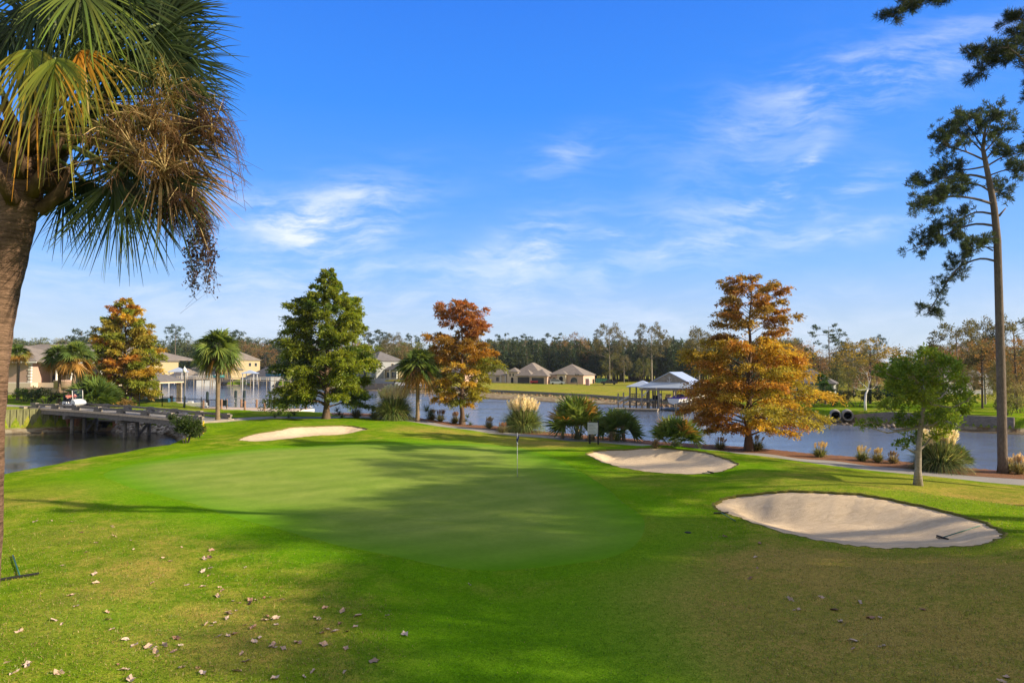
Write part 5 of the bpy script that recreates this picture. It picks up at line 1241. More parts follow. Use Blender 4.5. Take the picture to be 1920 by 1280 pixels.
gb(bush, 66, 745, 88, 2.4, 1.8, 113, 'green shrub between the yellow-green shrub and the dark bush', [(.06, .12, .02), (.10, .16, .03)], n=1800, L=.2, W=.07)
gb(fan_shrub, 172, 757, 79, 4.6, 3.4, 114, 'large fan-leaved shrub right behind the golf cart', nf=60, nl=16, dry=.05, lite=(.13, .19, .04))
gb(fan_shrub, 198, 757, 80.5, 3.2, 3.0, 115, 'fan-leaved shrub left of the foot of the orange and green cypress', nf=36, nl=16, dry=.05, lite=(.12, .17, .04))
gb(bush, 236, 758, 79.5, 2.0, 1.0, 116, 'orange-tan low shrub in front of the orange and green cypress', [(.40, .24, .08), (.30, .18, .07), (.16, .14, .04)], n=1400, L=.14, W=.05)
gb(bush, 165, 800, 72.6, 2.6, 1.3, 117, 'dry tan reeds on the bank under the left end of the footbridge', [(.34, .26, .12), (.20, .17, .07)], n=2200, L=.35, W=.03)
gb(bush, 60, 812, 69.2, 4.5, .7, 118, 'dry brush on the mud under the greenish bulkhead', [(.26, .19, .10), (.16, .12, .06)], n=1500, L=.3, W=.03)
gb(bush, 110, 812, 69.8, 5.0, .8, 119, 'dark dead brush on the mud nearest the footbridge', [(.12, .09, .06), (.20, .15, .09)], n=1500, L=.3, W=.03)

# ---- flagstick, cup, rakes, sign, stakes
h = hit(970, 893)
fl = empty('flagstick', h, 0, 'white flagstick with a small navy and white flag standing in the putting green', 'flagstick')
q = MB(); q.tube([(0,0,-.1),(0,0,2.30)], .016, 8); q.build('pole', M['white'], fl)
m, nt = new_mat('flag_cloth'); v = mapped(nt); sp = N(nt, 'ShaderNodeSeparateXYZ'); nt.links.new(v, sp.inputs[0])
k_ = math_n(nt, 'LESS_THAN', math_n(nt, 'ADD', sp.outputs[2], math_n(nt, 'MULTIPLY', sp.outputs[0], .9)), 1.80)
finish(nt, princ(nt, mixc(nt, k_, (.02, .03, .10), (.75, .75, .78)), .8)); M['flag'] = m
q = MB(); V = []; n_ = 8
for i in range(n_+1):
    t = i/n_
    for j in range(7): s = j/6; V.append((-.13*math.sin(t*2.2)*(.3+s) + .34*s*(1-.55*t)*.6*t + .10*s, .07*math.sin(s*5 + t*3)*(.4+t), 2.26 - .50*t - .12*s*(1-t) - .10*s))
q.add(V, [(i*7+j, i*7+j+1, (i+1)*7+j+1, (i+1)*7+j) for i in range(n_) for j in range(6)], True); fo = q.build('flag', M['flag'], fl); sm_ = fo.modifiers.new('Solidify', 'SOLIDIFY'); sm_.thickness = .006
q = MB(); q.tube([(0,0,-.02),(0,0,.002)], .054, 16); q.build('cup', M['void'], fl)
def rake(px0, py0, px1, py1, label, w=.62, zoff=.0, sandi=None, L=None, head=(.012, .012, .013)):
    """head at pixel 0, handle end at pixel 1"""
    a, b = hit(px0, py0), hit(px1, py1)
    if sandi is not None:
        for p in (a, b): p.z += float(SANDZ[sandi](np.array([p.x]), np.array([p.y]))[0])
    r_ = empty('bunker_rake', a, 0, label, 'rake', 'bunker rakes'); d = b - a; 
    if L: d = d.normalized() * L
    d2 = Vector((d.x, d.y, 0)).normalized(); s = Vector((-d2.y, d2.x, 0)); q = MB(); q.tube([Vector((0,0,.05)), d + Vector((0,0,.04))], .017, 8); q.build('handle', M['rakegreen'], r_)
    q = MB(); q.bar(-s*w/2 + Vector((0,0,.05)), s*w/2 + Vector((0,0,.05)), .05, .04)
    for k in range(13): t = -w/2 + w*(k+.5)/13; q.bar(s*t + Vector((0,0,.05)), s*t + Vector((0,0,-.02)) - d2*.05, .014)
    q.build('head', M['rubber'], r_); return r_
rake(37, 1083, 24, 1043, 'rake with a green handle lying on the grass at the left edge', w=.85)
rake(1352, 963, 1379, 978, 'rake lying on the turf at the left rim of the largest bunker', w=.6)
rake(1767, 996, 1838, 983, 'rake lying in the right end of the largest bunker', w=.5, sandi=2)
rake(1332, 886, 1316, 888, 'rake at the near rim of the mid-sized bunker', w=.5)
h = hit(1112, 831); h.y -= .6; sg = empty('sign', h, R(-8), 'small pale notice board on two dark posts in front of the palmettos', 'sign')
for x in (-.32, .32): q = MB(); q.box(x-.06, -.06, -.1, x+.06, .06, 1.75 + .05*(x > 0)); q.build('post', M['black'], sg)
q = MB(); q.box(-.48, -.10, .78, .30, -.065, 1.66, .008); q.build('board', simple('pale_board', (.50, .52, .54), .6, .08), sg)
q = MB()
for k in range(6): q.box(-.40, -.106, .92 + k*.11, .14 - .09*(k % 3), -.1015, .935 + k*.11)
q.build('lettering', M['steel_dark'], sg)
h = hit(381, 812); q = MB(); q.box(-.05,-.05,-.1,.05,.05,1.02,.01); o = q.build('stake', paint('yellow_paint', (.75, .55, .03)), None, h); tag(o, 'yellow hazard stake by the creek bank', 'stake')
h = hit(370, 820); r_ = empty('low_post', h, 0, 'short black double post beside the yellow stake', 'post')
for x in (-.18, .18): q = MB(); q.tube([(x,0,-.2),(x,0,1.0)], .05, 8); q.build('post', M['black'], r_)
q = MB(); q.bar((-.18,0,.9),(.18,0,.9),.05); q.build('rail', M['black'], r_)
h = hit(1290, 998); q = MB(); q.lathe([(.10,-.02),(.12,.01),(.10,.02),(.0,.022)], (0,0,0), 14); o = q.build('sprinkler_head', M['rubber'], None, h); tag(o, 'small dark sprinkler head in the turf left of the largest bunker', 'sprinkler')

# ============================================================ across the river
# ---- seawalls
def ztop_(x, y):
    n_ = 1.2; return zg(x, y + 2.0) + .06
for nm, pts, mat, lab in (('seawall', WALL[5:11], 'timber_dark', 'long dark seawall below the tawny lawn across the river'), ('seawall', WALL[10:], 'greywall', 'grey seawall in front of the houses at the far left bank'), ('seawall', WALL[:4], 'timber_dark', 'low dark seawall on the right bank behind the small evergreen tree')):
    q = MB(); pp = [tuple(p) for p in pts][::-1]; wall_strip(q, pp, ztop_, -1.3, -.25, .05, 3.0); o = q.build(nm, M[mat]); tag(o, lab, 'seawall')
g = np.random.default_rng(44); pos = []
for _ in range(420):
    i = g.integers(4, 10); t = g.random(); p = WALL[i]*(1-t) + WALL[i+1]*t; x, y = p[0] - g.uniform(.3, 6)*.45, p[1] - g.uniform(.3, 5); pos.append((x, y, zg(x, y)))
o = rock_mesh(pos, g.uniform(.1, .5, len(pos)), g, 'beach_debris', M['stone'], [(.20, .12, .07), (.13, .10, .08), (.30, .22, .13), (.16, .09, .05)]); tag(o, 'brown wrack and driftwood along the foot of the long seawall', 'debris', kind='stuff')

# ---- houses
def house(px, by, d, rz, label, wings, wall, roof, windows=(), garage=(), doors=(), cols=(), z=None, name='house', chim=(), upper=()):
    """wings: (x0,y0,x1,y1,h,rise[,z0]); y0 is the front. windows/doors on 'f' (front) or 'r' (right side) faces: (face, plane, u0, z0, u1, z1, arch)"""
    p = at_y(px, by, d); zz = zg(p.x, p.y) if z is None else z
    r_ = empty(name, (p.x, p.y, zz), R(rz), label, 'house')
    wb, rb = MB(), MB()
    for i, w in enumerate(wings):
        x0, y0, x1, y1, h, rise = w[:6]; z0 = w[6] if len(w) > 6 else 0
        e = i * .004
        wb = MB(); wb.box(x0+e, y0+e, z0-.8*(z0 == 0), x1-e, y1-e, z0+h+.02*i); wb.build('wall', M[wall] if isinstance(wall, str) else M[wall[i % len(wall)]], r_)
        rb = MB(); rb.hip(x0, y0, x1, y1, z0+h+.16+.003*i, rise, .45, .15); ro = rb.build('roof', M[roof], r_)
    def face_box(q, fc, pl, u0, z0, u1, z1, t0, t1):
        if fc == 'f': q.box(u0, pl-t1, z0, u1, pl-t0, z1)
        else: q.box(pl+t0, u0, z0, pl+t1, u1, z1)
    def arch(q, fc, pl, u0, z0, u1, z1, t):
        n = 8; r0 = (u1-u0)/2; c = (u0+u1)/2; o_ = [(u0, z0), (u1, z0)] + [(c + r0*math.cos(math.pi*k/n), z1-r0 + r0*math.sin(math.pi*k/n)) for k in range(n+1)]
        if fc == 'f': q.prism(o_, pl-t, pl-t+.03)
    for w in windows:
        fc, pl, u0, z0, u1, z1 = w[:6]; q = MB()
        if len(w) > 6: arch(q, fc, pl, u0-.15, z0-.15, u1+.15, z1+.15, .06)
        else: face_box(q, fc, pl, u0-.12, z0-.12, u1+.12, z1+.12, .0, .05)
        wf = q.build('window', M['stucco'], r_); q = MB()
        if len(w) > 6: arch(q, fc, pl, u0, z0, u1, z1, .10)
        else: face_box(q, fc, pl, u0, z0, u1, z1, .053, .08)
        q.build('pane', M['glass'], wf)
    for w in garage:
        fc, pl, u0, z0, u1, z1 = w; q = MB(); face_box(q, fc, pl, u0-.2, z0, u1+.2, z1+.25, 0, .05); face_box(q, fc, pl, u0, z0, u1, z1, .053, .09); q.mi[6:] = [1]*6; q.build('garage_door', [M['stucco'], M['greydark']], r_)
    for w in doors:
        fc, pl, u0, z0, u1, z1 = w; q = MB(); arch(q, fc, pl, u0-.25, z0, u1+.25, z1+.3, .07); df = q.build('door_surround', M['stucco'], r_); q = MB(); arch(q, fc, pl, u0, z0, u1, z1, .11); q.build('door', M['void'], df)
    for x, y, h in cols: q = MB(); q.box(x-.14, y-.14, 0, x+.14, y+.14, h); q.build('column', M['white'], r_)
    for x, y, z0, z1 in chim: q = MB(); q.box(x-.4, y-.4, z0, x+.4, y+.4, z1); q.build('chimney', M['white'], r_)
    return r_
M['greydark'] = simple('charcoal_door', (.035, .035, .04), .5, .1)
house(974, 718, 258, -24, 'tan hip-roofed house with dark garage doors and a small turret, behind the white car',
      [(-4.2, 2.5, 7.5, 17, 3.0, 4.6), (-1.0, -.5, 5.0, 4, 2.7, 2.3), (-5.6, 1.0, -1.4, 6, 4.1, 1.6)], ('pinkwall', 'stucco', 'stucco'), 'roof',
      windows=[('f', 1.0, -4.6, 2.6, -4.0, 3.6), ('f', 1.0, -3.3, 2.6, -2.7, 3.6), ('r', 7.5, 5, .9, 6.4, 2.2)], garage=[('f', -.5, -.5, 0, 4.3, 2.35)], doors=[('f', 1.0, -3.9, 0, -2.9, 2.2)])
house(1045, 719, 244, -24, 'tan hip-roofed house with an arched doorway and open garage, behind the silver van',
      [(-3.8, 1.5, 9.2, 15, 3.1, 3.9), (-9.8, -1.8, -3.2, 6, 2.7, 2.5), (-.3, .4, 3.0, 4, 3.35, 1.2)], ('pinkwall', 'pinkwall', 'stucco'), 'roof',
      windows=[('f', 1.5, -2.6, .6, -1.0, 2.3, 1), ('f', 1.5, 4.5, .6, 7.0, 2.4, 1), ('r', 9.2, 4, .8, 5.2, 2.0)], garage=[('f', -1.8, -9.1, 0, -4.4, 2.25)], doors=[('f', .4, .55, 0, 2.0, 2.75)])
house(928, 716, 268, -24, 'tan hip-roofed house with porch columns half hidden by the red-topped cypress',
      [(-6, 2, 5, 14, 3.0, 3.0), (0, -1, 5.6, 3, 2.8, 1.6)], ('stucco', 'stucco'), 'roof', windows=[('f', 2, -5, .7, -3.4, 2.2), ('f', -1, 1, .6, 2.2, 2.2)], cols=[(5.2, -1.4, 2.8), (3.2, -1.4, 2.8)])
house(712, 712, 236, -42, 'two-storey yellow house with a steep grey roof above the pampas grass',
      [(-5.5, -5.5, 5.5, 5.5, 5.9, 3.3), (4.2, -2.0, 13, 4.4, 2.9, 1.9), (-9, -7.2, -2, -5.0, 2.8, 1.0)], ('greywall', 'yellow', 'greywall'), 'roof2',
      windows=[('f', -5.5, -3.6, 3.7, -2.2, 5.2), ('f', -5.5, .6, 3.7, 2.0, 5.2), ('f', -5.5, 2.7, 3.7, 4.0, 5.2), ('r', 5.5, -4.6, 3.8, -3.5, 5.2), ('r', 5.5, .6, 3.9, 1.6, 5.1), ('r', 5.5, 3.6, 3.9, 4.6, 5.1), ('f', -5.5, -1.4, .3, 1.4, 2.3), ('f', -5.5, 2.5, .3, 4.8, 2.3), ('f', -2.0, 6.5, .4, 8.2, 2.2), ('f', -2.0, 9.2, .4, 11.6, 2.2)],
      cols=[(5.9, -2.6, 2.9), (9, -2.6, 2.9), (12.6, -2.6, 2.9), (-5, -7.5, 2.8)])
house(840, 712, 250, -22, 'low pink-walled house with a shallow grey roof behind the red-topped cypress', [(-9, 0, 7, 11, 3.0, 2.4)], 'pinkwall', 'roof2', windows=[('f', 0, -6, .8, -4, 2.2), ('f', 0, 2, .8, 4, 2.2)])
house(444, 706, 272, -36, 'two-storey yellow house with a brown roof behind the cabbage palm on the mound', [(-5.5, -5, 6.5, 6, 6.6, 3.4), (4, -8, 9, -3, 2.8, 1.4)], ('yellow', 'yellow'), 'roof', windows=[('r', 6.5, 1, 4.3, 2, 5.6), ('r', 6.5, 3.6, 4.3, 4.6, 5.6), ('f', -5, 1, 4.3, 3, 5.6), ('f', -5, -3, 4.3, -1, 5.6)])
house(508, 707, 256, -36, 'single-storey grey house with a big hipped roof left of the tall green cypress', [(-10, -3.5, 5, 7, 3.2, 3.7)], 'greywall', 'roof2', windows=[('f', -3.5, -8, .7, -6.6, 2.4), ('f', -3.5, -5.6, .7, -4.2, 2.4), ('f', -3.5, -2, .3, 0, 2.4), ('f', -3.5, 1, .3, 3, 2.4), ('r', 5, 0, .8, 2, 2.2)])
house(345, 704, 262, -32, 'single-storey grey house with a broad brown roof behind the white dock canopy', [(-9, -3, 4, 8, 3.2, 3.9), (3, -2, 11, 8, 3.0, 2.8)], ('greywall', 'greywall'), 'roof', windows=[('f', -3, -7, .7, -5, 2.4), ('f', -3, -3, .4, 0, 2.4), ('f', -2, 5, .4, 7, 2.4), ('f', -2, 8, .4, 9.6, 2.4)])
house(300, 703, 285, -34, 'two-storey yellow house just right of the orange and green cypress', [(-5, -5, 5, 5, 6.2, 2.6), (-8, -9, 4, -4.5, 3.6, 1.8)], ('yellow', 'stucco'), 'roof', windows=[('r', 5, -3, 4, -2, 5.2), ('f', -5, -2, 4, 0, 5.2)], chim=[(4, 2, 6.2, 8.2)])
house(395, 705, 272, -30, 'low grey house with a long brown roof behind the left of the mound palm', [(-8, -3, 8, 7, 3.1, 3.6)], 'greywall', 'roof', windows=[('f', -3, -6, .6, -4, 2.3), ('f', -3, -1, .4, 2, 2.3)])
house(1520, 745, 125, -28, 'dark-roofed cottage half hidden right of the big orange cypress', [(-4, -3, 4, 5, 2.8, 2.6)], 'greywall', 'roof2', windows=[('f', -3, -2, .8, 0, 2.0)])
house(1795, 735, 150, 10, 'pale house glimpsed between the mossy trees on the right bank', [(-6, -3, 6, 6, 3.6, 2.6)], 'greywall', 'roof2', windows=[('f', -3, -4, 1, -2, 2.4), ('f', -3, 1, 1, 3, 2.4)])

# ---- vehicles
def vehicle(px, by, d, rz, kind, paint_m, label):
    p = at_y(px, by, d); r_ = empty({'suv': 'parked_car', 'pickup': 'pickup_truck', 'van': 'parked_van'}[kind], (p.x, p.y, zg(p.x, p.y)), R(rz), label, {'suv': 'car', 'pickup': 'pickup truck', 'van': 'van'}[kind])
    L, W, H = {'suv': (4.7, 1.9, 1.75), 'pickup': (5.7, 2.0, 1.85), 'van': (5.0, 1.95, 1.75)}[kind]; hw = W/2
    prof = {'suv': [(-L/2,.35),(L/2,.35),(L/2,.8),(L/2-.25,1.0),(L*.22,1.08),(-L/2+.1,1.1),(-L/2,.8)], 'van': [(-L/2,.3),(L/2,.3),(L/2,.7),(L/2-.5,.95),(L*.28,1.02),(-L/2,1.05)], 'pickup': [(-L/2,.45),(L/2,.45),(L/2,.9),(L/2-.2,1.1),(L*.2,1.16),(-L/2,1.12)]}[kind]
    q = MB(); q.prism(prof, -hw, hw); q.build('body', paint_m, r_)
    cab = {'suv': [(-L/2+.12,1.1),(L*.2,1.08),(L*.06,H),(-L*.42,H)], 'van': [(-L/2+.02,1.05),(L*.27,1.02),(L*.10,H),(-L*.46,H)], 'pickup': [(-.5,1.14),(L*.2,1.16),(L*.10,H),(-.35,H)]}[kind]
    q = MB(); q.prism(cab, -hw+.12, hw-.12); cb = q.build('cab', paint_m, r_)
    c = np.array(cab); ctr = c.mean(0); c2 = ctr + (c-ctr)*np.array([.88, .72])
    q = MB()
    for s_ in (-1, 1): q.prism([tuple(v) for v in c2], s_*(hw-.115), s_*(hw-.105)) if s_ > 0 else q.prism([tuple(v) for v in c2], -(hw-.105), -(hw-.115))
    q.build('side_windows', M['glass'], r_)
    fr, bk = c[1:3], c[[3, 0]]
    for nm, (a_, b_) , s_ in (('windscreen', fr, 1), ('rear_window', bk, -1)):
        q = MB(); a2 = a_ + (b_-a_)*.12; b2 = a_ + (b_-a_)*.88; e = .02*s_
        q.add([(a2[0]+e,-hw+.25,a2[1]),(a2[0]+e,hw-.25,a2[1]),(b2[0]+e,hw-.25,b2[1]),(b2[0]+e,-hw+.25,b2[1])], [(0,1,2,3)]); q.build(nm, M['glass'], r_)
    for x in (-L*.31, L*.31):
        for y_ in (-hw+.05, hw-.05): q = MB(); q.lathe([(.2,-.11),(.34,-.10),(.35,0),(.34,.10),(.2,.11)], (x, y_, .35), 12, 'y'); q.build('wheel', M['rubber'], r_)
    for y_ in (-hw+.3, hw-.3):
        q = MB(); q.cbox((L/2, y_, .78), (.06, .34, .16), .02); q.build('headlight', M['white'], r_); q = MB(); q.cbox((-L/2, y_, .9), (.06, .25, .25), .02); q.build('tail_light', M['redlens'], r_)
    if kind == 'pickup': q = MB(); q.box(-L/2+.15, -hw+.15, .9, -.55, hw-.15, 1.125); q.build('bed', M['void'], r_)
    if kind == 'van' : q = MB(); q.bar((-L/2+.1, 0, H), (-L/2-.9, 0, H+.35), W*.8, .06); q.build('open_tailgate', paint_m, r_)
    return r_
M['redlens'] = paint('red_lens', (.4, .02, .02))
vehicle(970, 717.5, 264, 112, 'suv', paint('white_paint_gloss', (.7, .7, .7)), 'white car parked on the driveway left of the red pickup')
vehicle(1009, 721, 246, 3, 'pickup', paint('red_paint_gloss', (.42, .02, .03)), 'red pickup truck parked between the white car and the silver van')
vehicle(1045, 723, 238, -4, 'van', paint('silver_paint', (.38, .42, .46)), 'silver van with its tailgate up in front of the arched doorway')
vehicle(1142, 724, 235, 176, 'pickup', paint('black_paint', (.02, .022, .03)), 'black pickup truck parked beside the green dumpster')
p = at_y(1128, 719, 252); r_ = empty('dumpster', (p.x, p.y, zg(p.x, p.y)), R(-8), 'green dumpster at the edge of the wood behind the black pickup', 'dumpster')
q = MB(); q.prism([(-2.0,.2),(1.8,.2),(2.1,1.9),(-2.2,1.9)], -1, 1); q.build('body', paint('green_paint', (.05, .22, .16), .6), r_); q = MB()
for x in (-1.4, -.5, .4, 1.3): q.box(x-.06, -1.07, .3, x+.06, -1.002, 1.9)
q.box(-2.25, -1.1, 1.9, 2.15, 1.05, 2.0); q.build('ribs', M['steel_dark'], r_)
p = at_y(1102, 725, 224); r_ = empty('portable_toilet', (p.x, p.y, zg(p.x, p.y)), R(-20), 'pink and white portable toilet on the lawn right of the houses', 'portable toilet')
q = MB(); q.box(-.6, -.6, .05, .6, .6, 2.1, .04); q.build('cabin', paint('faded_pink', (.55, .30, .32), .6), r_); q = MB(); q.box(-.66, -.66, 2.1, .66, .66, 2.3, .08); q.build('roof', M['white'], r_); q = MB(); q.box(.602, -.4, .15, .63, .4, 1.95); q.build('door', M['white'], r_)
p = at_y(1082, 725, 224); r_ = empty('street_lamp', (p.x, p.y, zg(p.x, p.y)), 0, 'thin dark lamp post with two small lanterns in front of the arched doorway', 'street lamp')
q = MB(); q.tube([(0,0,0),(0,0,3.9)], .07, 6); q.bar((-.45,0,3.5),(.45,0,3.5),.06); q.build('pole', M['black'], r_)
for s_ in (-.45, .45): q = MB(); q.lathe([(.05,0),(.16,.1),(.2,.4),(.05,.55)], (s_,0,3.3), 8); q.build('lantern', M['steel_dark'], r_)

# ---- boathouse
p = at_y(1266, 760, 111); bo = empty('boathouse', (p.x, p.y, 0), R(-29), 'two-slip boathouse on tall piles with a silver metal roof and a gabled front', 'boathouse')
W2, Dp = 4.3, 8.8; ze, za = 2.55, 5.0
q = MB(); th = .08
gx = 3.1; gy = 1.15
def gz(x): return za - (za - ze) * abs(x) / (W2 + .35)
vs = [(-gx-.0, -Dp/2+gy, gz(gx)+.02), (0, -Dp/2+gy-.0, za), (0, Dp/2, za), (-W2-.35, Dp/2, ze), (-W2-.35, -Dp/2-.2, ze), (gx, -Dp/2+gy, gz(gx)+.02), (W2+.35, Dp/2, ze), (W2+.35, -Dp/2-.2, ze)]
q.add(vs, [(0,1,2,3),(0,3,4),(1,5,6,2),(5,7,6),(0,4,7,5)]); ro = q.build('roof', M['metalroof'], bo); s_ = ro.modifiers.new('Solidify', 'SOLIDIFY'); s_.thickness = .10; s_.offset = 1
q = MB(); q.prism([(-gx, gz(gx)-.0), (gx, gz(gx)-.0), (0, za-.06)], -Dp/2+gy+.06, -Dp/2+gy+.16); q.build('gable', M['timber'], bo)
q = MB(); yq = -Dp/2+gy+.03; q.bar((0,yq,3.55),(0,yq,4.35),.06); q.bar((-.25,yq,4.2),(.25,yq,4.2),.06); q.tube([(-.35,yq,3.8),(-.2,yq,3.6),(0,yq,3.52),(.2,yq,3.6),(.35,yq,3.8)], .035, 5); q.build('anchor_emblem', M['white'], bo)
q = MB()
q.box(-W2-.2, -Dp/2-.05, 2.18, W2+.2, -Dp/2+.10, 2.48); q.box(-W2-.2, Dp/2-.15, 2.18, W2+.2, Dp/2, 2.48)
q.build('header_beam', M['timber'], bo); q = MB(); q.box(W2-.02, -Dp/2+.1, 2.18, W2+.13, Dp/2-.15, 2.48); q.build('header_beam', M['timber'], bo); q = MB(); q.box(-W2-.13, -Dp/2+.1, 2.18, -W2+.02, Dp/2-.15, 2.48); q.build('header_beam', M['timber'], bo)
for x in (-4.15, -1.4, 1.3, 4.15):
    for y_ in (-4.3, -1.5, 1.5, 4.2):
        if abs(x) < 3 and abs(y_) < 3: continue
        q = MB(); q.tube([(x, y_, -3.5), (x, y_, 2.2)], .15, 8); q.build('pile', M['timber'], bo)
for x in (-4.15, 4.15):
    for s_ in (-1, 1): q = MB(); q.bar((x - s_*.0, -4.3, 1.2), (x - (1 if x > 0 else -1)*1.1, -4.3, 2.2), .12); q.build('knee_brace', M['white'], bo); break
q = MB(); q.box(-4.6, -4.3, .30, -2.9, 4.4, .48); q.build('side_deck', M['timber'], bo); q = MB(); q.box(-2.9, 3.0, .30, 4.4, 4.4, .48); q.build('back_deck', M['timber'], bo); q = MB(); q.box(3.5, -4.3, .30, 4.5, 3.0, .48); q.build('side_deck', M['timber'], bo)
q = MB()
for z in (.8, 1.15, 1.5): q.box(4.3, -4.2, z, 4.36, 4.2, z+.12)
q.build('railing', M['white'], bo); q = MB()
for z in (.75, 1.05, 1.35): q.box(-4.3, 4.30, z, 4.3, 4.36, z+.07)
q.build('railing', M['timber'], bo)
for x, y_, w_, h_, mt_ in ((-3.6, 3.4, .7, .9, 'white'), (-2.2, 3.5, .9, .8, 'timber_tan'), (-.4, 3.6, 1.2, .6, 'white'), (-3.5, .8, .8, .7, 'steel_dark')):
    q = MB(); q.box(x-w_/2, y_-.3, .49, x+w_/2, y_+.3, .55+h_*.5, .05); q.box(x-w_/2, y_+.2, .5, x+w_/2, y_+.32, .5+h_, .03); o = q.build('dock_locker', M[mt_]); o.matrix_world = Matrix.Translation(bo.location) @ Matrix.Rotation(R(-29), 4, 'Z'); tag(o, 'storage bench on the boathouse deck among several of mixed colours', 'storage bench', 'storage benches on the boathouse deck')
q = MB(); q.box(-1.2, -4.2, -.9, 3.3, 2.8, -.75); q.bar((-1.1,-3.9,-.8),(-1.1,-3.9,2.2),.08); q.bar((3.2,-3.9,-.8),(3.2,-3.9,2.2),.08); q.build('boat_lift', M['steel_dark'], bo)
mb_ = Matrix.Translation(bo.location) @ Matrix.Rotation(R(-29), 4, 'Z')
bp = mb_ @ Vector((1.6, -1.4, .25)); small_boat(bp, R(-29+78), 6.2, 'motor boat under a purple canvas cover hanging in the boathouse', M['hullwhite'], M['purple'])
p = at_y(1205, 765, 112); b2 = empty('dock_pavilion', (p.x, p.y, 0), R(-29), 'small square pavilion with a pale hipped roof left of the boathouse', 'pavilion')
q = MB(); q.hip(-1.7, -1.7, 1.7, 1.7, 2.75, .95, .35, .12); q.build('roof', M['metalroof'], b2)
for x in (-1.6, 1.6):
    for y_ in (-1.6, 1.6): q = MB(); q.box(x-.1, y_-.1, -3, x+.1, y_+.1, 2.63); q.build('post', M['timber'], b2)
q = MB(); q.box(-1.8, -1.8, .40, 2.6, 1.8, .55); q.build('deck', M['timber'], b2); q = MB()
for z in (.85, 1.15, 1.45):
    q.box(-1.75, -1.78, z, 1.75, -1.72, z+.08); q.box(-1.78, -1.7, z, -1.72, 1.7, z+.08)
for x in np.linspace(-1.6, 1.6, 9): q.box(x-.03, -1.715, .55, x+.03, -1.66, 1.5)
q.build('railing', M['timber_dark'], b2); q = MB(); q.bar((-1.8,-1.3,.45),(-3.4,-2.0,-.55),.9,.08); q.bar((-1.8,-1.75,1.2),(-3.4,-2.4,.2),.07,.1); q.bar((-1.8,-.85,1.2),(-3.4,-1.6,.2),.07,.1); q.build('ramp', M['white'], b2)
q = MB()
for x in (-1.2, .1, 1.3): q.bar((x,-1.75,-1),(x+.9,-1.75,.4),.08)
for x in (-1.6,-.5,.5,1.6): q.box(x-.08,-1.9,-2.5,x+.08,-1.81,.5)
q.build('cross_brace', M['timber_dark'], b2)
p = at_y(1196, 769, 107); r_ = empty('floating_dock', (p.x, p.y, WATER), R(-20), 'low floating dock in front of the small pavilion', 'floating dock')
q = MB(); q.box(-3.6, -1.0, .25, 3.2, 1.0, .42); q.build('deck_boards', M['timber'], r_); q = MB(); q.box(-3.5, -.9, -.3, 3.1, .9, .25); q.build('float', M['timber_dark'], r_)
for px, yt, d_, lab in ((1159, 738, 112, 'left one of two thin mooring poles beside the floating dock'), (1169, 736, 111, 'right one of two thin mooring poles beside the floating dock')):
    p = at_y(px, yt, d_); q = MB(); q.tube([(0,0,-4),(0,0,p.z)], .12, 8); q.tube([(0,0,p.z),(0,0,p.z+.08)], [.13,.03], 8); o = q.build('mooring_pole', M['timber'], None, (p.x, p.y, 0)); tag(o, lab, 'mooring pole', 'mooring poles by the floating dock')

# ---- piers of the far left bank
def pier(px0, px1, by, d, zd, label, canopy=None, rails=True, boat=False, mat='timber', rr='white'):
    a = at_y(px0, by, d); c = at_y(px1, by, d); L = c.x - a.x; r_ = empty('pier', (a.x, d, 0), R(3), label, 'pier')
    q = MB(); q.box(0, -1.0, zd-.2, L, 1.0, zd); q.build('deck', M[mat], r_)
    n_ = max(3, int(L/2.6))
    for i in range(n_+1):
        for y_ in (-.9, .9): q = MB(); q.tube([(L*i/n_, y_, -3), (L*i/n_, y_, zd - .1 + (1.0 if rails else .0))], .13, 6); q.build('pile', M[mat], r_)
    if rails:
        q = MB()
        for y_ in (-.98, .98):
            for z in (zd+.45, zd+.95): q.box(0, y_-.04, z, L, y_+.04, z+.13)
        q.build('railing', M[rr], r_)
    if canopy:
        x0, w, h, rise = canopy; q = MB(); q.hip(x0, -w/2, x0+w, w/2, zd+h, rise, .35, .12); q.build('canopy_roof', M['metalroof'], r_)
        for x in (x0+.2, x0+w-.2):
            for y_ in (-w/2+.2, w/2-.2): q = MB(); q.box(x-.1, y_-.1, -3, x+.1, y_+.1, zd+h-.12); q.build('canopy_post', M['white'], r_)
    return r_
pier(318, 395, 714, 232, 2.0, 'long pier with a white canopy seen right of the boat shelter roof', canopy=(.5, 4.6, 2.5, 1.5))
pier(396, 452, 712, 238, 1.2, 'dark low pier behind the crown of the cabbage palm on the mound', mat='timber_dark', rr='timber')
pier(456, 560, 713, 228, 1.6, 'white-railed pier with a small canopy left of the tall green cypress', canopy=(.2, 4.0, 2.4, 1.1))
pier(752, 830, 735, 186, .45, 'dark pier with many piles behind the second cabbage palm', rails=False, mat='timber_dark')
pier(830, 900, 734, 186, .6, 'dark pier behind the red-topped cypress trunk', rails=False, mat='timber_dark')
p = at_y(765, 730, 184); small_boat((p.x, 184, 1.0), R(8), 7, 'white cabin boat raised on the dark pier behind the second cabbage palm', M['hullwhite'])
p = at_y(517, 702, 244); small_boat((p.x, 244, 2.9), R(4), 6.5, 'dark blue boat parked ashore in front of the grey house', M['hullblue'])
p = at_y(405, 703, 244); small_boat((p.x, 244, 2.4), R(4), 6.5, 'teal boat parked ashore behind the cabbage palm on the mound', paint('teal_gelcoat', (.10, .36, .33)))
q = MB(); a = at_y(690, 722, 214); c = at_y(800, 722, 214); wall_strip(q, [(a.x, 214), (c.x, 208)], 2.5, .5, .3, .06, 2.5); o = q.build('terrace_wall', M['greywall']); tag(o, 'grey terrace wall below the two-storey yellow house', 'retaining wall')
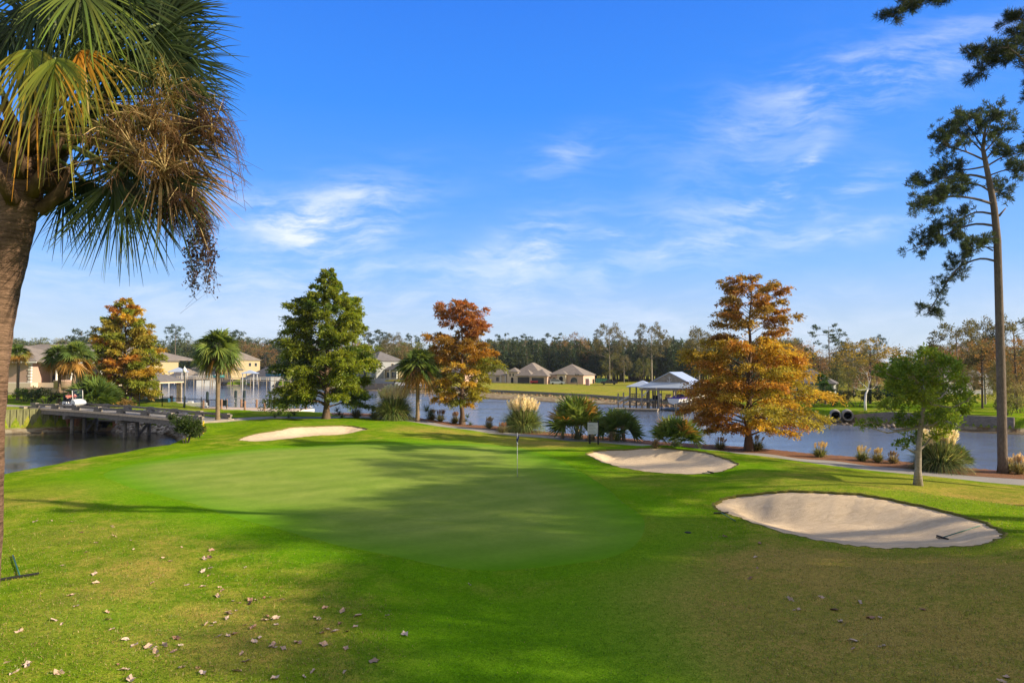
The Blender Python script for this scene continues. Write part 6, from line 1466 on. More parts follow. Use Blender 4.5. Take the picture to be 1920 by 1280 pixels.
q = MB(); wall_strip(q, [(a.x-3, 208), (c.x+8, 200)], 1.1, -1.2, .3, .06, 2.5); o = q.build('seawall', M['timber_dark']); tag(o, 'dark seawall below the grey terrace wall', 'seawall')

M['oldcon'] = simple('old_concrete', (.26, .24, .21), .9, .2, 4)
# ---- culvert pipes on the right bank
for px, lab in ((1567, 'left one of two round concrete drain pipes in the right bank'), (1590, 'right one of two round concrete drain pipes in the right bank')):
    p = at_y(px, 779, 81.5); r_ = empty('drain_pipe', (p.x, p.y, p.z), R(-24), lab, 'drain pipe', 'concrete drain pipes'); q = MB(); q.lathe([(.60,0),(.60,-.5),(.60,3)], (0,0,0), 20, 'y'); 
    q = MB(); n = 22
    for (ra, ya, rb_, yb) in ((.62, -.0, .62, 3.0), (.62, 0, .47, 0), (.47, 0, .47, 2.6)):
        vs = [(ra*math.cos(2*math.pi*k/n), ya, ra*math.sin(2*math.pi*k/n)) for k in range(n)] + [(rb_*math.cos(2*math.pi*k/n), yb, rb_*math.sin(2*math.pi*k/n)) for k in range(n)]
        q.add(vs, [(k, (k+1)%n, (k+1)%n+n, k+n) for k in range(n)], True)
    q.build('pipe', M['oldcon'], r_); q = MB(); q.lathe([(.46,0),(.46,.02)], (0,2.0,0), 16, 'y'); q.build('dark_inside', M['void'], r_)
g = np.random.default_rng(8); pos = []
for _ in range(260):
    px = g.uniform(1545, 1640); p = at_y(px, 785, g.uniform(79.5, 83.5)); pos.append((p.x, p.y - (p.x-38)*.8, 0))
pos = [(x, y, zg(x, y)) for x, y, _ in pos]; pos = [q_ for q_ in pos if q_[2] > -1.3]
o = rock_mesh(pos, g.uniform(.12, .45, len(pos)), g, 'bank_stones', M['stone'], [(.10, .08, .07), (.20, .17, .15), (.14, .12, .10)]); tag(o, 'dark stones round the drain pipes on the right bank', 'stones', kind='stuff')
q = MB(); a = at_y(1552, 765, 92); c = at_y(1572, 745, 122); hb = None
gb(bush, 1562, 762, 92, 2.2, 2.6, 130, 'dark clipped hedge beside the lawn above the drain pipes', [(.02, .035, .015)], n=2400, L=.2, W=.1)

# ============================================================ background trees
PN = ((.040, .068, .032), (.058, .088, .036), (.078, .105, .042)); RU = ((.30, .15, .06), (.24, .13, .06), (.20, .16, .07), (.34, .19, .07)); DG = ((.14, .15, .04), (.19, .17, .05), (.10, .12, .035))
RD = ((.26, .12, .075), (.21, .13, .09), (.16, .12, .09)); YL = ((.42, .25, .03), (.32, .22, .05), (.24, .19, .07))
protos = {
 'p1': pine_proto(18, 201, 'dense', 'x', leaves=2300, crown0=.22, width=.40, cols=PN, L=.9, W=.34),
 'p2': pine_proto(18, 202, 'dense', 'x', leaves=2200, crown0=.26, width=.46, cols=((.05,.078,.030),(.075,.10,.036),(.09,.115,.045)), L=.85, W=.28),
 'p3': pine_proto(18, 203, 'dense', 'x', leaves=2000, crown0=.20, width=.36, cols=((.044,.07,.036),(.06,.088,.042)), L=.9, W=.34),
 'f1': pine_proto(22, 204, 'flat', 'x', leaves=2400, crown0=.62, width=.50, cols=PN, L=.6, W=.2),
 'f2': pine_proto(22, 205, 'flat', 'x', leaves=2000, crown0=.70, width=.44, cols=PN, L=.6, W=.2),
 'r1': pine_proto(16, 206, 'round', 'x', leaves=3600, crown0=.28, width=.75, cols=RU, L=.42, W=.20, barkm='bark_dark', cat='tree', name='autumn_tree'),
 'r2': pine_proto(16, 207, 'round', 'x', leaves=3600, crown0=.25, width=.8, cols=DG, L=.42, W=.20, barkm='bark_dark', cat='tree', name='leafy_tree'),
 'b1': pine_proto(18, 208, 'bare', 'x', leaves=6000, crown0=.45, width=.58, cols=((.17,.14,.06),(.15,.13,.06),(.11,.11,.05)), L=.42, W=.2, barkm='bark_grey', cat='tree', name='thin_tree'),
}
used = {k: False for k in protos}
def bt(kind, px, topy, d, basey=None, label='', group=None, s_h=1.0, wid=1.0, rz=None, cols=None):
    """background tree whose top is at pixel (px, topy) at depth d"""
    H0 = {'p': 18, 'f': 22, 'r': 16, 'b': 18}[kind[0]]; x = at_y(px, 690, d).x; z = zg(x, d); top = at_y(px, topy, d).z; s = (top - z) / H0
    first = not used[kind]; used[kind] = True
    c = place(protos[kind], (x, d, z), s*wid, rz if rz is not None else random.uniform(0, 6.28), first, label, group, sz=s)
    return c
gm = random.Random(4)
# single crowns standing above the wood
for kind, px, ty, d, lab in [('f1',948,625,296,'open-topped pine rising over the wood just right of the red-topped cypress'),('f2',985,628,298,'slim pine rising over the wood above the turreted house'),('f1',1042,624,300,'open-topped pine rising over the wood above the arched-door house'),
   ('b1',1143,612,270,'tall thin-leaved tree with a broad crown rising highest above the wood, left one of two'),('b1',1222,611,275,'tall thin-leaved tree rising high above the wood, right one of two'),('p3',1262,630,285,'pointed dark conifer above the boathouse'),
   ('r1',1077,628,290,'orange-topped tree showing over the wood between the two tall thin-leaved trees'),('r2',1148,662,262,'olive tree with bronze top standing in front of the wood'),('b1',1311,618,220,'bare grey tree left of the crown of the big orange cypress'),
   ('b1',1170,668,262,'grey half-bare tree in front of the wood'),('r2',1207,672,263,'yellow-green small tree behind the boathouse roof'),
   ('f1',1556,607,180,'tall flat-topped pine standing clear right of the big orange cypress'),('f1',690,612,300,'left one of three tall pines above the two-storey yellow house with steep roof'),('f2',712,620,305,'middle one of three tall pines above the two-storey yellow house with steep roof'),('b1',738,628,290,'half-bare tree right of the three tall pines'),('f2',772,627,300,'slim pine left of the red-topped cypress'),
   ('f2',328,610,330,'lone slender pine standing over the far left houses'),('f1',425,618,340,'open-topped pine rising behind the cabbage palm on the mound, left one'),('f2',447,620,345,'open-topped pine rising behind the cabbage palm on the mound, right one'),
   ('f1',150,617,260,'tall pine left of the orange and green cypress, left one'),('f2',176,618,262,'tall pine left of the orange and green cypress, right one'),
   ('r1',497,646,300,'rust-coloured tree behind the far left houses'),('r1',462,642,330,'brownish-red tree further behind the far left houses'),('b1',725,640,270,'grey leafless tree above the two-storey yellow house with steep roof')]:
    bt(kind, px, ty, d, label=lab, rz=gm.uniform(0, 6.28))
# right bank
for kind, px, ty, d, w_, lab in [('r1',1630,642,100,1.5,'broad yellow-orange tree on the lawn behind the drain pipes'),('r2',1500,668,150,1.0,'dull green tree behind the right branches of the big orange cypress'),('p1',1525,655,160,1.2,'dark pine mass right of the big orange cypress, left one'),('p2',1570,662,150,1.2,'dark pine mass right of the big orange cypress, right one'),
   ('b1',1600,640,135,1.0,'half-bare pinkish tree behind the broad yellow-orange tree'),('f2',1645,630,170,.8,'small dark crown showing above the broad yellow-orange tree'),('r2',1590,690,112,.9,'olive shrubby tree left of the broad yellow-orange tree'),
   ('b1',1795,612,92,1.1,'tall rust-leaved tree left of the tall pine trunk, topmost of its clump'),('r1',1840,642,88,1.0,'rust-leaved mossy tree just left of the tall pine trunk'),('b1',1846,603,98,.8,'slender tree with sparse brown leaves left of the tall pine trunk'),('b1',1902,600,95,.9,'sparse brown-leaved tree right of the tall pine trunk'),('r1',1905,640,86,1.1,'reddish tree filling the right edge behind the pine trunk'),
   ('r1',1762,655,112,1.0,'rust and olive tree behind the right side of the small evergreen tree'),('r2',1735,660,150,1.2,'olive tree showing above the small evergreen tree'),('p2',1700,655,165,1.3,'dark green tree mass behind the small evergreen tree'),('p1',1760,650,175,1.3,'dark green tree mass behind the rust-leaved trees'),('r1',1950,640,90,1.1,'reddish tree just outside the right edge'),('r2',1870,690,84,.7,'low olive tree behind the tall pine trunk'),('b1',1815,690,82,.7,'small mossy half-bare tree on the right bank lawn'),('b1',1875,680,80,.7,'small mossy half-bare tree hidden by the tall pine trunk')]:
    c = bt(kind, px, ty, d, label=lab, wid=w_, rz=gm.uniform(0, 6.28))
    if lab.startswith('broad yellow'): YLT = c
# the broad yellow tree has leaves of its own colour
for ch in [o for o in D.objects if o.parent == YLT and 'crown' in o.name]:
    ch.data = ch.data.copy(); a = ch.data.attributes['col']; n = len(a.data); v = np.zeros(n*4, np.float32); a.data.foreach_get('color', v); v = v.reshape(n, 4); co = np.zeros(n*3, np.float32); ch.data.vertices.foreach_get('co', co); co = co.reshape(n, 3)
    k = np.clip((co[:, 2]-7)/6, 0, 1)[:, None]; v[:, :3] = v[:, :3].mean(1, keepdims=True)*6*(np.array([.36, .24, .035])*k + np.array([.22, .19, .06])*(1-k)); a.data.foreach_set('color', v.ravel())
# small palms and shrubs on the right bank
def fgpal(px, topy, basey, d_, r_, seed, label): p = at_y(px, basey, d_); z = zg(p.x, p.y); palm_tree((p.x, p.y, z), at_y(px, topy, d_).z - z, r_, seed, label, nf=30, nl=14, dry=.05, green=(.07,.13,.03), lite=(.12,.20,.04))
fgpal(1541, 712, 750, 104, 1.3, 140, 'taller light green palm right of the dark-roofed cottage'); fgpal(1548, 728, 752, 98, 1.3, 141, 'shorter light green palm right of the dark-roofed cottage'); fgpal(1041-1, 704, 722, 250, 1.8, 142, 'little palm in front of the turreted house')
p = at_y(1623, 795, 84); r_ = empty('birch_tree', (p.x, p.y, zg(p.x, p.y)), 0, 'small pale-trunked tree with thin pinkish leaves on the right bank', 'tree')
clump_tree(r_, [(0,0,-.2),(0,0,1),(.1,0,2),(.4,0,2.6)], [.16,.14,.11,.06], [(-.6,0,3.4,.9),(.9,.2,3.9,1.0),(.2,0,4.8,.9),(1.6,0,3.2,.8),(-1.4,0,2.8,.6)], 130, .22, .12, [(.30,.17,.11),(.24,.16,.10)], 77, M['white'], limb_r=.05)
gb(bush, 1658, 775, 90, 4.0, 3.6, 131, 'dark blue-green shrub behind the pale-trunked little tree', [(.02, .05, .04), (.03, .06, .04)], n=2500, L=.2, W=.1)
gb(bush, 1608, 770, 92, 6, 2.4, 132, 'dull shrubs between the lawn and the pale-trunked little tree', [(.09, .08, .04), (.06, .07, .03)], n=2500, L=.25, W=.1)
gb(bush, 1520, 770, 94, 5, 3.4, 133, 'greyish shrub right of the big orange cypress at the water edge', [(.10, .09, .06), (.07, .08, .04)], n=2600, L=.25, W=.1)
gb(bush, 1893, 800, 75, 3.2, 2.6, 134, 'pale green shrub right of the tall pine trunk across the water', [(.14, .16, .05), (.22, .20, .08)], n=2200, L=.2, W=.09)
gb(bush, 1912, 770, 79, 4, 4, 135, 'tall yellow-grey reeds at the right edge across the water', [(.30, .24, .12), (.18, .16, .08)], n=2500, L=.3, W=.06)
gb(bush, 955, 714, 272, 4, 1.8, 136, 'light green shrubs in front of the porch of the leftmost tan house', [(.12, .18, .04)], n=600, L=.3, W=.15)

# the wood behind the lawn: front trees as things, everything deeper as one mass
wood_lab = 'dark pine in the front row of the wood behind the tan houses'
for i in range(64):
    px = 905 + (1345-905)*(i + gm.uniform(.1, .9))/64; d = gm.uniform(278, 292); ty = gm.uniform(637, 652)
    bt(gm.choice(['p1','p1','p2','p3']), px, ty, d, label=wood_lab, group='pines in the front row of the wood', wid=gm.uniform(1.0, 1.4), rz=gm.uniform(0, 6.28))
def bake(name, places, label):
    """many trees merged into one far-off mass"""
    src = {}
    for k in protos:
        crown = [o for o in D.objects if o.parent == protos[k] and o.name.startswith('crown')][0]; tr = [o for o in D.objects if o.parent == protos[k] and o.name.startswith('trunk')][0]
        n = len(crown.data.vertices); co = np.zeros(n*3, np.float32); crown.data.vertices.foreach_get('co', co); c = np.zeros(n*4, np.float32); crown.data.attributes['col'].data.foreach_get('color', c)
        n2 = len(tr.data.vertices); t = np.zeros(n2*3, np.float32); tr.data.vertices.foreach_get('co', t); tf = np.array([list(p.vertices) for p in tr.data.polygons if len(p.vertices) == 4])
        src[k] = (co.reshape(n, 3), c.reshape(n, 4)[:, :3], t.reshape(n2, 3), tf)
    V, C, Fq, b = [], [], [], 0
    g = np.random.default_rng(9)
    for kind, px, ty, d, w in places:
        co, c, t, tf = src[kind]; H0 = {'p': 18, 'f': 22, 'r': 16, 'b': 18}[kind[0]]; x = at_y(px, 690, d).x; top = at_y(px, ty, d).z; s = top/H0; a = g.uniform(0, 6.28); ca, sa = math.cos(a), math.sin(a)
        for arr, cc, ff in ((co, c*g.uniform(.8, 1.25)*np.array([g.uniform(.9,1.15), 1, g.uniform(.9,1.2)]), None), (t, np.tile((.10, .085, .07), (len(t), 1)), tf)):
            v = np.stack([(arr[:, 0]*ca - arr[:, 1]*sa)*s*w + x, (arr[:, 0]*sa + arr[:, 1]*ca)*s*w + d, arr[:, 2]*s], 1); V.append(v); C.append(cc); n = len(v)
            Fq.append((np.arange(n).reshape(-1, 4) if ff is None else ff) + b); b += n
    o = np_mesh(name, np.vstack(V), np.vstack(Fq), M['needle'], None, np.vstack(C)); tag(o, label, 'wood', kind='stuff')
W1 = [(gm.choice(['p1','p2','p3','p2'] if gm.random() < .95 else ['r1','r2']), gm.uniform(880, 1500), gm.uniform(634, 646), gm.uniform(294, 345), gm.uniform(1.0, 1.45)) for _ in range(290)]
bake('woodland', W1, 'deep dark pine wood behind the tan houses and the boathouse')
W2 = [(gm.choice(['p1','p2','p3','r2','r1','p2','r2']), gm.uniform(560, 905), gm.uniform(640, 668), gm.uniform(275, 340), gm.uniform(.9, 1.4)) for _ in range(110)]
bake('woodland', W2, 'mixed wood behind the two-storey yellow house with steep roof')
W3 = [(gm.choice(['p1','p2','p3','r2','p2']), gm.uniform(-1100, 600), gm.uniform(634, 650), gm.uniform(380, 470), gm.uniform(1.5, 2.2)) for _ in range(430)]
bake('woodland', W3, 'hazy wood along the horizon behind the far left houses')
W4 = [(gm.choice(['p1','p2','p3','r2','r1','r2','r1']), gm.uniform(1400, 3000), gm.uniform(645, 680), gm.uniform(150, 260), gm.uniform(1.0, 1.4)) for _ in range(330)]
bake('woodland', W4, 'mixed autumn wood behind the right bank')
for k, o in protos.items():
    if not used[k]: o.location = (0, -200, 0)

# ============================================================ near palm on the left
g = np.random.default_rng(77)
y0 = 7.0
def PW(px, py, d=y0): return np.array(at_y(px, py, d))
base = at_y(-70, 1690, y0); base.z = zg(base.x, base.y)
pr = empty('palm_tree', base, 0, 'near cabbage palm with shaggy drooping fronds filling the top left corner', 'palm tree'); bl = np.array(base)
tpx = [(-75,1760),(-70,1500),(-62,1300),(-48,1100),(-41,960),(-34,830),(-22,720),(-9,640),(8,560),(25,490),(40,425),(50,370),(56,330),(58,290)]
tpx = [(a_ - 13 * float(np.clip((800 - b_) / 250, 0, 1)) + 6 * float(np.clip((b_ - 800) / 150, 0, 1)), b_) for a_, b_ in tpx]; c = catmull([PW(*q) - bl for q in tpx], False, 6); n = len(c); m_ = 40
rad = np.interp(np.linspace(0, 1, n), [0, .1, .5, .80, .9, 1.0], [.22, .186, .18, .176, .205, .19])
rad = rad * (1 + .012*np.sin(np.arange(n)*2.1))
V = []; prev = np.array([1., 0, 0])
for i in range(n):
    d = unit(c[min(i+1, n-1)] - c[max(i-1, 0)]); a = unit(prev - d*(prev @ d)); prev = a; b_ = np.cross(d, a)
    for k in range(m_): t = 2*math.pi*k/m_; V.append(c[i] + (a*math.cos(t) + b_*math.sin(t))*rad[i]*(1 + .02*math.sin(7*t + i)))
Fq = [(i*m_+k, i*m_+(k+1) % m_, (i+1)*m_+(k+1) % m_, (i+1)*m_+k) for i in range(n-1) for k in range(m_)]
m, nt = new_mat('fibrous_palm_trunk'); v = mapped(nt, (1.2, 1.2, 14)); v2 = mapped(nt, (9, 9, 60)); n1 = noise(nt, 2.2, 6, .75, v, dist=.4); n2 = noise(nt, 1.4, 4, .7, v2); n3 = noise(nt, 1.5, 3, .6, mapped(nt))
cc = mixc(nt, .45, ramp(nt, n1, [(.42, (.035, .018, .012)), (.56, (.30, .18, .12))]), ramp(nt, n2, [(.36, (.05, .028, .02)), (.64, (.34, .22, .15))]))
cc = mixc(nt, .22, cc, ramp(nt, n3, [(.3, (.10, .055, .035)), (.7, (.36, .25, .17))]))
finish(nt, princ(nt, cc, .9, math_n(nt, 'ADD', n1, n2), .9, .03, spec=.05)); 
np_mesh('trunk', V, Fq, m, pr, None, True)
top = PW(48, 262) - bl
DKG = (.032, .052, .020); MDG = (.07, .10, .026); YG = (.20, .25, .03); ORG = (.50, .22, .02); DRY = (.26, .16, .08)
# boots: old leaf bases wrapped round the crown shaft
bb = MB()
for k in range(26):
    a = k*2.4; h = -.75 + .85*k/26; p = top + np.array([math.cos(a)*.17, math.sin(a)*.17, h]); q_ = p + np.array([math.cos(a)*.30, math.sin(a)*.30, .34 + g.uniform(-.1, .1)]); bb.tube([tuple(p), tuple((p+q_)/2 + np.array([math.cos(a)*.04, math.sin(a)*.04, 0])), tuple(q_)], [.075, .055, .02], 6)
m, nt = new_mat('leaf_base'); v = mapped(nt, (3, 3, 3)); n1 = noise(nt, 3, 5, .7, v); finish(nt, princ(nt, ramp(nt, n1, [(.3, (.045, .028, .018)), (.7, (.15, .095, .055))]), .85, n1, .6, .02, spec=.1)); M['boot'] = m
bb.build('leaf_bases', m, pr)
def frond(hub, tip, blade, n_, col0, col1, droop=.5, spread=100, nrm=None, thick=.02, wid=None, nseg=5, stalk=True, fold=.25, petc=None):
    hub = np.array(hub, float); ax = unit(np.array(tip, float) - hub); nr = np.array(nrm if nrm is not None else (g.normal(0, .3), -1.0, g.uniform(.1, .7))); nr = unit(nr - ax*(nr @ ax))
    V, Fq, C = fan_frond(hub, ax, nr, blade, n_, R(spread), col0, col1, g, droop=droop, nseg=nseg, wid=(wid or blade*R(spread)*2/n_*.55), fold=fold)
    o = np_mesh('frond', V, Fq, M['palm'], pr, C)
    if stalk:
        q = MB(); s = top + np.array([0, 0, -.15]); mid = (s + hub)/2 + np.array([0, 0, .18*np.linalg.norm(hub-s)]); q.tube([tuple(a) for a in catmull([s, mid, hub], False, 4)], list(np.linspace(thick*1.6, thick*.7, 9)), 6); q.build('leaf_stalk', petc or M['petiole'], o)
L_ = [ # hub px, tip px, depth offset, blade length m, colours, droop
 ((300,45),(400,60),.2,.86,DKG,MDG,.35,95), ((330,110),(430,120),.1,.72,DKG,MDG,.30,95), ((285,80),(420,180),-.1,.82,MDG,DKG,.45,80), ((350,160),(440,230),.3,.60,DKG,MDG,.5,75),
 ((330,230),(440,290),.2,.72,DKG,MDG,.45,90), ((300,290),(430,370),-.1,.80,DKG,DRY,.5,80), ((335,330),(420,430),.25,.66,MDG,ORG,.5,70), ((305,330),(360,470),-.2,.78,DKG,MDG,.35,70),
 ((235,330),(240,500),.1,.98,DKG,MDG,.2,62), ((215,330),(210,490),-.15,.90,DKG,YG,.2,50), ((160,340),(150,440),.3,.66,DKG,DKG,.3,95), ((250,300),(190,430),.5,.80,DKG,MDG,.3,80), ((120,360),(110,450),.5,.62,DKG,DKG,.3,90),
 ((160,200),(330,200),.4,.85,DKG,MDG,.5,100), ((180,120),(330,60),.2,.9,DKG,MDG,.4,100), ((140,60),(200,-120),.1,.9,DKG,MDG,.3,100), ((60,40),(40,-140),.2,.9,DKG,MDG,.3,100), ((-60,100),(-200,40),.1,.9,DKG,MDG,.4,100),
 ((220,-20),(330,-60),-.1,.85,DKG,MDG,.4,95), ((150,-20),(230,60),-.4,.75,MDG,YG,.7,100), ((-30,180),(-160,260),0,.85,DKG,DKG,.6,90), ((10,300),(-20,420),.5,.7,DKG,DKG,.3,80), ((-20,250),(-60,470),.2,.9,DKG,DKG,.3,70),
 ((200,230),(220,360),.45,.8,DKG,MDG,.4,90), ((250,200),(330,330),.55,.75,DKG,MDG,.4,90), ((270,20),(300,-90),.4,.8,DKG,MDG,.3,100), ((100,-40),(40,60),-.35,.8,DKG,MDG,.8,100),((340,20),(400,-40),.4,.55,DKG,MDG,.3,95),((60,10),(160,90),.3,.9,DKG,DKG,.4,100),((120,20),(0,110),.4,.9,DKG,MDG,.5,100),((200,60),(130,170),.3,.85,DKG,DKG,.6,100),((20,60),(-60,160),.3,.9,DKG,DKG,.5,100),((230,120),(330,190),.15,.8,DKG,MDG,.5,100),((250,40),(370,90),.5,.8,DKG,DKG,.3,100),((90,-30),(180,-10),.2,.9,DKG,MDG,.5,100),((210,0),(290,60),-.2,.8,DKG,MDG,.8,100),((290,60),(410,60),.35,.78,DKG,DKG,.3,100),((310,120),(420,160),.3,.75,DKG,DKG,.35,100),((260,20),(350,-20),.3,.8,DKG,DKG,.3,100),((320,180),(430,250),.35,.72,DKG,MDG,.4,95),((170,10),(230,-60),.45,.9,DKG,DKG,.3,100),((330,270),(430,330),.4,.75,DKG,DRY,.4,90),((20,-20),(-30,-80),.4,.9,DKG,DKG,.3,100)]
for (hx, hy), (tx_, ty_), do, bl_, c0_, c1_, dr, sp_ in L_:
    frond(PW(hx, hy, y0+do) - bl, PW(tx_, ty_, y0+do*1.2) - bl, bl_, 46, c0_, c1_, dr*1.1, sp_)
# the yellowing frond that hangs in front of the trunk, and its orange neighbours
for (hx, hy), (tx_, ty_), do, bl_, c0_, c1_, dr, sp_, n_ in [((60,95),(62,190),-.5,.74,YG,ORG,2.0,90,30), ((105,110),(130,200),-.55,.66,YG,(.30,.26,.04),1.9,75,26), ((150,95),(200,150),-.4,.60,ORG,YG,1.7,60,16), ((150,80),(230,140),-.3,.7,MDG,YG,1.6,80,28)]:
    frond(PW(hx, hy, y0+do) - bl, PW(tx_, ty_, y0+do) - bl, bl_, n_, c0_, c1_, dr, sp_, nrm=(0, -1.0, .6), wid=.030, nseg=7)
# seed stalks: pale arching stems breaking up into a haze of fine brown twigs
def stalk_cluster(px, py, rx, ry, do, n_tw, label_col, seed, start=None, Lt=.13):
    g = np.random.default_rng(seed); q = MB(); ctr = PW(px, py, y0+do) - bl; s = top + np.array([0, -.1, .1]) if start is None else PW(*start, y0+do) - bl; k_ = y0/F
    main = catmull([s, (s+ctr)/2 + np.array([0, 0, .22]), ctr, ctr + np.array([rx*k_*.3, 0, -ry*k_*.6])], False, 5); q.tube([tuple(a) for a in main], list(np.linspace(.016, .006, len(main))), 5, False)
    parts = []
    for b_ in range(16):
        i = g.integers(len(main)//2, len(main)); p = main[i]; e = ctr + g.normal(0, 1, 3)*np.array([rx*k_, .22, ry*k_])*.75; mid = (p+e)/2 + np.array([0, 0, .04]); q.tube([tuple(a) for a in catmull([p, mid, e], False, 3)], list(np.linspace(.0075, .003, 7)), 4, False)
        nn = n_tw//16; t = g.uniform(.3, 1.05, nn)[:, None]; B = p + (e-p)*t + g.normal(0, .022, (nn, 3)); D_ = unit(e-p)*.4 + g.normal(0, .7, (nn, 3)) + np.array([0, 0, -.25])
        parts.append(strips(B, D_, g.uniform(.5, 1.3, nn)*Lt, .0042, jitter(label_col, nn, g, .3, .1), g, 3, g.uniform(-.5, 1.4, nn), True))
    V, Fq, C = pack(parts); o = np_mesh('seed_stalk', V, Fq, M['plume'], pr, C); q.build('stem', M['stalk'], o)
M['stalk'] = simple('yellow_seed_stem', (.42, .31, .13), .7, .2)
BR1, BR2, BR3 = (.24, .155, .075), (.16, .095, .055), (.09, .055, .04)
for a_ in [(270,215,60,45,-.35,1000,BR1,1),(235,265,70,42,-.45,950,BR2,2),(325,250,55,45,-.25,1050,BR2,3),(300,150,50,36,-.1,700,(.30,.25,.09),4),(350,340,48,50,-.1,1500,BR3,5),(315,380,45,35,-.05,1200,BR3,6),(290,300,60,35,-.4,900,BR1,7),(385,235,38,40,-.1,900,BR3,8),(360,400,34,40,.0,1100,BR3,10)]:
    stalk_cluster(*a_)
# long bare arching twigs that reach past the fronds
q = MB()
for k in range(16):
    s = PW(330+g.uniform(-20,20), 190+g.uniform(-40,60), y0-.1) - bl; e = PW(g.uniform(430,470), g.uniform(250,400), y0+g.uniform(-.2,.2)) - bl; mid = (s+e)/2 + np.array([.16, 0, .14]); c_ = catmull([s, mid, e], False, 5); q.tube([tuple(a) for a in c_], list(np.linspace(.005, .0016, len(c_))), 4, False)
    for j in range(7):
        i = g.integers(4, len(c_)); d = g.normal(0, .055, 3) + np.array([.02, 0, -.05]); q.tube([tuple(c_[i]), tuple(c_[i]+d*.6 + g.normal(0,.01,3)), tuple(c_[i]+d*1.3)], [.0028, .002, .001], 3, False)
q.build('bare_twigs', M['stalk_dark'] if 'stalk_dark' in M else simple('brown_twigs', (.13, .08, .055), .8, .2), pr)
# hanging vine with small dark leaves under the palm
vt = at_y(378, 420, y0); vr = empty('hanging_vine', vt, 0, 'dark leafy vine dangling from the right side of the near palm', 'vine'); vl = np.array(vt); g = np.random.default_rng(3)
q = MB(); Pn_, An_ = [], []
for k in range(22):
    pts = [np.zeros(3) + g.normal(0, .03, 3)]; x = g.uniform(-.17, .16); end = g.uniform(.35, .80)
    for t in np.linspace(.12, 1, 8): pts.append(np.array([x*min(1, t*1.6)*(1.15 - .5*t) + g.normal(0, .018), g.uniform(-.12, .12), -end*t]))
    q.tube([tuple(a) for a in pts], .0022, 3, False)
    for _ in range(62):
        i = g.integers(1, 9); t = g.random(); p = pts[i-1]*(1-t) + pts[min(i, 8)]*t; 
        if g.random() < .3 and p[2] > -.12: continue
        Pn_.append(p + g.normal(0, .024, 3)); An_.append(g.normal(0, .8, 3) + np.array([0, 0, -.3]))
for k in range(14): q.tube([(g.uniform(-.2,.2), 0, g.uniform(-.5,-.1)), (g.uniform(-.28,.22), g.uniform(-.1,.1), g.uniform(-.75,-.3)), (g.uniform(-.24,.24), 0, g.uniform(-.95,-.5))], .0013, 3, False)
q.build('stems', M['bark_dark'], vr)
V, Fq, C = leaf_quads(np.array(Pn_), np.array(An_), g.uniform(.022, .045, len(Pn_)), .020, jitter((.07, .042, .028), len(Pn_), g, .5, .15), g); np_mesh('leaves', V, Fq, M['leaf'], vr, C)

# ============================================================ fallen leaves on the turf
LP = [(97,976),(66,978),(135,978),(212,989),(152,998),(214,1006),(245,1013),(210,987),(128,1020),(180,1018),(163,1035),(340,1026),(396,1032),(383,1048),(393,1045),(250,1030),(320,1052),(460,1064),(395,1065),(380,1072),(392,1079),(305,1046),(118,1060),(177,1077),(179,1093),(285,1093),(134,1116),(143,1137),(100,1163),(116,1170),(203,1162),(201,1148),(36,1184),(210,1180),(236,1199),(252,1211),(14,1242),(27,1262),(110,1262),(52,1247),(352,1097),(380,1100),(412,1101),(417,1107),(408,1118),(437,1127),(448,1131),(468,1125),(470,1131),(480,1125),(496,1121),(507,1120),(528,1124),(429,1147),(443,1145),(425,1160),(430,1151),(385,1172),(397,1173),(402,1168),(460,1172),(474,1177),(497,1163),(502,1156),(517,1159),(518,1171),(410,1194),(428,1192),(440,1189),(453,1226),(463,1240),(487,1196),(513,1208),(511,1214),(477,1203),(558,1205),(562,1206),(530,1216),(594,1159),(597,1162),(608,1140),(643,1146),(673,1154),(666,1175),(637,1169),(615,1181),(602,1187),(628,1184),(650,1184),(606,1209),(649,1216),(646,1260),(570,1269),(587,1259),(443,1258),(515,1272),(380,1262),(372,1253),(340,1252),(326,1222),(288,1216),(278,1213),(293,1223),(311,1210),(338,1210),(331,1197),(295,1231),(221,1246),(234,1256),(245,1275),(726,1154),(1481,1124),(1489,1144),(1497,1143),(1565,1144),(1612,1130),(1633,1159),(1540,1120),(1602,1202),(1655,1212),(1600,1216),(1416,1045),(1425,1019),(1407,1085),(1886,1270),(1730,1143),(1650,1158),(1575,1166),(1420,1065)]
LP += [(1878,1278),(1360,1006),(880,1096),(700,1240),(760,1190)]
m, nt = new_mat('fallen_leaf'); oi = N(nt, 'ShaderNodeObjectInfo'); cc = ramp(nt, oi.outputs['Random'], [(0, (.50, .34, .24)), (.3, (.60, .45, .35)), (.6, (.30, .15, .09)), (.8, (.64, .52, .43)), (1, (.16, .08, .05))]); finish(nt, princ(nt, cc, .85)); M['fall'] = m
g = np.random.default_rng(19); lms = []
for k in range(6):
    n = 11; a = np.linspace(0, 2*math.pi, n, endpoint=False); lobes = 1 + .28*np.cos(a*5 + k); r_ = .095*lobes*g.uniform(.8, 1.15, n)
    vs = [(0, 0, .012)] + [(r_[i]*math.cos(a[i])*1.25, r_[i]*math.sin(a[i])*.75, .012 + .05*abs(math.sin(a[i]*1.5 + k))*g.uniform(.5, 1.3)) for i in range(n)] 
    vs += [(0, 0, .006)] + [(x, y, z - .004) for x, y, z in vs[1:n+1]] + [(.12, 0, .012), (.20, .02, .03), (.12, .006, .008)]
    fs = [(0, i+1, (i+1) % n+1) for i in range(n)] + [(n+1, (i+1) % n+n+2, i+n+2) for i in range(n)] + [(2*n+2, 2*n+3, 2*n+4)]
    me = D.meshes.new('fallen_leaf'); me.from_pydata(vs, [], fs); me.materials.append(M['fall']); lms.append(me)
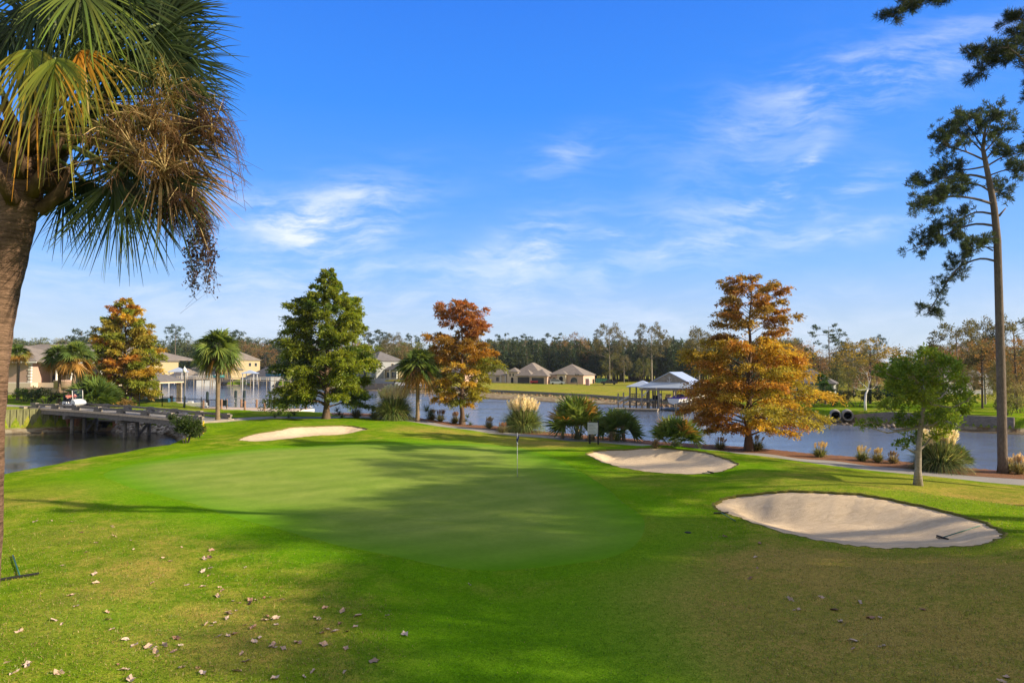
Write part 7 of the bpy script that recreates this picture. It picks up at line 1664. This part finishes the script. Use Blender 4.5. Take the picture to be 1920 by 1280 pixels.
for i, (px, py) in enumerate(LP):
    h = hit(px, py); o = D.objects.new('fallen_leaf', lms[i % 6]); col.objects.link(o); o.location = (h.x, h.y, h.z + .004); o.rotation_euler = (g.normal(0, .25), g.normal(0, .25), g.uniform(0, 6.28)); s = g.uniform(.40, .95); o.scale = (s, s, s)
    if py > 1150 and px < 700: lab = 'dry curled leaf lying on the grass at the bottom left'
    elif px < 700: lab = 'dry leaf lying on the grass of the left foreground'
    else: lab = 'pale dry leaf lying on the shaded turf to the right'
    tag(o, lab, 'fallen leaf', 'fallen leaves on the turf')

# ============================================================ trees outside the frame on the right that shade the green
shade = pine_proto(17, 301, 'dense', 'leafy pine standing outside the frame on the right that throws its shade over the turf', leaves=6500, crown0=.40, width=.52, cols=PN, L=.45, W=.15, group='pines outside the right edge')
shade2 = pine_proto(17, 302, 'flat', 'open-crowned pine standing outside the frame on the right that throws dappled shade on the turf', leaves=4600, crown0=.80, width=.62, cols=PN, L=.36, W=.10, group='pines outside the right edge')
# (kind, x, y, scale)
SH = [(0,31,8.5,1.0),(0,34,11.5,1.05),(0,30,5,.95),(0,27,2.5,.85),(1,47,12,1.5),(1,48,16.5,1.5),(1,52,9,1.55),(1,53,15,1.6),(1,52,27,1.6),(0,44,8.0,1.15),(0,24,-1,.8),(0,38,6,1.1),(0,35,7.5,1.0),(0,28,8,.8),(0,50,6,1.2),(0,24,5,.7),(1,47,6.0,1.4),(1,54,20.5,1.6)]
f = [True, True]
for i, (k, x, y, s) in enumerate(SH):
    src = (shade, shade2)[k]; place(src, (x, y, zg(x, y)), s, i*1.7, f[k]); f[k] = False

# ============================================================ blades of turf in the foreground
g = np.random.default_rng(91); n = 400000
yy = 9.0 + 22*g.random(n)**1.3; uu = g.uniform(-1.7, 1.7, n); k_ = (g.random(n) < np.clip((1.7 - np.abs(uu))/.8, 0, 1)) & (g.random(n) < np.clip((31.5 - yy)/7, 0, 1)); yy, uu = yy[k_], uu[k_]; xx = uu*yy
lo, hi = green.min(0) - 1, green.max(0) + 1
keep = (sdf_poly(xx, yy, green) < -.05) & (sdf_poly(xx, yy, bunk[2]) < -.10); xx, yy = xx[keep], yy[keep]; n = len(xx); zz = zf(xx, yy)
lu, stw = attrs(xx, yy)
pat = .5 + .5*np.sin(xx*.9 + 1.7*np.sin(yy*.8) )*np.sin(yy*1.1 + 1.3*np.sin(xx*.7)); f_in = lu > .5
mixs = g.random(n) < np.clip((.08 + .22*pat + .75*stw) * (1 - lu), 0, .85)
cb = np.where(mixs[:, None], np.array([.36, .27, .10]), (1 - lu)[:, None]*np.array([.16, .25, .010]) + lu[:, None]*np.array([.10, .24, .006]))
L = np.where(f_in, .032, .058)*g.uniform(.6, 1.4, n); D0 = np.stack([g.normal(0, .7, n), g.normal(0, .7, n), np.ones(n)], 1)
L = L * (.55 + .9*(.5 + .5*np.sin(xx*7.1 + 3*np.sin(yy*5.3))*np.sin(yy*6.7 + 2.5*np.sin(xx*4.9)))**1.5)
V, Fq, C = leaf_quads(np.stack([xx, yy, zz - .006], 1), D0, L, .013, jitter(cb, n, g, .28, .08), g)
o = np_mesh('grass_blades', V, Fq, M['leaf'], None, C); tag(o, 'short turf blades of the rough in the foreground', 'grass', kind='stuff')

# ============================================================ the air over the far bank
hz = MB(); hz.box(-760, -70, -6.5, 760, 640, 60)
m = D.materials.new('thin_haze'); m.use_nodes = True; nt = m.node_tree; nt.nodes.clear()
pv = nt.nodes.new('ShaderNodeVolumePrincipled'); pv.inputs['Color'].default_value = (.80, .88, 1, 1); pv.inputs['Density'].default_value = .00010; pv.inputs['Anisotropy'].default_value = .3
ou = nt.nodes.new('ShaderNodeOutputMaterial'); nt.links.new(pv.outputs[0], ou.inputs['Volume'])
o = hz.build('haze', m); tag(o, kind='stuff')
